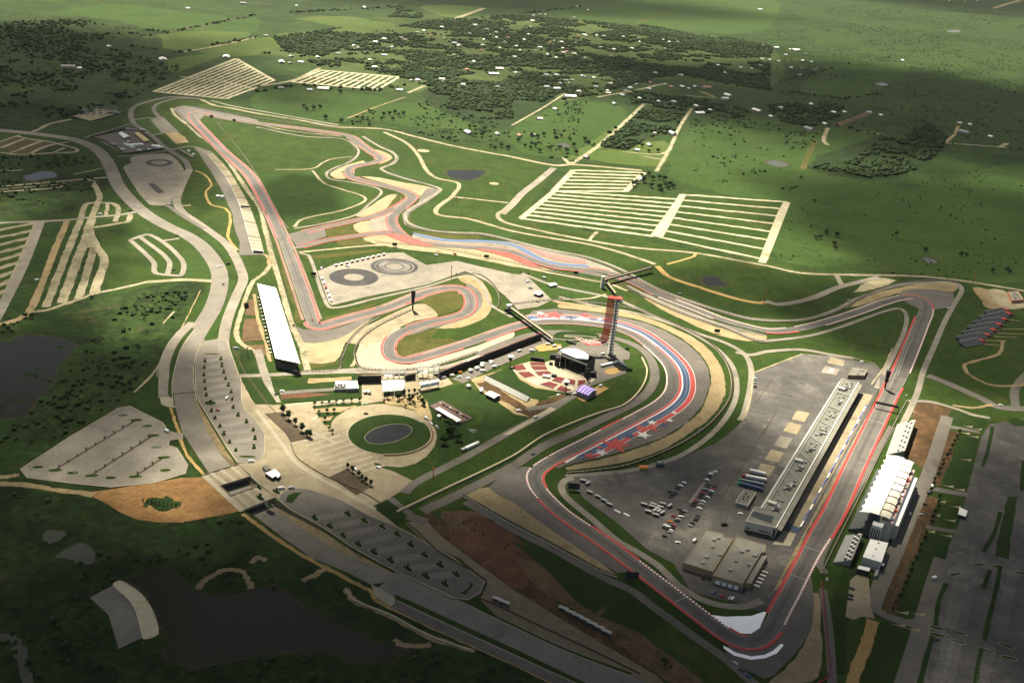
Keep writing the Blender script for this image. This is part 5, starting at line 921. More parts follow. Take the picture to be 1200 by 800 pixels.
def bleacher(label, pts, h0, h1, mat, rows=8, group=None, name='bleacher', dots=False, back=True):
    """raked stand over four ground pixels: front a-b, back c-d (d behind a)"""
    P = [G(*p) for p in pts]; c = (P[0] + P[1] + P[2] + P[3]) / 4; c.z = 0; t = thing(name, label, 'bleacher', c, group)
    b = MB(c)
    for r in range(rows):
        f, g_ = r / rows, (r + 1) / rows
        b.prism([XY(P[0].lerp(P[3], f)), XY(P[1].lerp(P[2], f)), XY(P[1].lerp(P[2], g_)), XY(P[0].lerp(P[3], g_))], .1, h0 + (h1 - h0) * g_)
    b.build('benches', mat, t)
    if back:
        d = (P[3] - P[0]).normalized() * .4
        MB(c).prism([XY(P[3] + d * .1), XY(P[2] + d * .1), XY(P[2] + d), XY(P[3] + d)], .1, h1 + 1.2).build('back_panel', DMET, t)
    if dots:
        for r in range(2):
            for k in range(13):
                f = (k + .5) / 13; p = P[0].lerp(P[1], f).lerp(P[3].lerp(P[2], f), .62 + r * .2); p.z = h0 + (h1 - h0) * (.62 + r * .2) + .15
                MB(c).box(p, 2.1, 1.7, 1.1, dirang(pts[0], pts[1])).build('seat_box', WHITEP if (k + r) % 2 else DARK, t)
    return t
bleacher('long open bleacher with rows of black and white boxes beyond the white roofed grandstand', [(1038, 534), (1051, 498), (1071, 500), (1058, 537)], 1, 9, GREYB, 12, 'open bleachers by the main straight', dots=True)
bleacher('short open bleacher with black and white boxes on the near side of white roofed grandstand', [(976, 660), (991, 628), (1009, 633), (996, 664)], 1, 7, GREYB, 12, 'open bleachers by the main straight', dots=True)
# hillside terraces by turn one
S = lambda pts: T(1080, 320, 8, pts)
TRR = [((585, 385), (775, 345)), ((530, 432), (800, 378)), ((475, 480), (760, 432)), ((420, 527), (710, 480)), ((368, 576), (655, 532)), ((316, 622), (598, 578)), ((345, 672), (545, 632))]
pos = ['farthest up, nearest the tan sloping plot', 'second from the top', 'third from the top', 'in the middle of the seven', 'third from the bottom', 'second from the bottom', 'lowest on the hill']
for k, (a, b_) in enumerate(TRR):
    A_, B_ = G(*S([a])[0]), G(*S([b_])[0]); d = B_ - A_; n = Vector((d.y, -d.x, 0)).normalized() * 11.5; c = (A_ + B_) / 2 + n / 2; c.z = 0
    t = thing('hill_bleacher', 'dark grey hillside bleacher with red end block, ' + pos[k], 'bleacher', c, 'bleachers stepped down the hillside')
    b = MB(c)
    for r in range(7):
        f, g_ = r / 7, (r + 1) / 7; b.prism([XY(A_ + n * f), XY(B_ - d * .12 + n * f), XY(B_ - d * .12 + n * g_), XY(A_ + n * g_)], .1, 4.2 - 2.9 * g_)
    b.build('benches', SLATE, t)
    MB(c).prism([XY(A_), XY(A_ + d * .88), XY(A_ + d * .88 - n * .06), XY(A_ - n * .06)], .1, 5).build('back_rail', LMET, t)
    MB(c).prism([XY(B_ - d * .12), XY(B_), XY(B_ + n * .7), XY(B_ - d * .12 + n * .7)], .1, 3.4).build('red_block', REDP, t)
    MB(c).prism([XY(B_ + d * .01), XY(B_ + d * .1), XY(B_ + d * .1 + n * .8), XY(B_ + d * .01 + n * .8)], .1, 1.0).build('landing', DMET, t)
for k, (a, b_) in enumerate([((820, 440), (920, 452)), ((750, 525), (960, 530)), ((710, 565), (960, 575)), ((660, 595), (890, 605)), ((600, 632), (800, 640)), ((545, 665), (750, 680))]): road('footpath', S([a, b_]), 2.2, TAN, 8, sm=0)
# back straight grandstand
hh = 13
P = roofpts([(301.2, 331.5), (322.5, 337.5), (350.3, 425.7), (322.7, 419)], hh); c = mean(P)
t = thing('covered_grandstand', 'long covered grandstand with white sloping roof beside the end of the back straight', 'grandstand', c)
MB(c).prism(P, [hh - .4] * 4, [hh - .6, hh + .6, hh + .6, hh - .6], capb=True).build('roof', WHT, t)
q = inset(P, 1.0); L0, L1, R0, R1 = Vector(q[0]), Vector(q[3]), Vector(q[1]), Vector(q[2])
b = MB(c)
for r in range(10): b.prism([L0.lerp(R0, r / 10), L1.lerp(R1, r / 10), L1.lerp(R1, (r + 1) / 10), L0.lerp(R0, (r + 1) / 10)], .1, 9.5 - .85 * r)
b.build('seating_tier', SLATE, t)
MB(c).prism([L0, L1, L1.lerp(R1, .02), L0.lerp(R0, .02)], .1, hh - .6).build('rear_wall', DMET, t)
for k in range(12):
    p = R0.lerp(R1, (k + .3) / 12); MB(c).tube((p.x, p.y, 0), (p.x, p.y, hh - .5), .25).build('post', MET, t)
    p = L0.lerp(R0, .3).lerp(L1.lerp(R1, .3), (k + .5) / 12); MB(c).box((p.x, p.y, hh + .12), 1.6, .8, .5).build('roof_vent', MET, t)
MB(c).prism([Vector(P[1]), Vector(P[2]), Vector(P[2]).lerp(Vector(P[3]), -.06), Vector(P[1]).lerp(Vector(P[0]), -.06)], hh - .5, hh - .2).build('front_gutter', MET, t)
for i, pts in enumerate([[(291, 352), (300, 352), (301, 370), (287, 370)], [(286, 374), (303, 374), (309, 400), (282, 402)], [(285, 404), (309, 403), (313, 416), (297, 418)]]): sheet('planting_bed', pts, BROWN, 6)
road('footpath', [(298, 345), (302, 372), (311, 402), (317, 424)], 4, TAN, 7)
for k in range(16):
    g = GP(302.5 + k * .93 + .5, 350 + k * 4.3); tag(MB(g).box(g, 2.4, 1.8, 1.6, .2).box(g + Vector((0, 0, 1.6)), 2.7, 2.1, .15, .2).build('vendor_crate', [WALLC, TAN, MET][k % 3]), 'small vendor hut in the row behind the white roofed covered grandstand', 'hut', 'huts behind the covered grandstand')
# curved row of bleachers beside the back straight
CL = wline([(242, 181), (251, 192), (264, 208.5), (274, 227), (281, 243.5), (288, 268), (296, 297.5)], 8); CR = wline([(250, 180.5), (263.7, 194.5), (271, 204), (277.7, 215.5), (290, 236.5), (297, 254), (304, 275), (309.5, 297)], 8)
def samp(P, f):
    f *= len(P) - 1; i = min(int(f), len(P) - 2); return P[i].lerp(P[i + 1], f - i)
NB = 9
for k in range(NB):
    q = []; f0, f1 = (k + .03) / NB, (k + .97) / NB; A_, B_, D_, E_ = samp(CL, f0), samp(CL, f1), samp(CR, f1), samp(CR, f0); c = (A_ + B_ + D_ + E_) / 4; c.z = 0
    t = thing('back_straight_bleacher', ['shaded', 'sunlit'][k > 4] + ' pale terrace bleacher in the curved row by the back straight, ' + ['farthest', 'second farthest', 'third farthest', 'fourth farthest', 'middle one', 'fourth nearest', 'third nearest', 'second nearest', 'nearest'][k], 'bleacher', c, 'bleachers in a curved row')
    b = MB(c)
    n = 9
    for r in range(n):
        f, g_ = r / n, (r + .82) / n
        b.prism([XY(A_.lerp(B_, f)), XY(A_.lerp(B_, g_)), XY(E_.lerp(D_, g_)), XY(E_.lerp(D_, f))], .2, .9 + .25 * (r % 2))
    b.build('benches', CONC2 if k > 4 else CONC, t)  # paler concrete stands for sunlight on the nearer bleachers, darker for shade
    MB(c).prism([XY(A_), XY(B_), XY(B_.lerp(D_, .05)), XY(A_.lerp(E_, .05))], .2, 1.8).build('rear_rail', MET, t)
for p, l in [((287.5, 243.2), 'black bus shelter like box across the curved bleacher row at its middle'), ((302.5, 296.2), 'black box across the near end of the curved bleacher row')]:
    g = GP(*p); t = thing('black_container', l, 'container', g); MB(g).box(g, 13, 3.4, 3, .05).build('body', DARK, t); MB(g).box(g + Vector((0, 0, 3)), 13.2, 3.6, .25, .05).build('lid', GREYB, t)
g = GP(257.5, 232); t = thing('water_tank', 'pair of white round tanks beside the curved bleacher road', 'tank', g)
for k in range(2): MB(g).tube(g + Vector((k * 7 - 3, 0, 0)), g + Vector((k * 7 - 3, 0, 4)), 3, 12).build('tank_shell', WHT, t)
# ---------------- observation tower
g = GP(715, 416); g0 = g.copy(); TH = 77.0
t = thing('observation_tower', 'tall red observation tower with a tube veil rising behind the stage', 'tower', g)
b = MB(g)
for sx, sy in ((-2.6, -2.6), (2.6, -2.6), (2.6, 2.6), (-2.6, 2.6)): b.tube(g + Vector((sx, sy, 0)), g + Vector((sx, sy, TH - 3)), .32, 6)
b.build('shaft_frame', LMET, t)
for k in range(19):
    z = 3 + k * 3.9; b = MB(g); b.box(g + Vector((0, 0, z)), 6.2, 6.2, .5); b.tube(g + Vector((-2.6, -2.6, z)), g + Vector((2.6, -2.6, z + 3.6)), .2, 4); b.tube(g + Vector((2.6, -2.6, z)), g + Vector((2.6, 2.6, z + 3.6)), .2, 4); b.build('landing', flat('pale_steel', (.55, .55, .5), .6), t)
MB(g).box(g, 2.6, 2.6, TH - 4).build('lift_core', GREYB, t)
MB(g).prism([(g.x - 11, g.y - 4), (g.x + 4.5, g.y - 5), (g.x + 7, g.y + 3), (g.x - 9, g.y + 5)], TH - 3.2, TH - 2.2).build('viewing_deck', REDS, t)
MB(g).prism([(g.x + 1, g.y - 5), (g.x + 6.5, g.y - 4.8), (g.x + 7, g.y + 3), (g.x + 1, g.y + 3)], TH - 6.5, TH - 5.8).build('glass_floor', flat('pale_glass', (.35, .42, .42), .2), t)
# veil: red tubes that hang from the deck and sweep out into a canopy over the stage
for k in range(15):
    f = k / 14; b = MB(g); x = -11.2 + 9.0 * f; y = 1.2 - .6 * math.sin(f * 3.1)
    P = [Vector((g.x + x, g.y + y, TH - 2.3)), Vector((g.x + x - .6, g.y + y - .4, 45)), Vector((g.x + x - 1.6, g.y + y - .8, 27)), Vector((g.x + x - 4 - 1.5 * (1 - f), g.y + y - 2.2, 18)), Vector((g.x - 18 - 10 * (1 - f), g.y - 1 - 7 * f, 14.5)), Vector((g.x - 31 - 13 * (1 - f), g.y + 8 - 17 * f, 15.5 - 1 * f))]
    P = smooth(P, False, 4)
    for i in range(len(P) - 1): b.tube(P[i], P[i + 1], .27, 5)
    b.build('veil_tube', REDS, t)
for k in range(34):
    z = 18 + k * 1.7; b = MB(g); xo = -.6 if z > 30 else -1.6; b.tube((g.x - 11.2 + xo, g.y + .5, z), (g.x - 2.2 + xo, g.y + .5, z), .14, 4); b.build('veil_ring', REDS, t)
for k in range(6):
    f = k / 5; b = MB(g); P = smooth([Vector((g.x - 7 - 26 * f - 4, g.y + 8 * f + 1, 18 - 3 * math.sin(2.2 * f))), Vector((g.x - 7 - 21 * f, g.y - 3 - 1 * f, 17.5 - 2.5 * f)), Vector((g.x - 5 - 17 * f, g.y - 6 - 3 * f, 15 - 1 * f))], False, 5)
    for i in range(len(P) - 1): b.tube(P[i], P[i + 1], .5, 5)
    b.build('canopy_rib', flat('pink_white_steel', (.55, .34, .29), .5), t)
MB(g).sheet3([[Vector((g.x - 16, g.y + 1, 17)), Vector((g.x - 9, g.y + 2.5, 18))], [Vector((g.x - 18, g.y - 4, 16.5)), Vector((g.x - 10, g.y - 3, 17.5))]], .3).build('canopy_patch', WHT, t)
# ---------------- stage
rt = T(560, 390, 6.667, [(642, 132), (700, 120), (765, 120), (830, 145), (868, 172), (862, 206), (765, 196), (700, 168), (660, 152)]); hs = 17
P = roofpts(rt, hs); c = mean(P); c.z = gz(c.x, c.y)
t = thing('concert_stage', 'black boxed concert stage under a grey blue curved roof facing the red seats', 'stage', c)
b = MB(c); b.prism(P, hs - 1.2, hs, 0, capb=True); b.build('roof', flat('grey_blue_roof', (.34, .37, .42), .5, .1), t)
F0, F1, B1 = G(656, 430), G(686, 441.5), G(696, 433); dep = (B1 - F1); B0 = F0 + dep * .9
for a, b_, nm in ((B0, B1, 'back_wall'), (F1, B1, 'side_wall'), (F0, B0, 'side_wall')):
    d = (b_ - a).normalized(); n = Vector((-d.y, d.x, 0)) * .4; MB(c).prism([XY(a), XY(b_), XY(b_ + n), XY(a + n)], c.z, hs - 1.3).build(nm, DARK, t)
MB(c).prism([XY(F0), XY(F1), XY(B1), XY(B0)], c.z, c.z + 1.8).build('stage_floor', flat('stage_black', (.02, .02, .022), .7), t)
for k in range(6):
    p = F0.lerp(F1, k / 5); b = MB(c); b.tube((p.x, p.y, c.z), (p.x, p.y, hs - 1.2), .45 if k in (0, 5) else .2, 6); b.build('truss_leg', MET if k in (1, 5) else DMET, t)
fr = (F1 - F0).normalized(); fn2 = Vector((fr.y, -fr.x, 0))
for s, f in ((0, -.12), (1, 1.04)):
    p = F0 + (F1 - F0) * f; p.z = c.z; MB(c).box(p, 4.5, 4, 11, math.atan2(fr.y, fr.x)).build('speaker_wing', DARK, t)
MB(c).box(F0.lerp(F1, .5) - fn2 * 1.0 + Vector((0, 0, hs - 3.4)), (F1 - F0).length, .6, 2, math.atan2(fr.y, fr.x)).build('fascia', GREYB, t)
b = MB(c)
for k in range(10):
    p, q = F0.lerp(F1, k / 10) + dep * .35, F0.lerp(F1, (k + 1) / 10) + dep * .35; b.tube((p.x, p.y, hs - 3), (q.x, q.y, hs - 3), .25, 4); p2, q2 = p - dep * .2, q - dep * .2; b.tube((p2.x, p2.y, hs - 3.4), (q2.x, q2.y, hs - 3.4), .22, 4)
b.build('lighting_truss', DMET, t)
S = lambda pts: T(560, 390, 6.667, pts)
for i, (pts, l) in enumerate([([(270, 268), (350, 252), (380, 290), (384, 298), (302, 304)], 'outermost dark red seat block at the left of the fan, upper row'), ([(312, 315), (398, 311), (455, 346), (372, 365)], 'dark red seat block at the left outer edge by the lawn'), ([(403, 237), (524, 240), (530, 262), (412, 260)], 'narrow faded red seat block at the upper left beside the black screens'), ([(412, 268), (532, 270), (547, 296), (442, 300)], 'red seat block in the second row at the upper left'), ([(444, 312), (550, 306), (582, 326), (485, 346)], 'red seat block above the grey mixing desk'),
                             ([(574, 378), (620, 349), (690, 362), (660, 400)], 'dark red seat block just right of the grey mixing desk'), ([(700, 366), (762, 377), (755, 420), (670, 402)], 'dark red seat block in the front row at the right'), ([(780, 378), (843, 376), (836, 405), (775, 430)], 'small dark red seat block at the right end beside the purple tent'), ([(482, 406), (556, 387), (640, 412), (600, 447)], 'dark red seat block at the outer edge nearest the tower on a pole'), ([(612, 450), (650, 416), (752, 434), (745, 460), (690, 469)], 'dark red seat block at the outer edge behind the white topped pole')]):
    P = [XY(G(*p)) for p in S(pts)]; c = mean(P); c.z = gz(c.x, c.y); t = thing('seating_block', l, 'seating', c, 'red seating fan before the stage')
    MB(c).prism(P, c.z - .02, c.z + .5).build('plinth', BARR, t)
    q = inset(P, .3); far = c + Vector((0, 0, 0)); b = MB(c)
    for r in range(5):
        k0, k1 = r / 5 * .94, (r + .7) / 5 * .94; m = lambda k: [Vector(q[0]).lerp(Vector(q[-1]), k), Vector(q[1]).lerp(Vector(q[-2]), k)]
        a, d = m(k0), m(k1); b.prism([a[0], a[1], d[1], d[0]], c.z + .5, c.z + 1.05)
    b.build('seat_row', REDSEAT, t)
def tent(label, pts, h, roof, walls=DARK, name='tent', ridge=1.5, group=None, stripes=None, cat='tent'):
    P = roofpts(pts, h); c = mean(P); c.z = gz(c.x, c.y); t = thing(name, label, cat, c, group); V4 = [Vector((p[0], p[1], h)) for p in P]
    m0, m1 = (V4[0] + V4[3]) / 2 + Vector((0, 0, ridge)), (V4[1] + V4[2]) / 2 + Vector((0, 0, ridge))
    b = MB(c); n = 8
    for i in range(n):
        f, g_ = i / n, (i + 1) / n; mi = (i % 2) if stripes else 0
        A_, B_, Cc, D_, E_, F_ = V4[0].lerp(V4[1], f), V4[0].lerp(V4[1], g_), m0.lerp(m1, g_), m0.lerp(m1, f), V4[3].lerp(V4[2], f), V4[3].lerp(V4[2], g_)
        b.sheet3([[A_, B_], [D_, Cc], [E_, F_]], .15, mi)
    b.build('roof', [roof, stripes or roof], t)
    q = inset(P, .6); MB(c).prism(q, c.z, h - .2).build('side_wall', walls, t)
    for p in P: MB(c).tube((p[0], p[1], c.z), (p[0], p[1], h), .12, 5).build('pole', MET, t)
    return t
tent('purple and lilac striped marquee at the end of the red seats', S([(768, 452), (800, 404), (900, 412), (935, 438)][:1] + [(862, 488), (932, 445), (830, 402)]), 6.5, PURP, flat('violet_grey_wall', (.16, .15, .18), .7), 'marquee', 2.2, stripes=flat('lilac_canvas', (.48, .42, .72), .7))
tent('white marquee on the orange dirt below the grey bleacher', S([(58, 475), (128, 510), (180, 488), (108, 455)]), 4.5, WHT, DARK, 'marquee', 1.6)
bleacher('low grey bleacher between the terrace lawn and the orange dirt', S([(378, 545), (38, 372), (62, 352), (405, 520)]), .8, 3.0, GREYB, 4)
for p, l in [(S([(685, 462)])[0], 'white topped delay tower on a black pole among the right hand red seats'), (S([(250, 262)])[0], 'white topped delay tower on a black pole at the left tip of the seat fan')]:
    g = GP(*p); t = thing('delay_tower', l, 'speaker tower', g)
    MB(g).tube(g, g + Vector((0, 0, 12)), .5, 8).build('pole', DMET, t); MB(g).box(g + Vector((0, 0, 8.2)), 4, 3, 3.4).build('speaker_box', DARK, t); MB(g).box(g + Vector((0, 0, 11.7)), 6, 5, 1.5).build('canopy', WHT, t)
for p, s, l in [((535, 350), (9, 6, 2.2), 'grey mixing desk shelter in the middle of the seats'), ((595, 345), (6, 4, 2.6), 'black equipment cases beside the mixing desk'), ((465, 218), (17, 2.5, 4), 'row of black screens behind the upper left seats'), ((600, 205), (11, 6, 6), 'black scaffold tower left of the stage'), ((570, 250), (4, 3, 3), 'small black camera cart on the stage apron'), ((895, 340), (8, 7, 6), 'black speaker stack at the right foot of the stage'), ((855, 375), (2, 2, 11), 'thin black mast at the right end of the seats')]:
    g = GP(*S([p])[0]); t = thing('stage_equipment', l, 'equipment', g); m = GREYB if 'grey' in l else DARK
    MB(g).box(g, s[0], s[1], s[2] * .8, -.15).build('case', m, t); MB(g).box(g + Vector((0, 0, s[2] * .8)), s[0] * .92, s[1] * .92, s[2] * .2, -.15).build('lid', m if m is DARK else LMET, t)
# ---------------- entrance gates and temporary stands
S = lambda pts: T(410, 420, 10, pts)
for pts, l, h in [([(372, 262), (632, 252), (640, 352), (385, 372)], 'white double barrel entrance canopy in the middle of the plaza edge', 7), ([(795, 300), (1035, 250), (1048, 288), (832, 330)], 'white double barrel entrance canopy nearest the black stand', 7)]:
    P = [G(*p, h) for p in S(pts)]; c = (P[0] + P[1] + P[2] + P[3]) / 4; c.z = gz(c.x, c.y); t = thing('entrance_canopy', l, 'entrance canopy', c)
    for hlf in range(2):
        rows = []
        for i in range(2):
            f = hlf * .51 + i * .49; a, d = P[0].lerp(P[1], f), P[3].lerp(P[2], f); rows.append([a.lerp(d, k / 6) + Vector((0, 0, 2.6 * math.sin(math.pi * k / 6 * .9 + .15) - (2.2 if k == 6 else 0))) for k in range(7)])
        MB(c).sheet3(rows, .25).build('barrel_roof', WHT, t)
    for f in (0, .5, 1):
        for q in (.08, .92):
            p = P[0].lerp(P[1], f).lerp(P[3].lerp(P[2], f), q); MB(c).tube((p.x, p.y, c.z), (p.x, p.y, h), .25, 6).build('column', WHT, t)
for x0, x1, y, h, l in [(372, 640, 262, 11, 'tall white steel frame with banners behind the middle entrance canopy'), (785, 1038, 238, 13, 'tall white open steel frame behind the entrance canopy by the black stand')]:
    a, d = G(*S([(x0, y)])[0]), G(*S([(x1, y - 10)])[0]); c = a.lerp(d, .5); c.z = gz(c.x, c.y); t = thing('entrance_gate', l, 'gate', c); n = Vector((0, 5, 0))
    for i in range(5):
        p = a.lerp(d, i / 4)
        for o in (Vector(), n): MB(c).tube((p + o) + Vector((0, 0, c.z)), (p + o) + Vector((0, 0, h)), .38, 6).build('post', WHT, t)
    for z in (h * .45, h * .75, h):
        for o in (Vector(), n): MB(c).tube(a + o + Vector((0, 0, z)), d + o + Vector((0, 0, z)), .34, 6).build('beam', WHT, t)
    for i in range(4):
        if 'banners' in l or i == 0:
            p = a.lerp(d, i / 4).lerp(a.lerp(d, (i + 1) / 4), .5) + Vector((0, 4.4, h * .3)); MB(c).box(p, (d - a).length / 4 * .8, .3, h * .35, math.atan2((d - a).y, (d - a).x)).build('banner', DARK, t)
    MB(c).sheet3([[a + Vector((2, .5, h * .5)), a.lerp(d, .45) + Vector((0, .5, h * .5))], [a + Vector((2, 4.5, h * .5)), a.lerp(d, .45) + Vector((0, 4.5, h * .5))]], .3).build('awning', WHT, t)
def stand_back(label, a, b_, h, dep, seats, name='temporary_grandstand', rail=PINK):
    A_, B_ = G(*a), G(*b_); d = B_ - A_; n = Vector((-d.y, d.x, 0)).normalized()
    if n.y < 0: n = -n
    c = A_.lerp(B_, .5) + n * dep / 2; c.z = 0; t = thing(name, label, 'grandstand', c)
    MB(c).prism([XY(A_), XY(B_), XY(B_ + n * .4), XY(A_ + n * .4)], .3, h).build('back_screen', DARK, t)
    bb = MB(c)
    for r in range(8): bb.prism([XY(A_ + n * (.5 + dep * r / 8)), XY(B_ + n * (.5 + dep * r / 8)), XY(B_ + n * (.5 + dep * (r + 1) / 8)), XY(A_ + n * (.5 + dep * (r + 1) / 8))], .3, h - .8 - (h - 2) * r / 8)
    bb.build('seating_tier', seats, t)
    k = max(3, int(d.length / 6)); bb = MB(c)
    for i in range(k + 1):
        p = A_.lerp(B_, i / k); bb.tube((p.x, p.y - .3, .3), (p.x, p.y - .3, h + 1.2), .14, 4)
    bb.build('scaffold', DMET, t)
    MB(c).tube(A_ + Vector((0, 0, h + 1.2)), B_ + Vector((0, 0, h + 1.2)), .3, 4).build('top_rail', rail, t)
    return t
stand_back('black backed temporary stand with pink rail left of the middle entrance canopy', (419, 449), (446.5, 448.5), 9, 9, GREYB)
stand_back('short black stand between the two white entrance frames', (475.5, 446), (487, 444.5), 7, 7, GREYB)
stand_back('long black backed temporary stand with red rail running from the gate along the track', (515.5, 443.5), (548, 430.5), 8, 10, SLATE, rail=REDP)
stand_back('black backed temporary stand with grey tiers in the middle of the trackside row', (549, 430), (567, 423), 7.5, 12, GREYB, rail=REDP)
stand_back('black backed temporary stand at the footbridge end of the trackside row', (568, 422.5), (634, 397.5), 8, 9, SLATE, rail=REDP)
t = building('gate_office', 'white roofed gate office with grey front beside the lawn strip', 'office', [(393, 446.3), (418.5, 445.8), (420.3, 454.5), (406, 455), (405.5, 450), (393, 450)], 5, GREYB, WHT, .3)
t = building('service_shed', 'grey louvred shed with equipment joined to the gate office', 'shed', [(392.5, 449.8), (405, 449.8), (405, 455.5), (391.5, 455.8)], 4, GREYB, DARK, .5)
for p in [(395, 452), (398, 453), (402, 452)]: units(t, [p], 4, (1.6, 1, .7), WHITEP)
# pavilion on the plaza lawn
S = lambda pts: T(410, 410, 6.667, pts)
P = [XY(G(*p)) for p in S([(620, 442), (722, 402), (958, 540), (832, 590)])]; c = mean(P); c.z = gz(c.x, c.y); t = thing('lawn_pavilion', 'dark decked pavilion with one long white roof on the big green lawn', 'pavilion', c)
MB(c).prism(P, c.z, c.z + 1.0, 0, top=1).build('deck', [DARK, flat('brown_deck', (.07, .045, .04), .8, 0, .2, .3, 2)], t)
P2 = roofpts(S([(665, 455), (700, 446), (872, 545), (835, 560)]), 4.5); MB(c).prism(P2, 4.2, 4.5, capb=True).build('roof', WHT, t)
for p in P2: MB(c).tube((p[0], p[1], c.z), (p[0], p[1], 4.3), .15, 5).build('post', MET, t)
for k in range(9):
    f = k / 8; p = G(*lerp2(S([(705, 425)])[0], S([(915, 540)])[0], f)); p.z = c.z + 1.0; MB(c).box(p, 2.5, 2, 1.0 + .6 * (k % 2), -.5).build('bar_counter', [GREYB, BROWN, DARK][k % 3], t)
tent('small white tent on the lawn at the front of the decked pavilion', S([(680, 512), (700, 522), (716, 510), (696, 500)]), 3, WHT, LMET, 'tent', .8)
for k in range(4):
    a, d = lerp2((541, 529), (561, 519.5), k / 4), lerp2((541, 529), (561, 519.5), (k + .9) / 4); A_, B_ = GP(*a), GP(*d); c = A_.lerp(B_, .5); tag(MB(c).box(c, (B_ - A_).length, 2.4, 2.4, dirang(a, d)).box(c + Vector((0, 0, 2.4)), (B_ - A_).length + .3, 2.8, .2, dirang(a, d)).build('storage_container', WHT if k > 0 else MET), ['grey', 'white', 'white', 'white'][k] + ' container ' + ['at the lower end of the row beside the lawn road', 'second from the lower end of the row beside the lawn road', 'second from the upper end of the row beside the lawn road', 'at the upper end of the row beside the lawn road'][k], 'container', 'containers beside the lawn road')
# curved terrace wall round the lawn
P = [Vector(v.co) for v in lawn.data.vertices]; seg_ = [p for p in P if -1.6 < math.atan2(p.y - sum(q.y for q in P) / len(P), p.x - sum(q.x for q in P) / len(P)) < .9]; cc = Vector((sum(q.x for q in P) / len(P), sum(q.y for q in P) / len(P), 0)); seg_.sort(key=lambda p: math.atan2(p.y - cc.y, p.x - cc.x))
t = thing('curved_wall', 'low curved wall and bench round the right side of the round lawn', 'wall', seg_[len(seg_) // 2]); b = MB(t.location); b2 = MB(t.location)
for p, q in zip(seg_, seg_[1:]):
    o0, o1 = (p - cc).normalized(), (q - cc).normalized(); o0.z = o1.z = 0
    b.prism([XY(p - o0 * .5), XY(q - o1 * .5), XY(q + o1 * .5), XY(p + o0 * .5)], .2, 1.6); b2.prism([XY(p + o0 * .6), XY(q + o1 * .6), XY(q + o1 * 2.2), XY(p + o0 * 2.2)], .2, .9)
b.build('wall_face', CONC2, t); b2.build('bench', BROWN, t)
# ---------------- the deck over the sunken road
c = mean([XY(p) for p in (LTp[4], LTp[5], RTp[4], RTp[5])]); c.z = 0
t = thing('plaza_bridge', 'wide concrete deck with a square opening carrying the plaza over the road', 'bridge', c)
for pts, nm in [([(239, 557), (279.5, 544.5), (293.5, 559), (258, 570)], 'deck'), ([(270, 582), (305, 569.5), (322.5, 584), (286, 598.5)], 'deck'), ([(236, 558), (243, 557), (288, 598), (281, 600)], 'walkway')]:
    MB(c).prism([XY(G(*p)) for p in pts], -1.0, .42 if nm == 'deck' else .5, capb=True).build(nm, CONC if nm == 'deck' else CONC2, t)
for a, d in [((239, 557), (279.5, 544.5)), ((258, 570), (293.5, 559)), ((270, 582), (305, 569.5)), ((286, 598.5), (322.5, 584))]:
    A_, B_ = G(*a), G(*d); n = Vector((0, .5, 0)); MB(c).prism([XY(A_), XY(B_), XY(B_ + n), XY(A_ + n)], -1.2, 1.5).build('parapet', CONC2, t)
for a, d in [((293.5, 559), (305, 569.5)), ((258, 570), (270, 582))]:
    A_, B_ = G(*a), G(*d); n = Vector((.6, 0, 0)); MB(c).prism([XY(A_), XY(B_), XY(B_ + n), XY(A_ + n)], -6, 1.4).build('side_wall', LMET if a[0] > 280 else CONC, t)
for f in (.2, .5, .8): road('paving_stripe', [lerp2((239, 557), (279.5, 544.5), f), lerp2((258, 570), (293.5, 559), f)], 4, CONC2, 11, sm=0); road('paving_stripe', [lerp2((270, 582), (305, 569.5), f), lerp2((286, 598.5), (322.5, 584), f)], 4, CONC2, 11, sm=0)
t = building('plaza_pavilion', 'white roofed gatehouse on the plaza beside the bridge opening', 'gatehouse', T(230, 530, 8, [(645, 190), (740, 153), (792, 205), (770, 235), (740, 220), (715, 238)]), 4, DARK, WHT, .25)
t = building('plaza_kiosk', 'grey box kiosk next to the white roofed gatehouse', 'kiosk', T(230, 530, 8, [(618, 130), (660, 118), (700, 150), (655, 168)]), 3.4, GREYB, ROOFG, .3)
# ---------------- footbridges
def footbridge(label, a, d, h, w=4.0, towers=(0, 1), roof=CONC2):
    A_, B_ = G(*a, h), G(*d, h); v_ = B_ - A_; L_ = v_.length; u_ = v_.normalized(); n = Vector((-u_.y, u_.x, 0)); c = A_.lerp(B_, .5); c.z = 0
    t = thing('footbridge', label, 'footbridge', c)
    MB(c).prism([XY(A_ + n * w / 2), XY(B_ + n * w / 2), XY(B_ - n * w / 2), XY(A_ - n * w / 2)], h - .6, h, capb=True).build('deck', roof, t)
    for s in (-1, 1): MB(c).prism([XY(A_ + n * s * w / 2), XY(B_ + n * s * w / 2), XY(B_ + n * s * (w / 2 + .3)), XY(A_ + n * s * (w / 2 + .3))], h - 1.4, h + 1.2, capb=True).build('side_truss', DMET if s < 0 else CONC, t)
    for f in [i / 4 for i in range(5)]:
        p = A_.lerp(B_, f); p.z = 0; MB(c).tube(p + n * w * .4, p + n * w * .4 + Vector((0, 0, h - .6)), .35, 6).tube(p - n * w * .4, p - n * w * .4 + Vector((0, 0, h - .6)), .35, 6).build('pier', CONC, t)
    for f in towers:
        p = A_.lerp(B_, f); p.z = 0; MB(c).box(p - u_ * (3 if f == 0 else -3), 4.5, w + 2, h + 2.5, math.atan2(u_.y, u_.x)).build('stair_tower', WHT, t)
    return t
footbridge('long footbridge with pale deck crossing the final bends towards the stage', (598, 360), (647.5, 396), 7.5, 4.5, (0,))
footbridge('footbridge with pale deck over the straight beyond the red tower', (708.5, 327.5), (764, 313), 8, 4.5, ())
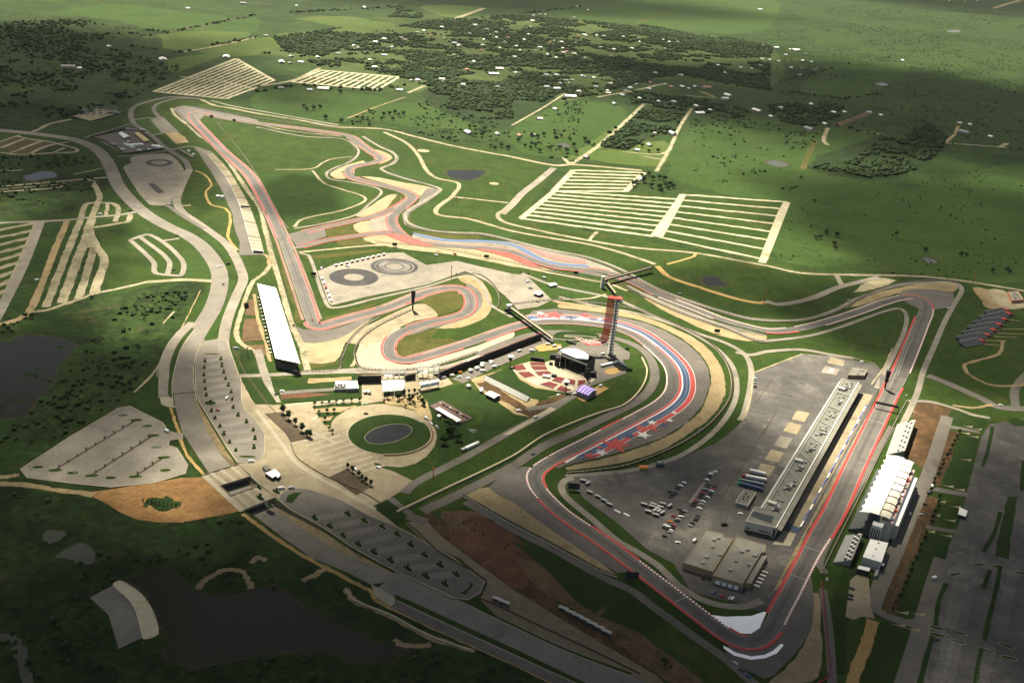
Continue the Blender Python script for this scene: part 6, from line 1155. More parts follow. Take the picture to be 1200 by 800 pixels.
footbridge('short pale ramp from the white lift tower towards the red tower', (709.5, 328.5), (721, 343), 5, 3, ())
g = GP(705.5, 337.5); t = thing('lift_tower', 'plain white lift tower at the end of the far footbridge', 'tower', g); MB(g).box(g, 4.6, 4.2, 17, .1).build('shaft', WHT, t); MB(g).box(g + Vector((0, 0, 17)), 4.9, 4.5, .5, .1).build('cap', LMET, t); MB(g).box(g + Vector((1.2, -2.12, .3)), 1.8, .15, 16.4, .1).build('glazed_strip', GREYB, t)
# ---------------- screens, gantry, masts
def screen_tower(label, base, h=27, az=0.0):
    g = GP(*base); t = thing('screen_tower', label, 'screen', g)
    MB(g).tube(g, g + Vector((0, 0, h - 6)), 1.1, 8).build('column', DMET, t); MB(g).box(g, 4, 4, .6).build('footing', CONC, t)
    for k in range(2): MB(g).box(g + Vector((0, 0, h * .38 + k * h * .3)), 5 - 1.2 * (k == 0), 3.4 - .6 * (k == 0), h * .29, az).build('panel', DARK, t)
    MB(g).box(g + Vector((0, 0, h - 1)), 5.6, 4.2, 1.0, az).build('cap', DMET, t)
screen_tower('tall black position tower on the pale infield point between the bends', (483.5, 363.5), 27, .2)
screen_tower('tall black position tower beside the pit exit', (1036.5, 456), 24, -.3)
A_, B_ = G(1024, 478), G(1052, 484); c = A_.lerp(B_, .5); c.z = 0; t = thing('start_gantry', 'black start gantry spanning the main straight near the pit exit', 'gantry', c)
for p in (A_, B_): MB(c).tube(p, p + Vector((0, 0, 6.5)), .5, 6).build('leg', DMET, t)
b = MB(c)
for z in (6.5, 8.3):
    for o in (0, 1.4): b.tube(A_ + Vector((0, o, z)), B_ + Vector((0, o, z)), .35, 5)
b.build('beam', DMET, t); MB(c).box(A_.lerp(B_, .5) + Vector((0, -.3, 6.3)), (B_ - A_).length * .95, .5, 2.2, dirang((1024, 478), (1052, 484))).build('light_panel', DARK, t)
SCR = [((462.5, 289.5), 'black trackside screen below the faded red painted area'), ((570, 303.5), 'black trackside screen beside the lower red painted area of the esses'), ((367.5, 324), 'black trackside screen at the corner of the pale skid pad'), ((594, 367.5), 'black trackside screen just left of the long footbridge head'), ((674.5, 322.5), 'black trackside screen on the verge left of the far footbridge'), ((840, 391), 'black trackside screen on the gravel after the far footbridge'), ((346.5, 126.5 + 314), 'low black screen wall on the road behind the cream gravel'), ((549, 140.5), 'black trackside screen far up by the return straight')][:7] + [((248, 138.5), 'black trackside screen just after the far hairpin'), ((274.5, 143), 'black trackside screen on the far return straight'), ((672, 575), 'large black screen facing the hairpin before the paddock'), ((740, 680), 'teal backed screen beside the outer kerb of the long right leg')]
for p, l in SCR:
    g = GP(*p); t = thing('trackside_screen', l, 'screen', g, 'screens beside the track'); k = 1.5 if 'large' in l or 'teal' in l else 1
    for s in (-1.6, 1.6): MB(g).tube(g + Vector((s, 0, 0)), g + Vector((s, 0, 3)), .2, 5).build('leg', DMET, t)
    MB(g).box(g + Vector((0, 0, 2)), 7 * k, .8, 4.2 * k).build('panel', DARK, t); MB(g).box(g + Vector((0, .6, 2.2)), 6 * k, .4, 3.6 * k).build('frame', DMET, t)
for (bx, by), hh, l in [((507.5, 560.5), 11, 'orange mast beside the lawn road at the foot of the round lawn'), ((778, 312.5), 12, 'orange mast where the far footbridge meets the gravel road'), ((895, 355), 17, 'orange mast at the end of the ochre track past the small pond'), ((1140.5, 331), 15, 'orange mast on the perimeter road above the first corner'), ((535, 235.5), 9, 'orange mast on the gravel road between the esses and the big pond'), ((528.7, 326.5), 18, 'orange mast on the pale pad behind the first infield bend'), ((487.5, 178), 15, 'orange mast beside the round pale turning pad'), ((590.5, 222), 8, 'orange mast near the loop road'), ((290.5, 418), 12, 'orange mast beside the covered grandstand road')]:
    g = GP(bx, by); t = thing('orange_mast', l, 'mast', g, 'orange masts round the circuit'); MB(g).tube(g, g + Vector((0, 0, hh)), .55, 6, 0, .45).build('pole', ORNG, t); MB(g).box(g + Vector((0, 0, hh - 1.5)), 2, .5, 1.6).build('sign_head', ORNG, t)
disc('turning_pad', G(496, 177), 13, CREAM, 8); disc('turning_pad', G(579, 215.5), 9, SANDP, 8)
# ---------------- fences and barriers
def barrier(label, pts, h=1.1, fence=2.4, w=.8, sm=5, name='trackside_fence', mat=None, posts=True, dash=False):
    P = wline(pts, sm); c = P[len(P) // 2].copy(); c.z = 0; t = thing(name, label, 'fence', c); N = normals2(P); b = MB(c)
    for i in range(len(P) - 1): b.prism([XY(P[i] + N[i] * w / 2), XY(P[i + 1] + N[i + 1] * w / 2), XY(P[i + 1] - N[i + 1] * w / 2), XY(P[i] - N[i] * w / 2)], .2, h)
    b.build('barrier', mat or BARR, t)
    if fence:
        b = MB(c); s = 0; last = -9
        for i in range(len(P) - 1):
            L_ = (P[i + 1] - P[i]).length; k = 0
            while s + k < s + L_:
                if s + k - last >= 6: p = P[i].lerp(P[i + 1], k / L_); b.box(p + Vector((0, 0, h - .1)), .35, .5, fence); last = s + k
                k += 1.0
            s += L_
            for z in (h + fence * .5, h + fence): b.tube(P[i] + Vector((0, 0, z)), P[i + 1] + Vector((0, 0, z)), .12, 3)
        b.build('mesh_and_posts', DMET, t)
    if dash:
        b = MB(c); s = 0; nx = 0
        for i in range(len(P) - 1):
            L_ = (P[i + 1] - P[i]).length
            while nx < s + L_: p = P[i].lerp(P[i + 1], (nx - s) / L_) + N[i] * 1.3; b.box(p + Vector((0, 0, .2)), 2.6, 1.3, 1.1, math.atan2((P[i + 1] - P[i]).y, (P[i + 1] - P[i]).x), mi=int(nx / 4) % 2); nx += 4
            s += L_
        tag(b.build('tyre_stacks', [TYRE, BROWN], t), kind='stuff')
    return t
for a in [('fence with tyre stacks round the outside of the final long bend', [(600, 357), (655, 352), (700, 356), (745, 363), (790, 380), (825, 398), (846, 418), (856, 440), (855, 465), (838, 490), (815, 509), (785, 526), (735, 545), (690, 552), (664, 554)], 1.1, 2.4, .8, 5, 'trackside_fence', None, True, True),
          ('fence with tyre stacks along the gravel on the outside of the long right leg', [(543, 582), (560, 592), (600, 615), (650, 641), (700, 668), (723, 677)], 1.1, 2.4, .8, 5, 'trackside_fence', None, True, True),
          ('fence with tyre stacks behind the gravel of the infield hook', [(353, 436), (395, 434), (401, 420), (410, 400), (425, 384), (445, 372)], 1, 2, .8, 5, 'trackside_fence', None, True, True),
          ('fence with tyre stacks curling round the second infield hook', [(480, 352 + 12), (450, 378), (428, 392), (416, 408), (417, 424), (424, 432), (470, 434), (510, 429), (560, 413)], 1, 2, .8, 5, 'trackside_fence', None, True, True),
          ('fence round the outside of the hilltop first corner', [(990, 362), (1010, 349), (1050, 334), (1100, 328), (1124, 331)], 1.2, 2.6, .8, 5, 'trackside_fence', None, True, True),
          ('fence on the outside of the esses towards the village', [(470, 232), (476, 264), (495, 270), (530, 274), (565, 276), (600, 284), (640, 294), (690, 304), (725, 318)], 1, 2.2), ('fence along the track below the far footbridge', [(735, 322), (765, 338), (800, 352), (850, 368), (885, 376), (935, 377)], 1, 2.2),
          ('fence along the gravel below the far footbridge', [(725, 333), (760, 351), (800, 369), (850, 386), (885, 400), (905, 402)], 1, 2.2, .8, 5, 'trackside_fence', None, True, True), ('fence between the cream gravel and the pale road of the esses', [(440, 284), (490, 288), (525, 293), (600, 308), (650, 319), (705, 331)], 1, 2.2, .8),
          ('fence along the inner side of the back straight', [(255, 145), (285, 181), (310, 220), (325, 250), (338, 268)], 1, 2.2), ('fence along the outer side of the back straight', [(207, 130), (225, 150), (255, 177), (275, 199), (300, 235), (312, 262), (322, 300), (335, 345), (347, 388)], 1, 2.2),
          ('fence along the far return straight', [(225, 125), (300, 138), (370, 148), (420, 153)], 1, 2.2), ('fence along the skid pad side of the back straight end', [(350, 300), (358, 330), (370, 355), (378, 375)], 1, 2.2), ('fence between the main straight and the grandstand road', [(1062, 470), (1040, 512), (1010, 575), (975, 645), (962, 672)], 1.2, 2.6), ('red dashed fence beyond the gravel of the last corner', [(963, 682), (966, 715), (970, 760), (972, 790), (955, 803)], 1, 2.2, .8, 5, 'trackside_fence', REDP),
          ('fence round the first infield hook', [(535, 322), (560, 322), (578, 335), (585, 350), (582, 362)], 1, 2, .8, 5, 'trackside_fence', None, True, True), ('fence along the inner edge of the crooked esses', [(300, 150), (398, 163), (415, 173), (412, 186), (384, 205)], 1, 2), ('fence along the outside of the crooked esses', [(424, 158), (455, 174), (466, 185), (455, 197), (512, 222)], 1, 2)]:
    barrier(*a)
barrier('tan retaining wall along the lawn side of the final bend road', [(465, 601), (515, 577), (600, 536), (638, 511), (680, 493), (705, 484), (732, 475), (752, 455), (758, 435), (752, 420)], 2.2, 0, 1.6, 5, 'retaining_wall', flat('tan_wall', (.36, .31, .19), .9))
barrier('low dark wall winding between the lower car park and the gravel pavement', [(478, 614), (488, 622), (512, 645), (540, 662), (569, 680), (568, 690), (561, 700), (575, 706), (640, 737), (700, 765), (750, 790)], 1.2, 0, .7, 3, 'low_wall', MULCH)
barrier('low dark wall winding across the striped plaza', [(341, 520), (347, 535), (362, 547), (385, 560), (430, 580), (462, 602)], 1.2, 0, .6, 5, 'low_wall', MULCH)
barrier('black privacy fence round the compound of white tents', [(107, 161), (154, 151), (162, 153), (190, 175), (146, 181), (128, 168), (107, 161)], 2.6, 0, .8, 0, 'privacy_fence', DARK)
barrier('dark hedge like fence along the substation', [(83, 137), (106, 143), (122, 139), (146, 132)], 2.2, 0, .8, 0, 'privacy_fence', DARK)
barrier('cream wall along the shaded road edge below the roadside pond', [(405, 690), (414, 703), (460, 722), (500, 744), (556, 764)], 1.4, 0, 1.0, 3, 'retaining_wall', flat('tan_wall', (.36, .31, .19), .9))
# ---------------- vehicles
CARM = {'white': WHTC, 'black': flat('black_car_paint', (.012, .012, .014), .25, 0, .5, .03, 3), 'silver': flat('silver_car_paint', (.35, .36, .37), .3, .5, .5, .03, 3), 'red': flat('red_car_paint', (.24, .018, .02), .25, 0, .5, .03, 3), 'orange': flat('orange_car_paint', (.45, .13, .01), .25, 0, .5), 'blue': flat('blue_car_paint', (.03, .06, .16), .25, 0, .5, .03, 3), 'green': GREENP, 'grey': flat('grey_car_paint', (.10, .10, .105), .3, .2, .5, .03, 3)}
PROTO = {}
def car(px, col, rz, label, group, kind='car', z=None):
    key = (kind, col)
    if key not in PROTO:
        t = thing('van' if kind == 'van' else 'parked_car', '', 'van' if kind == 'van' else 'car', (0, 0, 0)); o = (0, 0, 0)
        Ln, Wd = (6.2, 2.1) if kind == 'van' else (4.7, 1.9)
        b = MB(); side = [(-.5, .45), (-.5, .95), (-.42, 1.0), (-.3, 1.55), (.12, 1.6), (.26, 1.08), (.47, .92), (.5, .6), (.5, .4)] if kind == 'car' else [(-.5, .45), (-.5, 2.3), (-.4, 2.4), (.24, 2.35), (.38, 1.35), (.48, 1.2), (.5, .7), (.5, .45)]
        n = len(side); vs = []
        for s in (-1, 1):
            for x, zz in side: vs.append((x * Ln, s * Wd / 2 * (.84 if zz > 1.3 else 1), zz))
        b.add(vs, [(i, (i + 1) % n, n + (i + 1) % n, n + i) for i in range(n)] + [tuple(range(n))[::-1], tuple(range(n, 2 * n))]); b.build('body', CARM[col], t)
        x0, x1 = (-.31, .14) if kind == 'car' else (.18, .33); zt = 1.36 if kind == 'car' else 1.95
        MB().box((Ln * (x0 + x1) / 2, 0, zt - .28), Ln * (x1 - x0) * 1.18, Wd * .965, .3).build('window_band', GLASS, t)
        for x in (-.31, .31):
            for s in (-1, 1): MB().tube((x * Ln, s * (Wd / 2 - .16), .34), (x * Ln, s * (Wd / 2 + .02), .34), .34, 10).tube((x * Ln, s * (Wd / 2 + .02), .34), (x * Ln, s * (Wd / 2 + .04), .34), .18, 8).build('wheel', TYRE, t)
        kids(t); PROTO[key] = t; t['used'] = 0; r = t
    else:
        r = copy_tree(PROTO[key])
    g = GP(*px) if z is None else G(*px, z); r.location = g; r.rotation_euler.z = rz; tag(r, label, None, group)
    if 'used' in r: del r['used']
    return r
S = lambda pts: T(660, 510, 6.667, pts)
rowang = dirang(*S([(1015, 545), (1130, 345)])) + math.pi / 2
PK = [((830, 445), 'black', 'b'), ((850, 470), 'black', 'b'), ((838, 486), 'black', 'b'), ((876, 446), 'grey', 'b'), ((868, 462), 'black', 'b'), ((900, 408), 'black', 'a'), ((888, 418), 'black', 'a'), ((925, 385), 'black', 'a'), ((938, 362), 'black', 'a'), ((942, 376), 'white', 'a'), ((918, 398), 'white', 'a'),
      ((1124, 352), 'white', 'c'), ((1132, 338), 'black', 'c'), ((1142, 322), 'black', 'c'), ((1152, 308), 'white', 'c'), ((1162, 297), 'silver', 'c'), ((1174, 282), 'black', 'c'), ((1186, 288), 'white', 'c'),
      ((1133, 388), 'black', 'd'), ((1122, 406), 'black', 'd'), ((1110, 424), 'silver', 'd'), ((1100, 440), 'black', 'd'), ((1090, 455), 'red', 'd'), ((1080, 470), 'black', 'd'), ((1072, 486), 'black', 'd'), ((1178, 405), 'black', 'd2'), ((1170, 424), 'red', 'd2'), ((1160, 440), 'white', 'd2'), ((1150, 455), 'black', 'd2'), ((1140, 470), 'black', 'd2'), ((1126, 488), 'white', 'd2'), ((1103, 508), 'black', 'd2'), ((1094, 522), 'white', 'd2'), ((1082, 545), 'silver', 'd2'), ((1064, 576), 'white', 'd2'), ((1034, 520), 'red', 'e'), ((1024, 535), 'black', 'e'), ((1014, 552), 'black', 'e'),
      ((908, 585), 'black', 'f'), ((930, 600), 'black', 'f'), ((950, 598), 'silver', 'f'), ((922, 618), 'black', 'f'), ((920, 640), 'white', 'f'), ((860, 636), 'red', 'f'), ((900, 662), 'silver', 'f'), ((886, 674), 'black', 'f'), ((832, 680), 'orange', 'f'),
      ((800, 712), 'white', 'g'), ((790, 728), 'black', 'g'), ((820, 720), 'white', 'g'), ((812, 738), 'black', 'g'), ((838, 706), 'grey', 'g'), ((862, 712), 'red', 'g'), ((852, 730), 'black', 'g'), ((838, 748), 'white', 'g'), ((830, 762), 'silver', 'g'), ((822, 752), 'black', 'g'), ((790, 793), 'black', 'g2'), ((1050, 636), 'black', 'h'), ((1042, 652), 'grey', 'h'), ((1032, 668), 'black', 'h'), ((1006, 692), 'black', 'h'), ((990, 710), 'silver', 'h')]
where = {'a': 'in the small diagonal row left of the pale strip', 'b': 'in the loose dark cluster farthest left on the paddock', 'c': 'in the short row above the pale strip', 'd': 'in the row beside the pale concrete strip', 'd2': 'in the outer row right of the pale strip', 'e': 'at the lower end of the pale strip', 'f': 'in the scattered row right of the grey carts', 'g': 'in the crowded double row below the grey carts', 'g2': 'alone below the crowded double row', 'h': 'in the short line nearest the tan buildings'}
for p, col, w_ in PK:
    car(S([p])[0], col, rowang + random.uniform(-.12, .12) + (math.pi if random.random() < .4 else 0), f'{col} car {where[w_]}', 'cars parked on the paddock asphalt')
OT = [(T(780, 600, 8, [(700, 20)])[0], 'white', 'white car parked below the paddock office block', 'car', 0), (T(780, 600, 8, [(550, 125)])[0], 'black', 'black van close behind the tan paddock buildings', 'van', .3), (T(780, 600, 8, [(270, 275)])[0], 'white', 'white van at the left wall of the tan paddock building', 'van', .9), (T(780, 600, 8, [(115, 290)])[0], 'white', 'white car alone on the asphalt left of the tan buildings', 'car', 0), (T(780, 600, 8, [(450, 762)])[0], 'blue', 'dark blue car parked below the white doors', 'car', .8), (T(780, 600, 8, [(525, 792)])[0], 'red', 'red car parked below the white doors', 'car', 1.0),
      (T(600, 600, 4, [(1020, 405)])[0], 'silver', 'silver car parked near the last corner beside a red one', 'car', 1.0), (T(600, 600, 4, [(1033, 407)])[0], 'white', 'white car parked nearest the last corner wall', 'car', 1.0), (T(600, 600, 4, [(900, 312)])[0], 'black', 'black car tight to the near wall of the tan building', 'car', .4), (T(600, 600, 4, [(925, 315)])[0], 'black', 'second black car tight to the near wall of the tan building', 'car', .4),
      (T(0, 200, 4, [(1035, 450)])[0], 'white', 'white car on the wide main road, right lane', 'car', 1.4), (T(0, 200, 4, [(1022, 453)])[0], 'white', 'white car on the wide main road, left of another white one', 'car', 1.4), (T(0, 200, 4, [(1047, 535)])[0], 'black', 'black car on the wide main road below the two white ones', 'car', 1.5), (T(0, 200, 4, [(830, 305)])[0], 'black', 'black car at the edge of the main road by the looped gravel lanes', 'car', 2.4), (T(0, 200, 4, [(645, 172)])[0], 'white', 'white car on the main road beside the grey skid lot', 'car', 2.4), (T(0, 200, 4, [(470, 207)])[0], 'white', 'white van on the small gravel loop', 'van', .2), (T(0, 200, 4, [(610, 190)])[0], 'black', 'black car on the grey lane joining the main road', 'car', .1), (T(0, 200, 4, [(815, 468)])[0], 'black', 'black car at the end of the looped gravel lanes', 'car', 0), (T(0, 200, 4, [(1070, 440)])[0], 'black', 'black pickup at the ring road junction', 'van', .8), (T(0, 200, 4, [(175, 515)])[0], 'white', 'white van alone on the long gravel lane', 'van', .9), (T(0, 200, 4, [(797, 160)])[0], 'white', 'white van at the near edge of the grey skid lot', 'van', .4),
      (T(0, 400, 4, [(780, 424)])[0], 'white', 'white van entering the large left hand car park', 'van', 2.6), (T(0, 400, 4, [(1065, 270)])[0], 'white', 'white van in the tree dotted car park', 'van', 1.5), (T(0, 400, 4, [(1108, 36)])[0], 'silver', 'silver van on the ring road by the drain', 'van', .2), (T(0, 400, 4, [(1180, 566)])[0], 'white', 'white van at the plaza end of the tree dotted car park', 'van', .2), (T(0, 400, 4, [(1020, 326)])[0], 'red', 'red car in the tree dotted car park', 'car', .2),
      (T(230, 530, 8, [(800, 345)])[0], 'white', 'white van at the tip of the lower car park', 'van', .4), (T(230, 530, 8, [(895, 340)])[0], 'silver', 'silver van on the plaza beside the lower car park', 'van', .3), (T(300, 400, 4, [(467, 607)])[0], 'white', 'white box van beside the lower planting bed', 'van', -.8), (T(300, 400, 4, [(573, 594)])[0], 'white', 'white car at the foot of the round lawn', 'car', -.4), (T(300, 400, 4, [(512, 297)])[0], 'green', 'green utility vehicle at the top of the round plaza', 'car', .4), (T(300, 400, 4, [(515, 342)])[0], 'black', 'black car on the ring beside the round lawn', 'car', .1), (T(300, 400, 4, [(800, 367)])[0], 'white', 'white van on the ring near the mulch grove', 'van', -.7), (T(300, 400, 4, [(820, 388)])[0], 'white', 'white car on the ring at the edge of the lawn', 'car', -.8), (T(300, 400, 4, [(848, 407)])[0], 'silver', 'silver van half on the lawn beside the round plaza', 'van', -1.0), (T(300, 400, 4, [(122, 236)])[0], 'white', 'white car on the grey lane between lawn strips', 'car', .1), (T(300, 400, 4, [(95, 251)])[0], 'black', 'black car at the pale road junction above the plaza', 'car', 1.0),
      (T(560, 390, 6.667, [(452, 665)])[0], 'white', 'white box truck on the pale lawn road', 'van', .75), (T(960, 500, 6.667, [(880, 470)])[0], 'white', 'white van behind the main grandstand, upper of a pair', 'van', 1.2), (T(960, 500, 6.667, [(860, 520)])[0], 'grey', 'grey van behind the main grandstand, lower of a pair', 'van', .4), (T(960, 500, 6.667, [(710, 685)])[0], 'white', 'white car on the road behind the hospitality building', 'car', 1.2), (T(960, 500, 6.667, [(795, 690)])[0], 'silver', 'silver car on the crossing road behind the grandstand', 'car', .2), (T(960, 500, 6.667, [(825, 610)])[0], 'black', 'black car on the orange dirt behind the grandstand', 'car', .2),
      (T(960, 600, 6.667, [(255, 605)])[0], 'black', 'black car on the pale yard, the lowest but two', 'car', -.5), (T(960, 600, 6.667, [(245, 655)])[0], 'black', 'black car on the pale yard, second from the bottom', 'car', -.3), (T(960, 600, 6.667, [(240, 684)])[0], 'black', 'black car on the pale yard, lowest of the three', 'car', -.3), (T(960, 600, 6.667, [(900, 520)])[0], 'white', 'white van at the bend of the right hand car park road', 'van', .5), (T(900, 600, 4, [(790, 600)])[0], 'black', 'black car in the right hand car park', 'car', .3), (T(900, 600, 4, [(275, 317)])[0], 'silver', 'silver car on the fence road beside the last corner', 'car', 1.4), (T(900, 400, 4, [(1090, 302)])[0], 'white', 'white car on the grey road right of the first corner hill', 'car', -.2), (T(900, 400, 4, [(648, 255)])[0], 'silver', 'silver car on the road beside the main straight', 'car', 1.1), (T(900, 400, 4, [(440, 97)])[0], 'white', 'white car behind the square building at the pit end', 'car', .2),
      (T(600, 600, 4, [(1108, 772)])[0], 'blue', 'blue car on the service road below the last corner', 'car', -.7), (T(600, 600, 4, [(1075, 745)])[0], 'black', 'black car on the service road below the last corner', 'car', -.7), (T(600, 600, 4, [(1045, 712)])[0], 'silver', 'silver car on the service road below the last corner', 'car', -.7), (T(600, 400, 4, [(97, 530)])[0], 'grey', 'grey car on the road inside the final bend', 'car', .4), (T(600, 400, 4, [(885, 418)])[0], 'silver', 'silver car on the service road outside the final bend', 'car', .6)]
for p, col, l, k, rz in OT: car(p, col, rz, l, 'vehicles about the circuit', k)
# entrance road vehicles and booths
S = lambda pts: T(410, 410, 6.667, pts)
for i, (p, k, l) in enumerate([((735, 222), 'van', 'white van nearest the entrance frame'), ((800, 205), 'van', 'white van parked below the black trackside stand, first of a cluster'), ((855, 215), 'car', 'white car beside the cluster at the black trackside stand'), ((1040, 172), 'van', 'white van on the service road right of the tents'), ((1130, 140), 'van', 'white van on the service road towards the stage'), ((1160, 128), 'car', 'silver car on the service road towards the stage'), ((1105, 100), 'van', 'white van under the trackside stand'), ((925, 228), 'car', 'white car at the corner of the big lawn')]):
    car(S([p])[0], 'silver' if 'silver' in l else 'white', .4, l, 'vehicles on the service road', k)
for p, l in [((945, 155), 'white tent under the long black stand, the left one'), ((995, 138), 'white tent under the long black stand, the middle one'), ((1035, 118), 'white tent under the long black stand, the right one'), ((930, 278), 'white tent on the dirt at the lawn corner'), ((1030, 315), 'small white tent on the orange dirt above the marquee'), ((120, 322), 'white tent at the plaza gate beside the office'), ((150, 325), 'small grey tent at the plaza gate beside the office')]:
    x, y = S([p])[0]; tent(l, [(x - 3, y - .4), (x - .3, y + 1.1), (x + 3, y - .2), (x + .4, y - 1.6)], 3.2, WHT if 'grey' not in l else MET, LMET, 'tent', 1.0, 'small tents by the entrance')
for p, l in [((800, 195), 'orange and white barrier cart by the stand'), ((860, 180), 'second orange barrier cart by the stand')]:
    g = GP(*S([p])[0]); tag(MB(g).box(g, 4.5, 2, 1.2, .3).box(g + Vector((0, 0, 1.2)), 3.6, 1.6, .8, .3).build('barrier_cart', ORNG), l, 'cart')
for p, l in [((548, 95), 'white van nearest the dirt circle behind the stand'), ((598, 108), 'white box truck beside the dirt circle'), ((420, 145), 'white van on the yard road'), ((325, 148), 'white van at the stand end'), ((640, 130), 'white van beside the red canopy'), ((978, 172), 'white van at the foot of the red tower'), ((1062, 180), 'white van just right of the red tower'), ((40, 248), 'white box truck on the service road below the stand'), ((105, 240), 'white car on the service road below the stand'), ((35, 305), 'white van on the service road near the lawn'), ((130, 272), 'silver car on the service road near the lawn'), ((630, 488), 'white cart at the edge of the terrace lawn'), ((762, 485), 'white generator beside the purple marquee'), ((960, 420), 'white generator at the far end of the purple marquee'), ((320, 615), 'white box cabin on the orange dirt'), ((30, 445), 'white box cabin beside the white marquee'), ((1165, 128), 'black truck on the yard behind the tower')]:
    car(T(560, 390, 6.667, [p])[0], 'black' if 'black' in l else 'silver' if 'silver' in l else 'white', random.uniform(0, 1), l, 'vehicles round the stage', 'car' if ('car ' in l or 'cart' in l) else 'van')
for a, d, l in [((690, 70), (760, 95), 'black topped long trailer behind the stage canopy'), ((960, 268), (1085, 238), 'white long low barrier trailer by the dirt patch'), ((1085, 228), (1160, 270), 'white and black long trailer at the corner of the stage yard')]:
    q = T(560, 390, 6.667, [a, d]); truck(q[0], q[1], WHTC, WHTC if 'white' in l else DARK, l, cab=False, hh=2.6)
# grey carts and trams
S = lambda pts: T(660, 510, 6.667, pts)
def cart(px, rz, label, group, ln=7.5, mat=MET):
    if 'cart' not in PROTO:
        t = thing('shade_cart', '', 'cart', (0, 0, 0)); MB().box((0, 0, 2.5), 6.2, 2.3, .18).build('roof', mat, t); MB().box((0, 0, .6), 5.8, 1.9, .5).build('bed', DMET, t); MB().box((1.9, 0, 1.1), 1.4, 1.6, .8).build('bench', GREYB, t)
        for x in (-2.1, 2.1):
            for s in (-1, 1): MB().tube((x, s * .8, 0.45), (x, s * 1.02, .45), .45, 8).build('wheel', TYRE, t); MB().tube((x * 1.3, s * .9, .6), (x * 1.3, s * .9, 2.6), .06, 4).build('post', MET, t)
        kids(t); PROTO['cart'] = t; r = t
    else: r = copy_tree(PROTO['cart'])
    r.location = GP(*px); r.rotation_euler.z = rz; r.scale = (ln / 7.5,) * 3; tag(r, label, None, group); return r
for i, p in enumerate([(630, 550), (700, 550), (775, 547), (830, 562), (692, 568), (755, 572), (662, 606), (714, 598), (746, 604), (772, 616), (720, 632), (728, 580)]):
    cart(S([p])[0], -.35 if i not in (3, 7, 8, 9) else .9, 'grey roofed shade cart in the tight cluster on the paddock asphalt', 'clustered grey shade carts')
for i, p in enumerate([(205, 455), (270, 490), (315, 520), (357, 550)]): cart(S([p])[0], -.55, 'grey roofed shade cart in the line along the paddock kerb, ' + ['the upper end one', 'second from the upper end', 'second from the lower end', 'the lower end one'][i], 'grey shade carts along the kerb')
for i, p in enumerate([(155, 365), (192, 386)]): cart(S([p])[0], [-.2, .9][i], ['grey roofed shade cart on the grass by the hairpin screen', 'grey roofed shade cart turned sideways at the paddock gate'][i], 'grey shade carts by the gate')
for i, p in enumerate([(240, 463), (274, 482), (308, 499), (341, 517), (375, 535), (409, 553), (442, 572)]): cart(T(600, 600, 4, [p])[0], -.42, 'pale tram car in the line on the gravel pavement, ' + ['the upper left end', 'second from upper left', 'third from upper left', 'in the middle', 'third from lower right', 'second from lower right', 'the lower right end'][i], 'tram cars in a line', 9.5)
for i, p in enumerate([(1130, 420), (1166, 436)]): cart(T(300, 600, 4, [p])[0], -.42, ['pale tram car at the corner of the lower car park, the left one', 'pale tram car at the corner of the lower car park, the right one'][i], 'tram cars by the lower car park', 9.5)
g = GP(*S([(625, 262)])[0]); t = thing('skip_container', 'bright orange skip at the upper edge of the paddock', 'skip', g); MB(g).box(g, 8, 4, 2.4, .15).build('body', YELL, t); MB(g).box(g + Vector((0, 0, 2.4)), 8.2, 4.2, .2, .15).build('rim', ORNG, t)
for q, l in [((755, 240), 'dark green generator truck beside the orange skip')]:
    g = GP(*S([q])[0]); t = thing('generator', l, 'generator', g); MB(g).box(g, 8, 5, 3, .2).build('body', flat('dark_green_paint', (.02, .05, .045), .5), t); MB(g).box(g + Vector((-1, 1, 3)), 4, 3, .8, .2).build('exhaust_hood', MET, t)
for i, (a, d) in enumerate([((400, 588), (445, 612)), ((472, 615), (515, 638))]):
    q = S([a, d]); A_, B_ = GP(*q[0]), GP(*q[1]); c = A_.lerp(B_, .5); tag(MB(c).box(c, (B_ - A_).length, 1.4, 1.0, dirang(*q)).box(c + Vector((0, 0, 1)), (B_ - A_).length * .9, 1.0, .2, dirang(*q)).build('flat_trailer', WHT), ['white flat trailer on the paddock kerb nearer the shade carts', 'white flat trailer on the paddock kerb farther from the shade carts'][i], 'trailer')
for i, p in enumerate([(172, 205), (168, 222), (165, 240), (165, 262), (165, 292)]): car(T(860, 410, 6.667, [p])[0], ['silver', 'white', 'silver', 'silver', 'black'][i], .1, ['silver car at the top of the column by the cream kerb', 'white car second in the column by the cream kerb', 'silver car in the middle of the column by the cream kerb', 'silver car above the black one by the cream kerb', 'black car at the bottom of the column by the cream kerb'][i], 'cars along the cream kerb')
# timing tents on the skid pad
for k in range(10):
    x, y = 394 + k * 6.2, 309.7 - k * 1.4
    tent('white canopy along the top edge of the skid pad, ' + ['leftmost', 'second', 'third', 'fourth', 'fifth', 'sixth', 'seventh', 'eighth', 'ninth', 'rightmost'][k] + ' from the left' * (0 < k < 9), [(x - 2, y + .1), (x - 1.4, y + 1.1), (x + 2, y + .3), (x + 1.4, y - .7)], 2.8, WHT, DARK, 'canopy', .7, 'canopies along the skid pad', cat='canopy')
for k in range(6):
    q = lerp2((376.5, 325), (389, 356), (k + .5) / 6); g = GP(*q); tag(MB(g).box(g, 2.6, 6, 2.3, .22).box(g + Vector((0, 0, 2.3)), 2.8, 6.2, .2, .22).build('pit_trailer', WHT if k != 2 else REDP), ['white trailer', 'white trailer', 'red trailer', 'white trailer', 'white trailer', 'white trailer'][k] + ' on the left edge of the skid pad, ' + ['at the top', 'second from the top', 'third from the top', 'third from the bottom', 'second from the bottom', 'at the bottom'][k], 'trailer', 'trailers on the skid pad edge')
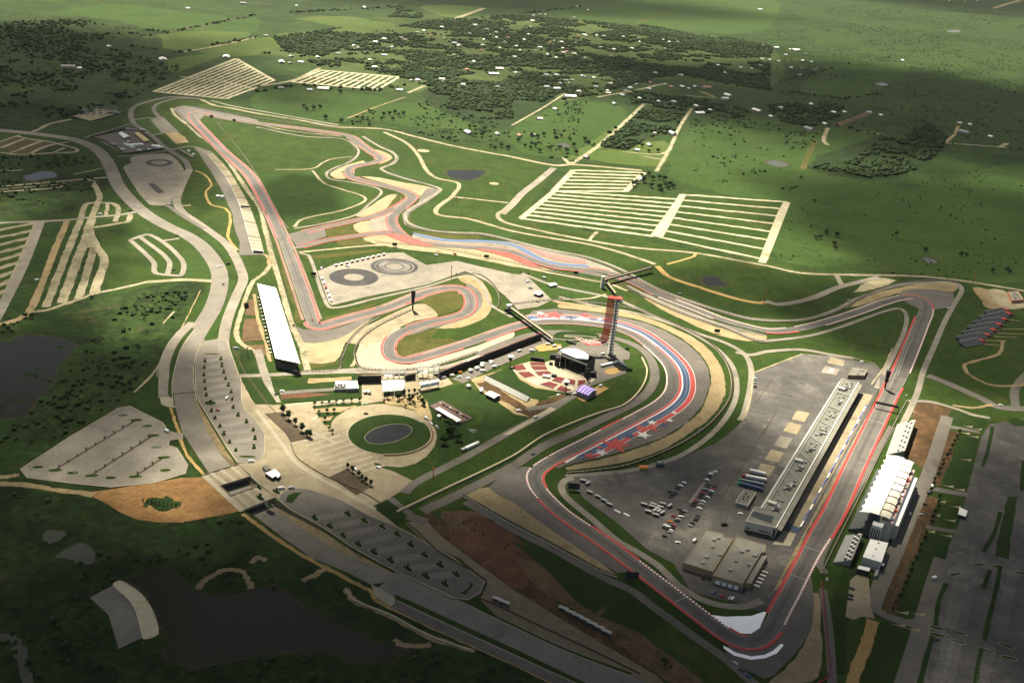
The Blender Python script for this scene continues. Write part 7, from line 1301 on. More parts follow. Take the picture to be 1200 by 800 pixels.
tent('white marquee at the right edge of the pale pad', [(625, 343.5), (632, 345.8), (637.5, 343.5), (630, 341)], 4, WHT, DARK, 'marquee', 1)
t = building('media_cabin', 'white and grey cabin on the cream turnout by the straight', 'cabin', [(641.5, 332.3), (650, 331), (653.5, 333), (645, 335)], 3.5, GREYB, WHT, .25)
for p, col, l, k in [((618.8, 321), 'black', 'black van at the upper corner of the pale pad', 'van'), ((618.5, 331), 'white', 'white box van on the pale pad', 'van'), ((621.5, 338.5), 'silver', 'silver van on the pale pad by the marquee', 'van'), ((632, 346.5), 'white', 'white car below the white marquee on the pale pad', 'car'), ((630, 354.5), 'grey', 'grey car at the lower corner of the pale pad', 'car'), ((637, 326), 'white', 'white van on the cream turnout', 'van'), ((610.5, 320), 'black', 'black car on the pad edge near the esses', 'car'), ((510.5, 300), 'white', 'white van beside the lush triangle of grass', 'van'), ((407, 312.8), 'white', 'white cabin truck at the corner of the skid pad', 'van'), ((377, 315), 'white', 'white van behind the skid pad screen', 'van'), ((533, 298.5), 'red', 'red truck on the pale road below the esses', 'van'), ((797, 345), 'silver', 'silver van on the road after the far footbridge', 'van'), ((994, 353), 'silver', 'silver pickup on the hill road behind the first corner gravel', 'van'), ((1111, 362), 'white', 'white van on the road just outside the first corner', 'van'), ((366, 375.5), 'red', 'red race car braking into the corner at the end of the back straight', 'car'), ((629, 397.5), 'silver', 'silver van at the foot of the long footbridge', 'van'), ((344, 382), 'black', 'black cart on the road outside the back straight corner', 'car'), ((289, 359.5), 'black', 'black truck on the cream path behind the covered grandstand', 'van')]:
    car(p, col, random.uniform(0, 3), l, 'vehicles on the pads and roads', k)
# compound of white tents and substation
S = lambda pts: T(100, 110, 8, pts)
tent('largest white tent inside the black fenced compound', S([(312, 372), (365, 415), (420, 400), (345, 358)]), 5, WHT, LMET, 'tent', 2)
t = building('long_shed', 'long tan roofed shed inside the black fenced compound', 'shed', S([(457, 366), (495, 357), (604, 434), (552, 446)]), 4, TAN, flat('tan_roof', (.42, .34, .16), .8), .3)
for p, s, l in [((375, 482), 5, 'white cabin at the left end of the compound cluster'), ((420, 492), 9, 'white cabin in the middle of the compound cluster'), ((470, 488), 8, 'white cabin right of the middle in the compound cluster'), ((515, 485), 8, 'white cabin at the right end of the compound cluster'), ((440, 508), 6, 'white cabin at the front of the compound cluster'), ((405, 455), 4, 'small white cabin behind the compound cluster'), ((245, 480), 6, 'grey cabin along the left fence of the compound'), ((275, 490), 6, 'second grey cabin along the left fence of the compound'), ((350, 530), 5, 'white cabin in the lower corner of the compound'), ((505, 540), 5, 'white cabin at the lower fence of the compound'), ((600, 530), 4, 'small white cabin at the lower fence of the compound'), ((660, 500), 10, 'white cabin at the right corner of the compound'), ((695, 510), 8, 'second white cabin at the right corner of the compound'), ((410, 340), 8, 'pale cabin at the upper fence of the compound'), ((465, 348), 6, 'second pale cabin at the upper fence of the compound'), ((540, 350), 8, 'grey cabin outside the upper fence of the compound')]:
    g = GP(*S([p])[0]); m = WHT if 'white' in l else GREYB; t = thing('site_cabin', l, 'cabin', g, 'cabins of the compound'); MB(g).box(g, s * 1.5, s * .9, 2.8, random.uniform(-.3, .5)).build('body', m, t); MB(g).box(g + Vector((0, 0, 2.8)), s * 1.3, s * .7, .5).build('roof', m, t)
for k, (a, d) in enumerate([((890, 537), (960, 575)), ((955, 572), (1010, 605))]):
    q = S([a, d]); A_, B_ = GP(*q[0]), GP(*q[1]); c = A_.lerp(B_, .5); tag(MB(c).box(c, (B_ - A_).length, 3, 2.8, dirang(*q)).box(c + Vector((0, 0, 2.8)), (B_ - A_).length * .98, 3.3, .2, dirang(*q)).build('storage_container', CREAM), ['cream container above the winding ochre path, upper one', 'cream container above the winding ochre path, lower one'][k], 'container', 'cream containers by the ochre path')
for p, l in [((970, 550), 'white tank behind the cream containers'), ((1012, 582), 'white tank at the end of the cream containers')]:
    g = GP(*S([p])[0]); t = thing('storage_tank', l, 'tank', g); MB(g).tube(g, g + Vector((0, 0, 4)), 2.6, 12).build('shell', WHT, t); MB(g).tube(g + Vector((0, 0, 4)), g + Vector((0, 0, 4.6)), 2.2, 12, 0, .6).build('dome', WHT, t)
g = GP(115, 133); t = thing('substation', 'grey steel frames of the electrical substation on its pale pad', 'substation', g)
for i in range(5):
    for j in range(2):
        p = GP(100 + i * 8.5, 131.5 + j * 3 - i * .15); b = MB(g)
        for s in (-5, 5): b.tube(p + Vector((s, 0, 0)), p + Vector((s, 0, 11)), .5, 4)
        b.tube(p + Vector((-5, 0, 10)), p + Vector((5, 0, 10)), .5, 4); b.box(p + Vector((0, 4, 0)), 5, 4, 4); b.build('switch_frame', MET, t)
MB(g).box(GP(101, 131), 14, 6, 4).build('control_house', WALLC, t)
for i in range(2): p = GP(131 + i * 5, 133); MB(g).box(p, 8, 6, 4.5).build('transformer', GREYB, t)
# steel mast on the lawn
g = GP(553, 517); t = thing('steel_mast', 'thin steel lattice mast with a cross bar standing on the dark lawn edge', 'mast', g); b = MB(g)
for s in (-.5, .5):
    for q in (-.5, .5): b.tube(g + Vector((s, q, 0)), g + Vector((s * .5, q * .5, 13)), .14, 4)
b.build('lattice', MET, t); MB(g).box(g + Vector((0, 0, 12.4)), 8, .7, .9).build('cross_bar', MET, t); MB(g).box(g + Vector((0, 0, 10.4)), 6, .6, .7).build('cross_bar', MET, t)
t = building('yard_trailer', 'grey box trailer parked beside the hospitality building', 'trailer', [(1027.5, 664), (1031.5, 663.5), (1028, 674), (1024, 673.5)], 3.6, MET, MET, .2)
# ================================================================== VEGETATION AND VILLAGE
LEAF = [soil('leaf_dark', [(0, (0.0055, 0.0159, 0.0033)), (.5, (0.0101, 0.0265, 0.0055)), (1, (0.0172, 0.0382, 0.0088))], (1.5, 9, 60), (.4, .35, .25), .9, .15), soil('leaf_mid', [(0, (0.0086, 0.0223, 0.0044)), (.5, (0.0148, 0.0360, 0.0066)), (1, (0.0250, 0.0509, 0.0110))], (1.5, 9, 60), (.4, .35, .25), .9, .15), soil('leaf_olive', [(0, (0.0125, 0.0223, 0.0055)), (.5, (0.0211, 0.0339, 0.0088)), (1, (.042, .042, .014))], (1.5, 9, 60), (.4, .35, .25), .9, .15)]
BARK = flat('bark', (.06, .045, .032), .9)
def ico(sub):
    bm = bmesh.new(); bmesh.ops.create_icosphere(bm, subdivisions=sub, radius=1); V = np.array([v.co[:] for v in bm.verts]); F = np.array([[v.index for v in f.verts] for f in bm.faces]); bm.free(); return V, F
ICO1, ICO2 = ico(1), ico(2)
def mesh_np(name, V, F, mats, mi=None, parent=None):
    me = bpy.data.meshes.new(name); n = len(F)
    me.vertices.add(len(V)); me.vertices.foreach_set('co', np.ascontiguousarray(V, dtype=np.float32).ravel())
    me.loops.add(n * 3); me.loops.foreach_set('vertex_index', np.ascontiguousarray(F, dtype=np.int32).ravel())
    me.polygons.add(n); me.polygons.foreach_set('loop_start', np.arange(0, n * 3, 3, dtype=np.int32))
    for m in (mats if isinstance(mats, list) else [mats]): me.materials.append(m)
    if mi is not None: me.polygons.foreach_set('material_index', np.ascontiguousarray(mi, dtype=np.int32))
    me.update(calc_edges=True); me.validate()
    o = bpy.data.objects.new(name, me); C.objects.link(o)
    if parent is not None: o.parent = parent
    return o
def blobs(centers, radii, base, squash=.8, jit=.28):
    """many deformed lumps as one vertex / face array"""
    V0, F0 = base; k = len(centers); nv = len(V0)
    J = 1 + RNG.uniform(-jit, jit, (k, nv, 1)); a = RNG.uniform(0, 6.28, k); ca, sa = np.cos(a)[:, None], np.sin(a)[:, None]
    X = V0[None, :, 0] * ca - V0[None, :, 1] * sa; Y = V0[None, :, 0] * sa + V0[None, :, 1] * ca; Z = np.repeat(V0[None, :, 2], k, 0)
    P = np.stack([X, Y, Z * squash], 2) * J * radii[:, None, None] + centers[:, None, :]
    F = F0[None] + (np.arange(k) * nv)[:, None, None]
    return P.reshape(-1, 3), F.reshape(-1, 3)
TREES = []
def make_tree(kind, h, w, mat):
    t = thing('tree', '', 'tree', (0, 0, 0)); b = MB()
    b.tube((0, 0, 0), (0, 0, h * .45), w * .045, 7, 0, w * .028)
    for i in range(5):
        a = i * 1.26 + kind; b.tube((0, 0, h * (.25 + .05 * i)), (math.cos(a) * w * .3, math.sin(a) * w * .3, h * (.5 + .05 * i)), w * .02, 5, 0, w * .008)
    b.build('trunk', BARK, t)
    k = 16; c = RNG.normal(0, 1, (k, 3)); c /= np.linalg.norm(c, axis=1)[:, None]; c *= RNG.uniform(.35, .95, (k, 1)); c = c * [w * .36, w * .36, h * .3] + [0, 0, h * .62]
    V1, F1 = blobs(c, RNG.uniform(.10, .2, k) * w, ICO2, .85, .3)
    n = 160; d = RNG.normal(0, 1, (n, 3)); d /= np.linalg.norm(d, axis=1)[:, None]; p = d * RNG.uniform(.75, 1.12, (n, 1)) * [w * .46, w * .46, h * .38] + [0, 0, h * .62]
    e = RNG.normal(0, 1, (n, 2, 3)) * w * .05; V2 = np.stack([p, p + e[:, 0], p + e[:, 1]], 1).reshape(-1, 3); F2 = np.arange(n * 3).reshape(-1, 3) + len(V1)
    mesh_np('crown', np.vstack([V1, V2]), np.vstack([F1, F2]), mat, None, t); kids(t); TREES.append([t, 0])
for i, (h, w, m) in enumerate([(4.2, 3.0, LEAF[1]), (5.0, 4.2, LEAF[0]), (9, 9, LEAF[0]), (11, 11, LEAF[1]), (8, 10, LEAF[2]), (3.0, 2.2, LEAF[0])]): make_tree(i, h, w, m)
def tree(px, kind, s, label, group):
    P = TREES[kind]
    if P[1] == 0: r = P[0]
    else: r = copy_tree(P[0])
    P[1] = 1; r.location = GP(*px); r.rotation_euler.z = random.uniform(0, 6.28); k = s * random.uniform(.85, 1.2); r.scale = (k, k, k * random.uniform(.9, 1.1)); tag(r, label, None, group); return r
for p in T(250, 410, 6.667, [(545, 500), (590, 545), (640, 590), (690, 640), (735, 680), (755, 690)]) : tree(p, 1, 1.9, 'bushy dark tree along the edge of the long dark planting bed', 'trees of the upper planting bed')
for p in T(300, 400, 4, [(430, 596), (452, 615), (480, 635), (497, 652), (515, 665), (537, 678)]): tree(p, 1, 1.25, 'small dark tree along the edge of the square planting bed', 'trees of the lower planting bed')
for p in T(250, 410, 6.667, [(790, 436), (850, 432), (905, 424), (960, 416), (1015, 412), (1080, 408), (1140, 404), (825, 500), (890, 495), (945, 492), (870, 556), (905, 628), (930, 655)]): tree(p, 0, 1.3, 'slim young tree on the striped garden beside the round plaza', 'trees of the striped garden')
for p in T(410, 420, 10, [(410, 445), (440, 472), (500, 455), (555, 437), (600, 437), (630, 432), (690, 412), (755, 412), (815, 397), (640, 462), (690, 475), (730, 495), (790, 446), (740, 545), (580, 475), (560, 495), (620, 505), (700, 525), (760, 562), (820, 475), (850, 545), (870, 565), (670, 500), (800, 505)]): tree(p, random.choice((0, 1, 5)), 1.45, 'young tree in the mulched grove by the entrance canopies', 'trees of the mulched grove')
for p in T(410, 420, 10, [(650, 580), (400, 518), (700, 500)]): tree(p, 5, 1.4, 'low dark bush at the edge of the mulched grove', 'bushes of the mulched grove')
for p in T(410, 410, 6.667, [(780, 625), (778, 662), (842, 712), (735, 735), (790, 600)]): tree(p, 3, 1.0, 'dark broad tree on the lawn by the round plaza', 'trees on the plaza lawn')
for a, d, n in [((1124, 508), (1090, 575), 13), ((1102, 584), (1092, 615), 6), ((1086, 626), (1047, 716), 13)]:
    for i in range(n): tree((lerp2(a, d, (i + random.uniform(-.25, .25)) / (n - 1))[0] + random.uniform(-1, 1), lerp2(a, d, i / (n - 1))[1]), 1, 1.1, 'dark round tree in the row between the orange dirt and the grass behind the grandstand', 'trees in the row behind the grandstand')
for p in ISL1: tree((p[0] + .4, p[1]), 0, .95, 'tiny tree on a kerbed island of the upper tree dotted car park', 'trees of the upper car park')
for p in ISL2: tree((p[0] + .4, p[1]), 0, 1.0, 'tiny tree on a kerbed island of the lower car park', 'trees of the lower car park')
for (a, d), n in zip([((160, 492), (64, 551)), ((180, 510), (107, 557)), ((192, 536), (157, 559))], (9, 7, 4)):
    for i in range(n): tree(lerp2(a, d, (i + .5) / n), 5, .95, 'tiny shrub on a thin median of the large left car park', 'shrubs of the left car park')
for i in range(9): tree(lerp2((168, 588), (206, 594), i / 8), 5, 1.1, 'scrubby bush on the oval island in the ochre slope', 'bushes on the oval island')
tree((778, 780), 2, .9, 'single dark round tree on the bare ground below the tram cars', 'lone trees')
for p in T(600, 200, 4, [(605, 30), (640, 22), (660, 45), (690, 90), (740, 70), (570, 72), (720, 78), (755, 82), (620, 55), (690, 40), (710, 50), (585, 60), (650, 80), (735, 88), (700, 95)]): tree(p, random.choice((2, 3, 4)), 1.15, 'dark tree round the farm at the head of the striped car park', 'trees round the farm')
for p in T(300, 0, 4, [(395, 440), (240, 520), (270, 515), (300, 510), (225, 505), (325, 560), (400, 575), (350, 425), (500, 560), (600, 545), (625, 540), (650, 535), (670, 545), (690, 540), (590, 565), (640, 565), (905, 655), (1100, 690), (1120, 700), (1150, 690), (1180, 700), (1030, 640), (1060, 640), (1000, 600), (1070, 610)]): tree(p, 2, 1.15, 'dark tree scattered in the meadow beyond the ring road', 'trees in the meadow beyond the ring road')
for p in T(600, 0, 4, [(30, 665), (60, 690), (85, 700), (110, 690), (130, 715), (150, 640), (90, 640), (120, 650), (200, 635), (230, 645), (270, 660), (340, 660), (355, 675), (260, 715), (290, 690), (300, 725), (220, 700), (180, 705), (640, 715), (685, 715), (610, 690), (430, 680), (470, 690), (520, 690)]): tree(p, 2, 1.1, 'dark tree by the small farm ponds before the village', 'trees by the farm ponds')
for p in T(900, 200, 4, [(275, 290), (322, 310), (270, 298), (225, 322), (245, 320), (310, 350), (315, 368), (600, 300), (735, 380), (905, 398), (930, 402), (1120, 470), (1130, 478), (1050, 475), (155, 40), (215, 148)]): tree(p, 2, .9, 'lone dark bush in the wide meadow behind the first corner', 'bushes in the wide meadow')
for p in T(0, 200, 4, [(842, 585), (870, 585), (715, 660), (430, 600), (150, 690), (120, 690), (1155, 640)]): tree(p, 2, .7, 'dark tree at the edge of the scrub below the gravel lanes', 'trees at the scrub edge')

# ---- masses nobody could count
def vnoise(x, y, s, seed=0):
    x = x / s + seed * 17.3; y = y / s + seed * 9.1; xi = np.floor(x).astype(int); yi = np.floor(y).astype(int); fx = x - xi; fy = y - yi; fx = fx * fx * (3 - 2 * fx); fy = fy * fy * (3 - 2 * fy)
    def h(i, j): v = np.sin(i * 127.1 + j * 311.7 + seed) * 43758.5453; return v - np.floor(v)
    return (h(xi, yi) * (1 - fx) + h(xi + 1, yi) * fx) * (1 - fy) + (h(xi, yi + 1) * (1 - fx) + h(xi + 1, yi + 1) * fx) * fy
def inpoly(X, Y, P):
    r = np.zeros(len(X), bool); j = len(P) - 1
    for i in range(len(P)):
        xi, yi = P[i]; xj, yj = P[j]; m = (yi > Y) != (yj > Y)
        r ^= m & (X < (xj - xi) * (Y - yi) / ((yj - yi) or 1e-9) + xi); j = i
    return r
CLEAR = [[XY(G(*p)) for p in q] for q in [[(338, 97), (376, 80), (470, 89), (446, 108)], [(176, 108), (276, 67), (324, 94), (265, 118)], [(397, 80), (400, 72), (435, 76), (422, 82)], [(382, 37), (437, 25), (465, 29), (435, 39), (405, 38)], [(532, 90), (565, 85), (595, 92), (585, 98), (540, 94)], [(460, 55), (520, 58), (525, 62), (470, 58)], [(668, 88), (705, 86), (690, 100), (660, 104)], [(760, 92), (800, 88), (850, 100), (830, 108), (770, 104)], [(740, 62), (770, 58), (765, 66)], [(660, 33), (690, 30), (725, 36), (690, 40)], [(492, 9), (515, 6), (565, 9), (530, 21)], [(780, 70), (830, 74), (820, 80), (780, 78)]]]
KEEP = []   # places of houses and lanes that stay open
def scatter(name, polys, per_ha, size, mat, clump=0.5, cs=120, seed=1, base=None, squash=.8, tall=.45, two=False, avoid=True, cap=60000):
    VV, FF, n0 = [], [], 0
    for pts in polys:
        P = [XY(G(*p)) for p in pts]; xs_ = [p[0] for p in P]; ys_ = [p[1] for p in P]
        area = (max(xs_) - min(xs_)) * (max(ys_) - min(ys_)); n = int(min(area / 1e4 * per_ha, cap * 4))
        X = RNG.uniform(min(xs_), max(xs_), n); Y = RNG.uniform(min(ys_), max(ys_), n); m = inpoly(X, Y, P)
        nz = .6 * vnoise(X, Y, cs, seed) + .4 * vnoise(X, Y, cs * .3, seed + 3); m &= nz > clump * RNG.uniform(.88, 1.16, n)
        X, Y = X[m], Y[m]
        if avoid:
            k = np.ones(len(X), bool)
            for hx, hy, hr in KEEP: k &= (X - hx) ** 2 + (Y - hy) ** 2 > hr * hr
            for q in CLEAR: k &= ~inpoly(X, Y, q)
            X, Y = X[k], Y[k]
        if len(X) > cap: X, Y = X[:cap], Y[:cap]
        if not len(X): continue
        r = size[0] * .6 + (size[1] - size[0] * .6) * RNG.uniform(0, 1, len(X)) ** 1.8; c = np.stack([X, Y, r * tall + .1], 1)
        V_, F_ = blobs(c, r, base or ICO1, squash); VV.append(V_); FF.append(F_ + n0); n0 += len(V_)
        if two:
            c2 = c + np.stack([RNG.normal(0, 1, len(X)) * r * .6, RNG.normal(0, 1, len(X)) * r * .6, r * .55], 1); V_, F_ = blobs(c2, r * .62, base or ICO1, squash); VV.append(V_); FF.append(F_ + n0); n0 += len(V_)
    if not FF: return
    F_ = np.vstack(FF); mats = mat if isinstance(mat, list) else [mat]
    mi = (np.repeat(RNG.integers(0, len(mats), len(F_) // len((base or ICO1)[1])), len((base or ICO1)[1]))) if len(mats) > 1 else None
    return tag(mesh_np(name, np.vstack(VV), F_, mats, mi), kind='stuff')
# ---- houses of the far village, each a thing
HP = {}
def house(px, w_, l_, col, roof, label, group):
    key = (col, roof, w_ > 12)
    if key not in HP:
        W_, L_, H = (9, 13, 3.4) if w_ <= 12 else (14, 26, 5); b = MB(); b.prism([(-L_ / 2, -W_ / 2), (L_ / 2, -W_ / 2), (L_ / 2, W_ / 2), (-L_ / 2, W_ / 2)], 0, H, 0)
        b.sheet3([[Vector((-L_ / 2 - .6, -W_ / 2 - .6, H - .2)), Vector((L_ / 2 + .6, -W_ / 2 - .6, H - .2))], [Vector((-L_ / 2 - .6, 0, H + W_ * .2)), Vector((L_ / 2 + .6, 0, H + W_ * .2))], [Vector((-L_ / 2 - .6, W_ / 2 + .6, H - .2)), Vector((L_ / 2 + .6, W_ / 2 + .6, H - .2))]], .25, 1)
        b.box((L_ * .2, -W_ / 2 - 1.2, 0), 4, 2.4, 2.4, 0, 1)
        mats = {'w': WALLC, 't': WALLT}; rf = {'w': flat('white_metal_roof', (.62, .62, .58), .5), 'g': flat('grey_shingle', (.20, .20, .20), .8), 'r': flat('rust_roof', (.30, .14, .09), .8), 'b': flat('pale_blue_roof', (.34, .42, .46), .6)}
        o = b.build('house' if w_ <= 12 else 'long_barn', [mats[col], rf[roof]]); o.location = (0, 0, 0); HP[key] = [o, 0]
    P = HP[key]; r = P[0] if P[1] == 0 else P[0].copy()
    if P[1]: C.objects.link(r)
    P[1] = 1; r.location = GP(*px); r.rotation_euler.z = R(random.choice((25, 115)) + random.uniform(-12, 12)); k = random.uniform(.8, 1.25); r.scale = (k, k, 1); g = r.location; KEEP.append((g.x, g.y - 4, 23 * k))
    tag(r, label, 'house' if w_ <= 12 else 'barn', group)
V2 = T(300, 0, 4, [(160, 300), (210, 295), (290, 272), (165, 268), (385, 255), (535, 285), (555, 318), (600, 262), (480, 228), (460, 218), (680, 180), (600, 185), (755, 155), (790, 148), (870, 130), (885, 185), (930, 205), (1060, 215), (1070, 190), (1100, 165), (1125, 155), (1165, 200), (1130, 180), (1180, 180), (1080, 140), (1025, 120), (990, 330), (1120, 350), (760, 380), (730, 382), (870, 375), (970, 400), (1130, 410), (670, 425), (250, 425), (45, 170), (190, 30), (1050, 240), (930, 262), (640, 225), (560, 200), (1145, 230), (1000, 160), (1155, 140), (700, 190), (820, 170)])
V3 = T(600, 0, 4, [(100, 75), (130, 70), (160, 72), (90, 130), (80, 165), (60, 190), (200, 195), (230, 200), (240, 230), (180, 205), (290, 255), (340, 275), (335, 165), (310, 172), (400, 170), (430, 172), (260, 245), (350, 170), (300, 205), (415, 225), (480, 235), (460, 265), (520, 175), (590, 182), (600, 200), (560, 230), (720, 232), (740, 200), (780, 200), (710, 190), (160, 355), (205, 355), (330, 360), (380, 368), (160, 410), (280, 380), (310, 432), (390, 410), (460, 395), (450, 430), (550, 415), (585, 400), (600, 465), (690, 480), (755, 480), (670, 345), (790, 355), (720, 400), (750, 410), (800, 410), (860, 410), (870, 537), (930, 520), (865, 500), (450, 440), (230, 395), (270, 395), (520, 450), (310, 35), (355, 50), (20, 220), (10, 270), (250, 380), (345, 365), (240, 250), (130, 225), (110, 240), (40, 240), (170, 260), (210, 275), (480, 490), (650, 390), (640, 420), (530, 430), (830, 420), (20, 345), (95, 100), (290, 85)])
V4 = T(900, 0, 4, [(105, 235), (130, 240), (180, 255), (80, 260), (165, 288), (200, 293), (45, 290), (10, 285), (220, 328), (150, 355), (105, 320), (160, 325), (310, 530), (360, 530), (470, 530), (205, 492), (15, 550), (980, 5), (925, 8), (850, 5), (1090, 35), (-40, 310), (-80, 325), (-130, 320), (-20, 215), (-30, 280), (-200, 345)])
for lst, nm in ((V2, 'by the trees on the left part of the far village'), (V3, 'among the trees in the middle of the far village'), (V4, 'near the right hand end of the far village')):
    for p in lst:
        rf = random.choice('wwwwggbr'); house(p, 10, 12, random.choice('wwt'), rf, {'w': 'small white roofed house ', 'g': 'small grey roofed house ', 'b': 'small pale blue roofed house ', 'r': 'small rust roofed house '}[rf] + nm, 'far village houses')
for p, big, rf, l in [((330, 74), 1, 'w', 'long white roofed barn beside the far striped car park'), ((329, 104), 0, 'g', 'grey roofed farmhouse below the far striped car parks'), ((379, 105.5), 1, 'w', 'long white barn below the far white striped car park'), ((549, 157), 1, 'w', 'long white barn just beyond the ring road fields'), ((583, 158), 0, 'w', 'small white house right of the long barn beyond the ring road'), ((428, 10), 1, 'w', 'large white barn on the far field at the top'), ((191, 71), 1, 'w', 'pale long barn in the dark woods at the left'), ((128, 55.5), 0, 'w', 'white house at the edge of the dark wooded hillside'), ((220, 10.5), 0, 'w', 'white house far up at the left top'), ((265, 68), 1, 'w', 'white shed at the corner of the far striped car park'), ((80, 79.5), 1, 'g', 'grey roofed farm building in the dark wooded hillside'), ((93, 81), 0, 'w', 'white house beside the grey farm building in the woods'), ((285, 5), 1, 'g', 'grey barn at the top edge left of centre'), ((538, 55), 1, 'w', 'white barn beside the wide lane at the top'), ((556, 73.3), 0, 'w', 'bright white house alone in the trees left of the village'), ((585, 82), 1, 'w', 'long white building by the clearing at the left of the village'), ((578, 88), 1, 'w', 'low white building in front of the clearing at the left of the village'), ((652, 105.5), 1, 'w', 'long white building where the lane enters the village'), ((668, 114.5), 1, 'w', 'pale barn at the end of the lane into the village'), ((632, 140), 0, 'w', 'white farmhouse in the pasture before the village'), ((651, 129), 0, 'w', 'white shed in the upper part of the pasture before the village'), ((609, 160), 0, 't' and 'r', 'rust roofed house by the small ponds'), ((624, 159), 0, 'w', 'white house by the small ponds'), ((746, 177), 0, 'b', 'pale blue roofed farmhouse at the end of the fenced yard'), ((761, 171), 0, 'w', 'white shed behind the pale blue roofed farmhouse'), ((768, 157.5), 0, 'g', 'grey shed at the edge of the square wood'), ((788, 158), 1, 'w', 'white trailer house on the ochre lane'), ((687, 185), 0, 'g', 'small grey shed on the lane from the village'), ((752, 211), 0, 'b', 'pale house among the trees at the head of the striped car park'), ((819, 134), 1, 'w', 'long pale shed by the bend of the ochre lane'), ((842, 77.5), 0, 'w', 'white house by itself in the band of trees at the right'), ((853, 113), 1, 'w', 'large white building at the right of the village'), ((849, 117), 1, 'w', 'low pale building in front of the large white building'), ((887, 131), 1, 'w', 'white shed near the right hand end of the trees'), ((827, 103.5), 1, 'r', 'long rust roofed building with a red yard'), ((909, 57), 1, 'w', 'large white barn beyond the dark tree band'), ((932, 59.5), 1, 'w', 'white barn right of the large barn beyond the dark tree band'), ((948, 152.5), 1, 'g', 'dark grey barn beside the winding cream drive'), ((967, 146), 0, 'w', 'white house at the top of the winding cream drive'), ((914, 127), 0, 'w', 'bright white house left of the winding cream drive'), ((1032.5, 136), 0, 'w', 'white house alone above the grey green fields'), ((1124, 145), 0, 'w', 'white house at the top of the ochre drive at the right'), ((1137, 147), 0, 'w', 'white shed right of the house at the ochre drive'), ((1130, 156), 1, 'g', 'grey barn below the ochre drive houses'), ((1161, 161), 0, 'w', 'small white house farthest right by the hedge'), ((1058, 71.5), 0, 'w', 'tiny white house in the middle of the far meadow'), ((890, 12), 1, 'w', 'white farm building at the top right of centre')]:
    house(p, 20 if big else 10, 12, 'w', rf, l, None)
for k in range(0, 100):   # keep lanes open
    for a, d in (((668, 193), (755, 122)), ((769, 201), (811, 127)), ((600, 147), (662, 110)), ((755, 122), (805, 127))):
        g = G(*lerp2(a, d, k / 99)); KEEP.append((g.x, g.y, 13))
TRI = ICO1
scatter('village_woodland', [[(300, 62), (335, 66), (420, 100), (500, 110), (640, 120), (700, 112), (760, 92), (900, 106), (905, 55), (860, 45), (760, 34), (690, 25), (600, 18), (500, 25), (410, 42), (330, 60)]], 210, (2.4, 6.5), LEAF + [LEAF[1], LEAF[0]], .44, 130, 2, cap=80000)
scatter('dense_tree_belt', [[(735, 33), (755, 29), (837, 46), (900, 53), (902, 67), (850, 66), (775, 49)], [(795, 78), (900, 94), (905, 107), (850, 99), (800, 86)], [(470, 90), (520, 80), (600, 95), (660, 100), (700, 95), (760, 85), (790, 78), (800, 86), (740, 100), (700, 110), (600, 112), (520, 106)], [(715, 150), (755, 128), (803, 133), (787, 156), (762, 161), (735, 176), (700, 172)], [(1032, 161), (1060, 163), (1082, 141), (1110, 160), (1098, 182), (1065, 203), (1020, 209), (948, 196), (1000, 188)], [(735, 106), (830, 118), (880, 130), (880, 142), (800, 130), (740, 122)], [(320, 44), (400, 33), (430, 45), (380, 66), (335, 62)], [(540, 100), (600, 102), (600, 140), (560, 140), (520, 125)], [(345, 20), (300, 25), (330, 40), (470, 24), (570, 3), (520, 2)][:0] or [(470, 8), (500, 18), (490, 22), (455, 20)], [(900, 122), (990, 122), (985, 135), (950, 150), (905, 142)]], 260, (2.2, 6.2), LEAF + LEAF[:2], .33, 90, 4, cap=30000)
scatter('hillside_wood', [[(-60, 24), (100, 24), (185, 44), (150, 60), (140, 95), (120, 128), (60, 150), (-60, 150)], [(140, 60), (215, 62), (212, 80), (170, 110), (140, 120), (120, 125)]], 70, (2.2, 6), LEAF + LEAF[:2], .47, 160, 5, cap=24000)
scatter('meadow_scrub', [[(300, 130), (345, 138), (400, 143), (480, 110), (560, 140), (600, 147), (655, 118), (690, 115), (665, 188), (600, 180), (480, 155), (420, 147)], [(790, 195), (808, 135), (960, 150), (945, 195), (925, 240)]], 60, (1.0, 4.0), LEAF, .52, 110, 6, cap=24000)
scatter('hill_meadow_scrub', [[(925, 245), (960, 205), (1060, 215), (1200, 185), (1260, 340), (1000, 318), (910, 305)]], 26, (.6, 2.4), [LEAF[1], LEAF[2]], .56, 90, 13, cap=9000)
for a in [((150, 54), (215, 62)), ((215, 61), (300, 44)), ((195, 39), (300, 18)), ((282, 47), (217, 59)), ((130, 33), (200, 38)), ((925, 108), (990, 116)), ((990, 116), (1050, 108)), ((905, 98), (1010, 72)), ((950, 145), (1000, 150)), ((1108, 169), (1200, 176)), ((1000, 152), (1035, 160)), ((668, 192), (755, 124)), ((640, 160), (690, 168)), ((300, 108), (345, 100)), ((345, 100), (470, 108)), ((340, 15), (470, 8)), ((580, 20), (680, 8))]:
    (x0, y0), (x1, y1) = a; scatter('hedgerow', [[(x0, y0 - .9), (x1, y1 - .9), (x1, y1 + .9), (x0, y0 + .9)]], 70, (3, 6.5), [LEAF[0], LEAF[1]], .42, 60, 7, avoid=False, cap=500)
scatter('far_meadow_scrub', [[(910, 20), (1000, 5), (1250, 20), (1250, 190), (1110, 175), (1000, 145), (910, 120)]], 22, (1, 3), LEAF[:2], .5, 300, 12, cap=16000)
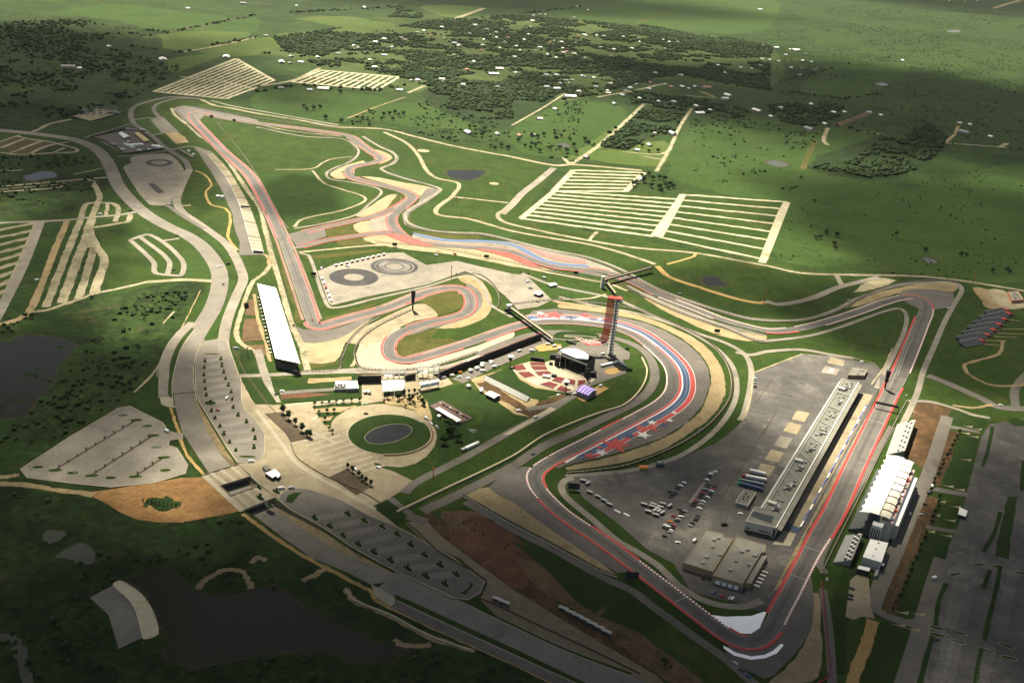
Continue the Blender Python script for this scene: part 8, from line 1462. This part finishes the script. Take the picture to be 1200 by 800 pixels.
scatter('pond_scrub', [[(-60, 365), (90, 355), (190, 334), (225, 336), (205, 375), (185, 405), (150, 462), (20, 548), (-60, 555), (-60, 495), (28, 490), (64, 452), (95, 405), (55, 390), (-60, 400)], [(0, 212), (28, 205), (24, 214), (70, 214), (110, 206), (108, 232), (60, 240), (-20, 245)], [(0, 183), (90, 180), (110, 190), (90, 197), (30, 200), (0, 205)]], 190, (.8, 3.4), [LEAF[0], LEAF[1], LEAF[1]], .52, 60, 8, cap=22000)
scatter('bottom_scrub', [[(-60, 575), (100, 580), (130, 605), (190, 615), (270, 604), (330, 645), (400, 690), (330, 692), (265, 693), (212, 674), (182, 658), (150, 672), (118, 690), (100, 700), (130, 765), (190, 760), (205, 782), (300, 774), (480, 768), (520, 760), (640, 808), (640, 900), (-60, 900), (-60, 640)]], 210, (.7, 3.0), [LEAF[0], LEAF[1], LEAF[1], LEAF[2]], .54, 50, 9, cap=26000)
scatter('bare_ground_scrub', [[(530, 600), (570, 605), (610, 630), (640, 655), (600, 650), (545, 615)], [(610, 640), (650, 665), (690, 690), (670, 700), (640, 680)], [(700, 730), (760, 760), (820, 800), (780, 790), (720, 750)]], 190, (.5, 1.6), [LEAF[2], LEAF[0]], .5, 25, 10, cap=900)
# ================================================================== LIGHT AND AIR
SUN_EL, SUN_AZ = R(60), R(-25)          # azimuth measured from +Y towards +X
sv = Vector((math.sin(SUN_AZ) * math.cos(SUN_EL), math.cos(SUN_AZ) * math.cos(SUN_EL), math.sin(SUN_EL)))
sd = bpy.data.lights.new('sun', 'SUN'); sun = bpy.data.objects.new('sun', sd); C.objects.link(sun)
sd.energy = 5.0; sd.angle = R(.55); sd.color = (1, .905, .715)
sun.rotation_euler = (-sv).to_track_quat('-Z', 'Y').to_euler(); sun.location = sv * 5000
w = bpy.data.worlds.new('World'); sc.world = w; w.use_nodes = True
nt = w.node_tree; bg = nt.nodes['Background']
sky = nt.nodes.new('ShaderNodeTexSky'); sky.sky_type = 'NISHITA'; sky.sun_disc = False
sky.sun_elevation = SUN_EL; sky.sun_rotation = SUN_AZ; sky.air_density = .55; sky.dust_density = 1.0; sky.ozone_density = .5
tint = nt.nodes.new('ShaderNodeMix'); tint.data_type = 'RGBA'; tint.blend_type = 'MULTIPLY'; tint.inputs['Factor'].default_value = 1; tint.inputs['B'].default_value = (1, .87, .68, 1)
nt.links.new(sky.outputs[0], tint.inputs['A']); nt.links.new(tint.outputs['Result'], bg.inputs['Color']); bg.inputs['Strength'].default_value = .05
# cloud bank above the aircraft: soft-edged cumulus that shade parts of the ground
def cloudmat(dens, seed):
    m, nt, b = newmat('cloud_vapour'); N = nt.nodes.new; L = nt.links.new
    tc = N('ShaderNodeTexCoord'); sep = N('ShaderNodeSeparateXYZ'); L(tc.outputs['Object'], sep.inputs[0])
    com = N('ShaderNodeCombineXYZ'); L(sep.outputs[0], com.inputs[0]); L(sep.outputs[1], com.inputs[1])
    ln = N('ShaderNodeVectorMath'); ln.operation = 'LENGTH'; L(com.outputs[0], ln.inputs[0])
    no = N('ShaderNodeTexNoise'); no.inputs['Scale'].default_value = 2.6; no.inputs['Detail'].default_value = 5
    mp = N('ShaderNodeMapping'); mp.inputs['Location'].default_value = (seed * 7.3, seed * 3.1, seed); L(com.outputs[0], mp.inputs['Vector']); L(mp.outputs[0], no.inputs['Vector'])
    ma = N('ShaderNodeMath'); ma.operation = 'MULTIPLY_ADD'; ma.inputs[1].default_value = .9; L(no.outputs['Fac'], ma.inputs[0]); L(ln.outputs['Value'], ma.inputs[2])
    mr = N('ShaderNodeMapRange'); mr.interpolation_type = 'SMOOTHSTEP'; mr.inputs['From Min'].default_value = 1.29; mr.inputs['From Max'].default_value = .94
    mr.inputs['To Min'].default_value = 0; mr.inputs['To Max'].default_value = dens; L(ma.outputs[0], mr.inputs['Value'])
    b.inputs['Base Color'].default_value = (.8, .8, .8, 1); b.inputs['Roughness'].default_value = 1; b.inputs['Specular IOR Level'].default_value = 0
    L(mr.outputs['Result'], b.inputs['Alpha'])
    return m
CLOUDZ = 1500
def cloud(px, py, rx, ry, dens, rot=0.0):
    """a cumulus whose shadow falls round the given place on the ground"""
    g = G(px, py); i = len([o for o in C.objects if o.name.startswith('cloud')])
    bm = bmesh.new(); bmesh.ops.create_icosphere(bm, subdivisions=4, radius=1)
    for v in bm.verts:
        k = 1 + .10 * math.sin(5 * v.co.x + i) * math.cos(4 * v.co.y + 2 * i)
        v.co *= k
        if v.co.z < -.1: v.co.z = -.1 + (v.co.z + .1) * .15
    me = bpy.data.meshes.new('cloud'); bm.to_mesh(me); bm.free()
    me.materials.append(cloudmat(1 - math.sqrt(1 - dens), i))
    o = bpy.data.objects.new('cloud', me); C.objects.link(o)
    z = CLOUDZ + i * 35
    o.location = (g.x + sv.x / sv.z * z, g.y + sv.y / sv.z * z, z); o.scale = (rx, ry, min(rx, ry) * .25); o.rotation_euler.z = rot
    tag(o, kind='stuff')
for a in [(110, 800, 680, 340, .94, .2), (400, 880, 600, 260, .92, -.1), (-40, 480, 390, 330, .84, .3), (650, 840, 480, 250, .78, .1), (1170, 830, 420, 290, .86, .4), (1310, 660, 230, 450, .76, -.3), (810, 640, 330, 260, .66, .3), (1100, 385, 340, 320, .82, .2),
          (0, 165, 480, 620, .84, .3), (150, 195, 250, 420, .6, .3), (-20, 70, 1100, 1000, .82, 0), (640, 535, 330, 180, .55, .5), (1130, 130, 1550, 1250, .84, 0), (1000, -10, 3500, 1300, .76, 0), (330, -30, 3200, 1250, .74, 0), (490, 525, 260, 120, .35, .4), (345, 228, 140, 190, .55, 0), (760, 60, 1400, 700, .35, .2), (35, 300, 180, 330, .72, .2), (1100, 255, 560, 560, .74, 0), (870, 335, 230, 160, .55, 0), (770, 500, 190, 200, .55, .3), (1195, 640, 130, 330, .6, -.2), (880, 560, 150, 170, .3, 0), (420, 650, 200, 110, .4, -.4)]:
    cloud(*a)
# haze
hz, hnt, hb = newmat('haze_air'); hnt.nodes.remove(hb); pv = hnt.nodes.new('ShaderNodeVolumePrincipled')
pv.inputs['Color'].default_value = (.86, .92, .95, 1); pv.inputs['Density'].default_value = 6e-6; pv.inputs['Anisotropy'].default_value = .3
hnt.links.new(pv.outputs[0], hnt.nodes['Material Output'].inputs['Volume'])
X = 13000
tag(link('haze', [(x, y, z) for x in (-X, X) for y in (-3000, 19500) for z in (-8, 530)], [(0, 1, 3, 2), (4, 6, 7, 5), (0, 4, 5, 1), (2, 3, 7, 6), (0, 2, 6, 4), (1, 5, 7, 3)], hz), kind='stuff')
sc.render.engine = 'CYCLES'
cy = sc.cycles
cy.transparent_max_bounces = 48; cy.max_bounces = 6; cy.diffuse_bounces = 2; cy.glossy_bounces = 2; cy.volume_bounces = 1; cy.caustics_reflective = False; cy.caustics_refractive = False
vs = sc.view_settings; vs.view_transform = 'Standard'; vs.look = 'None'; vs.gamma = 1; vs.use_curve_mapping = False
vs.exposure = 1.85
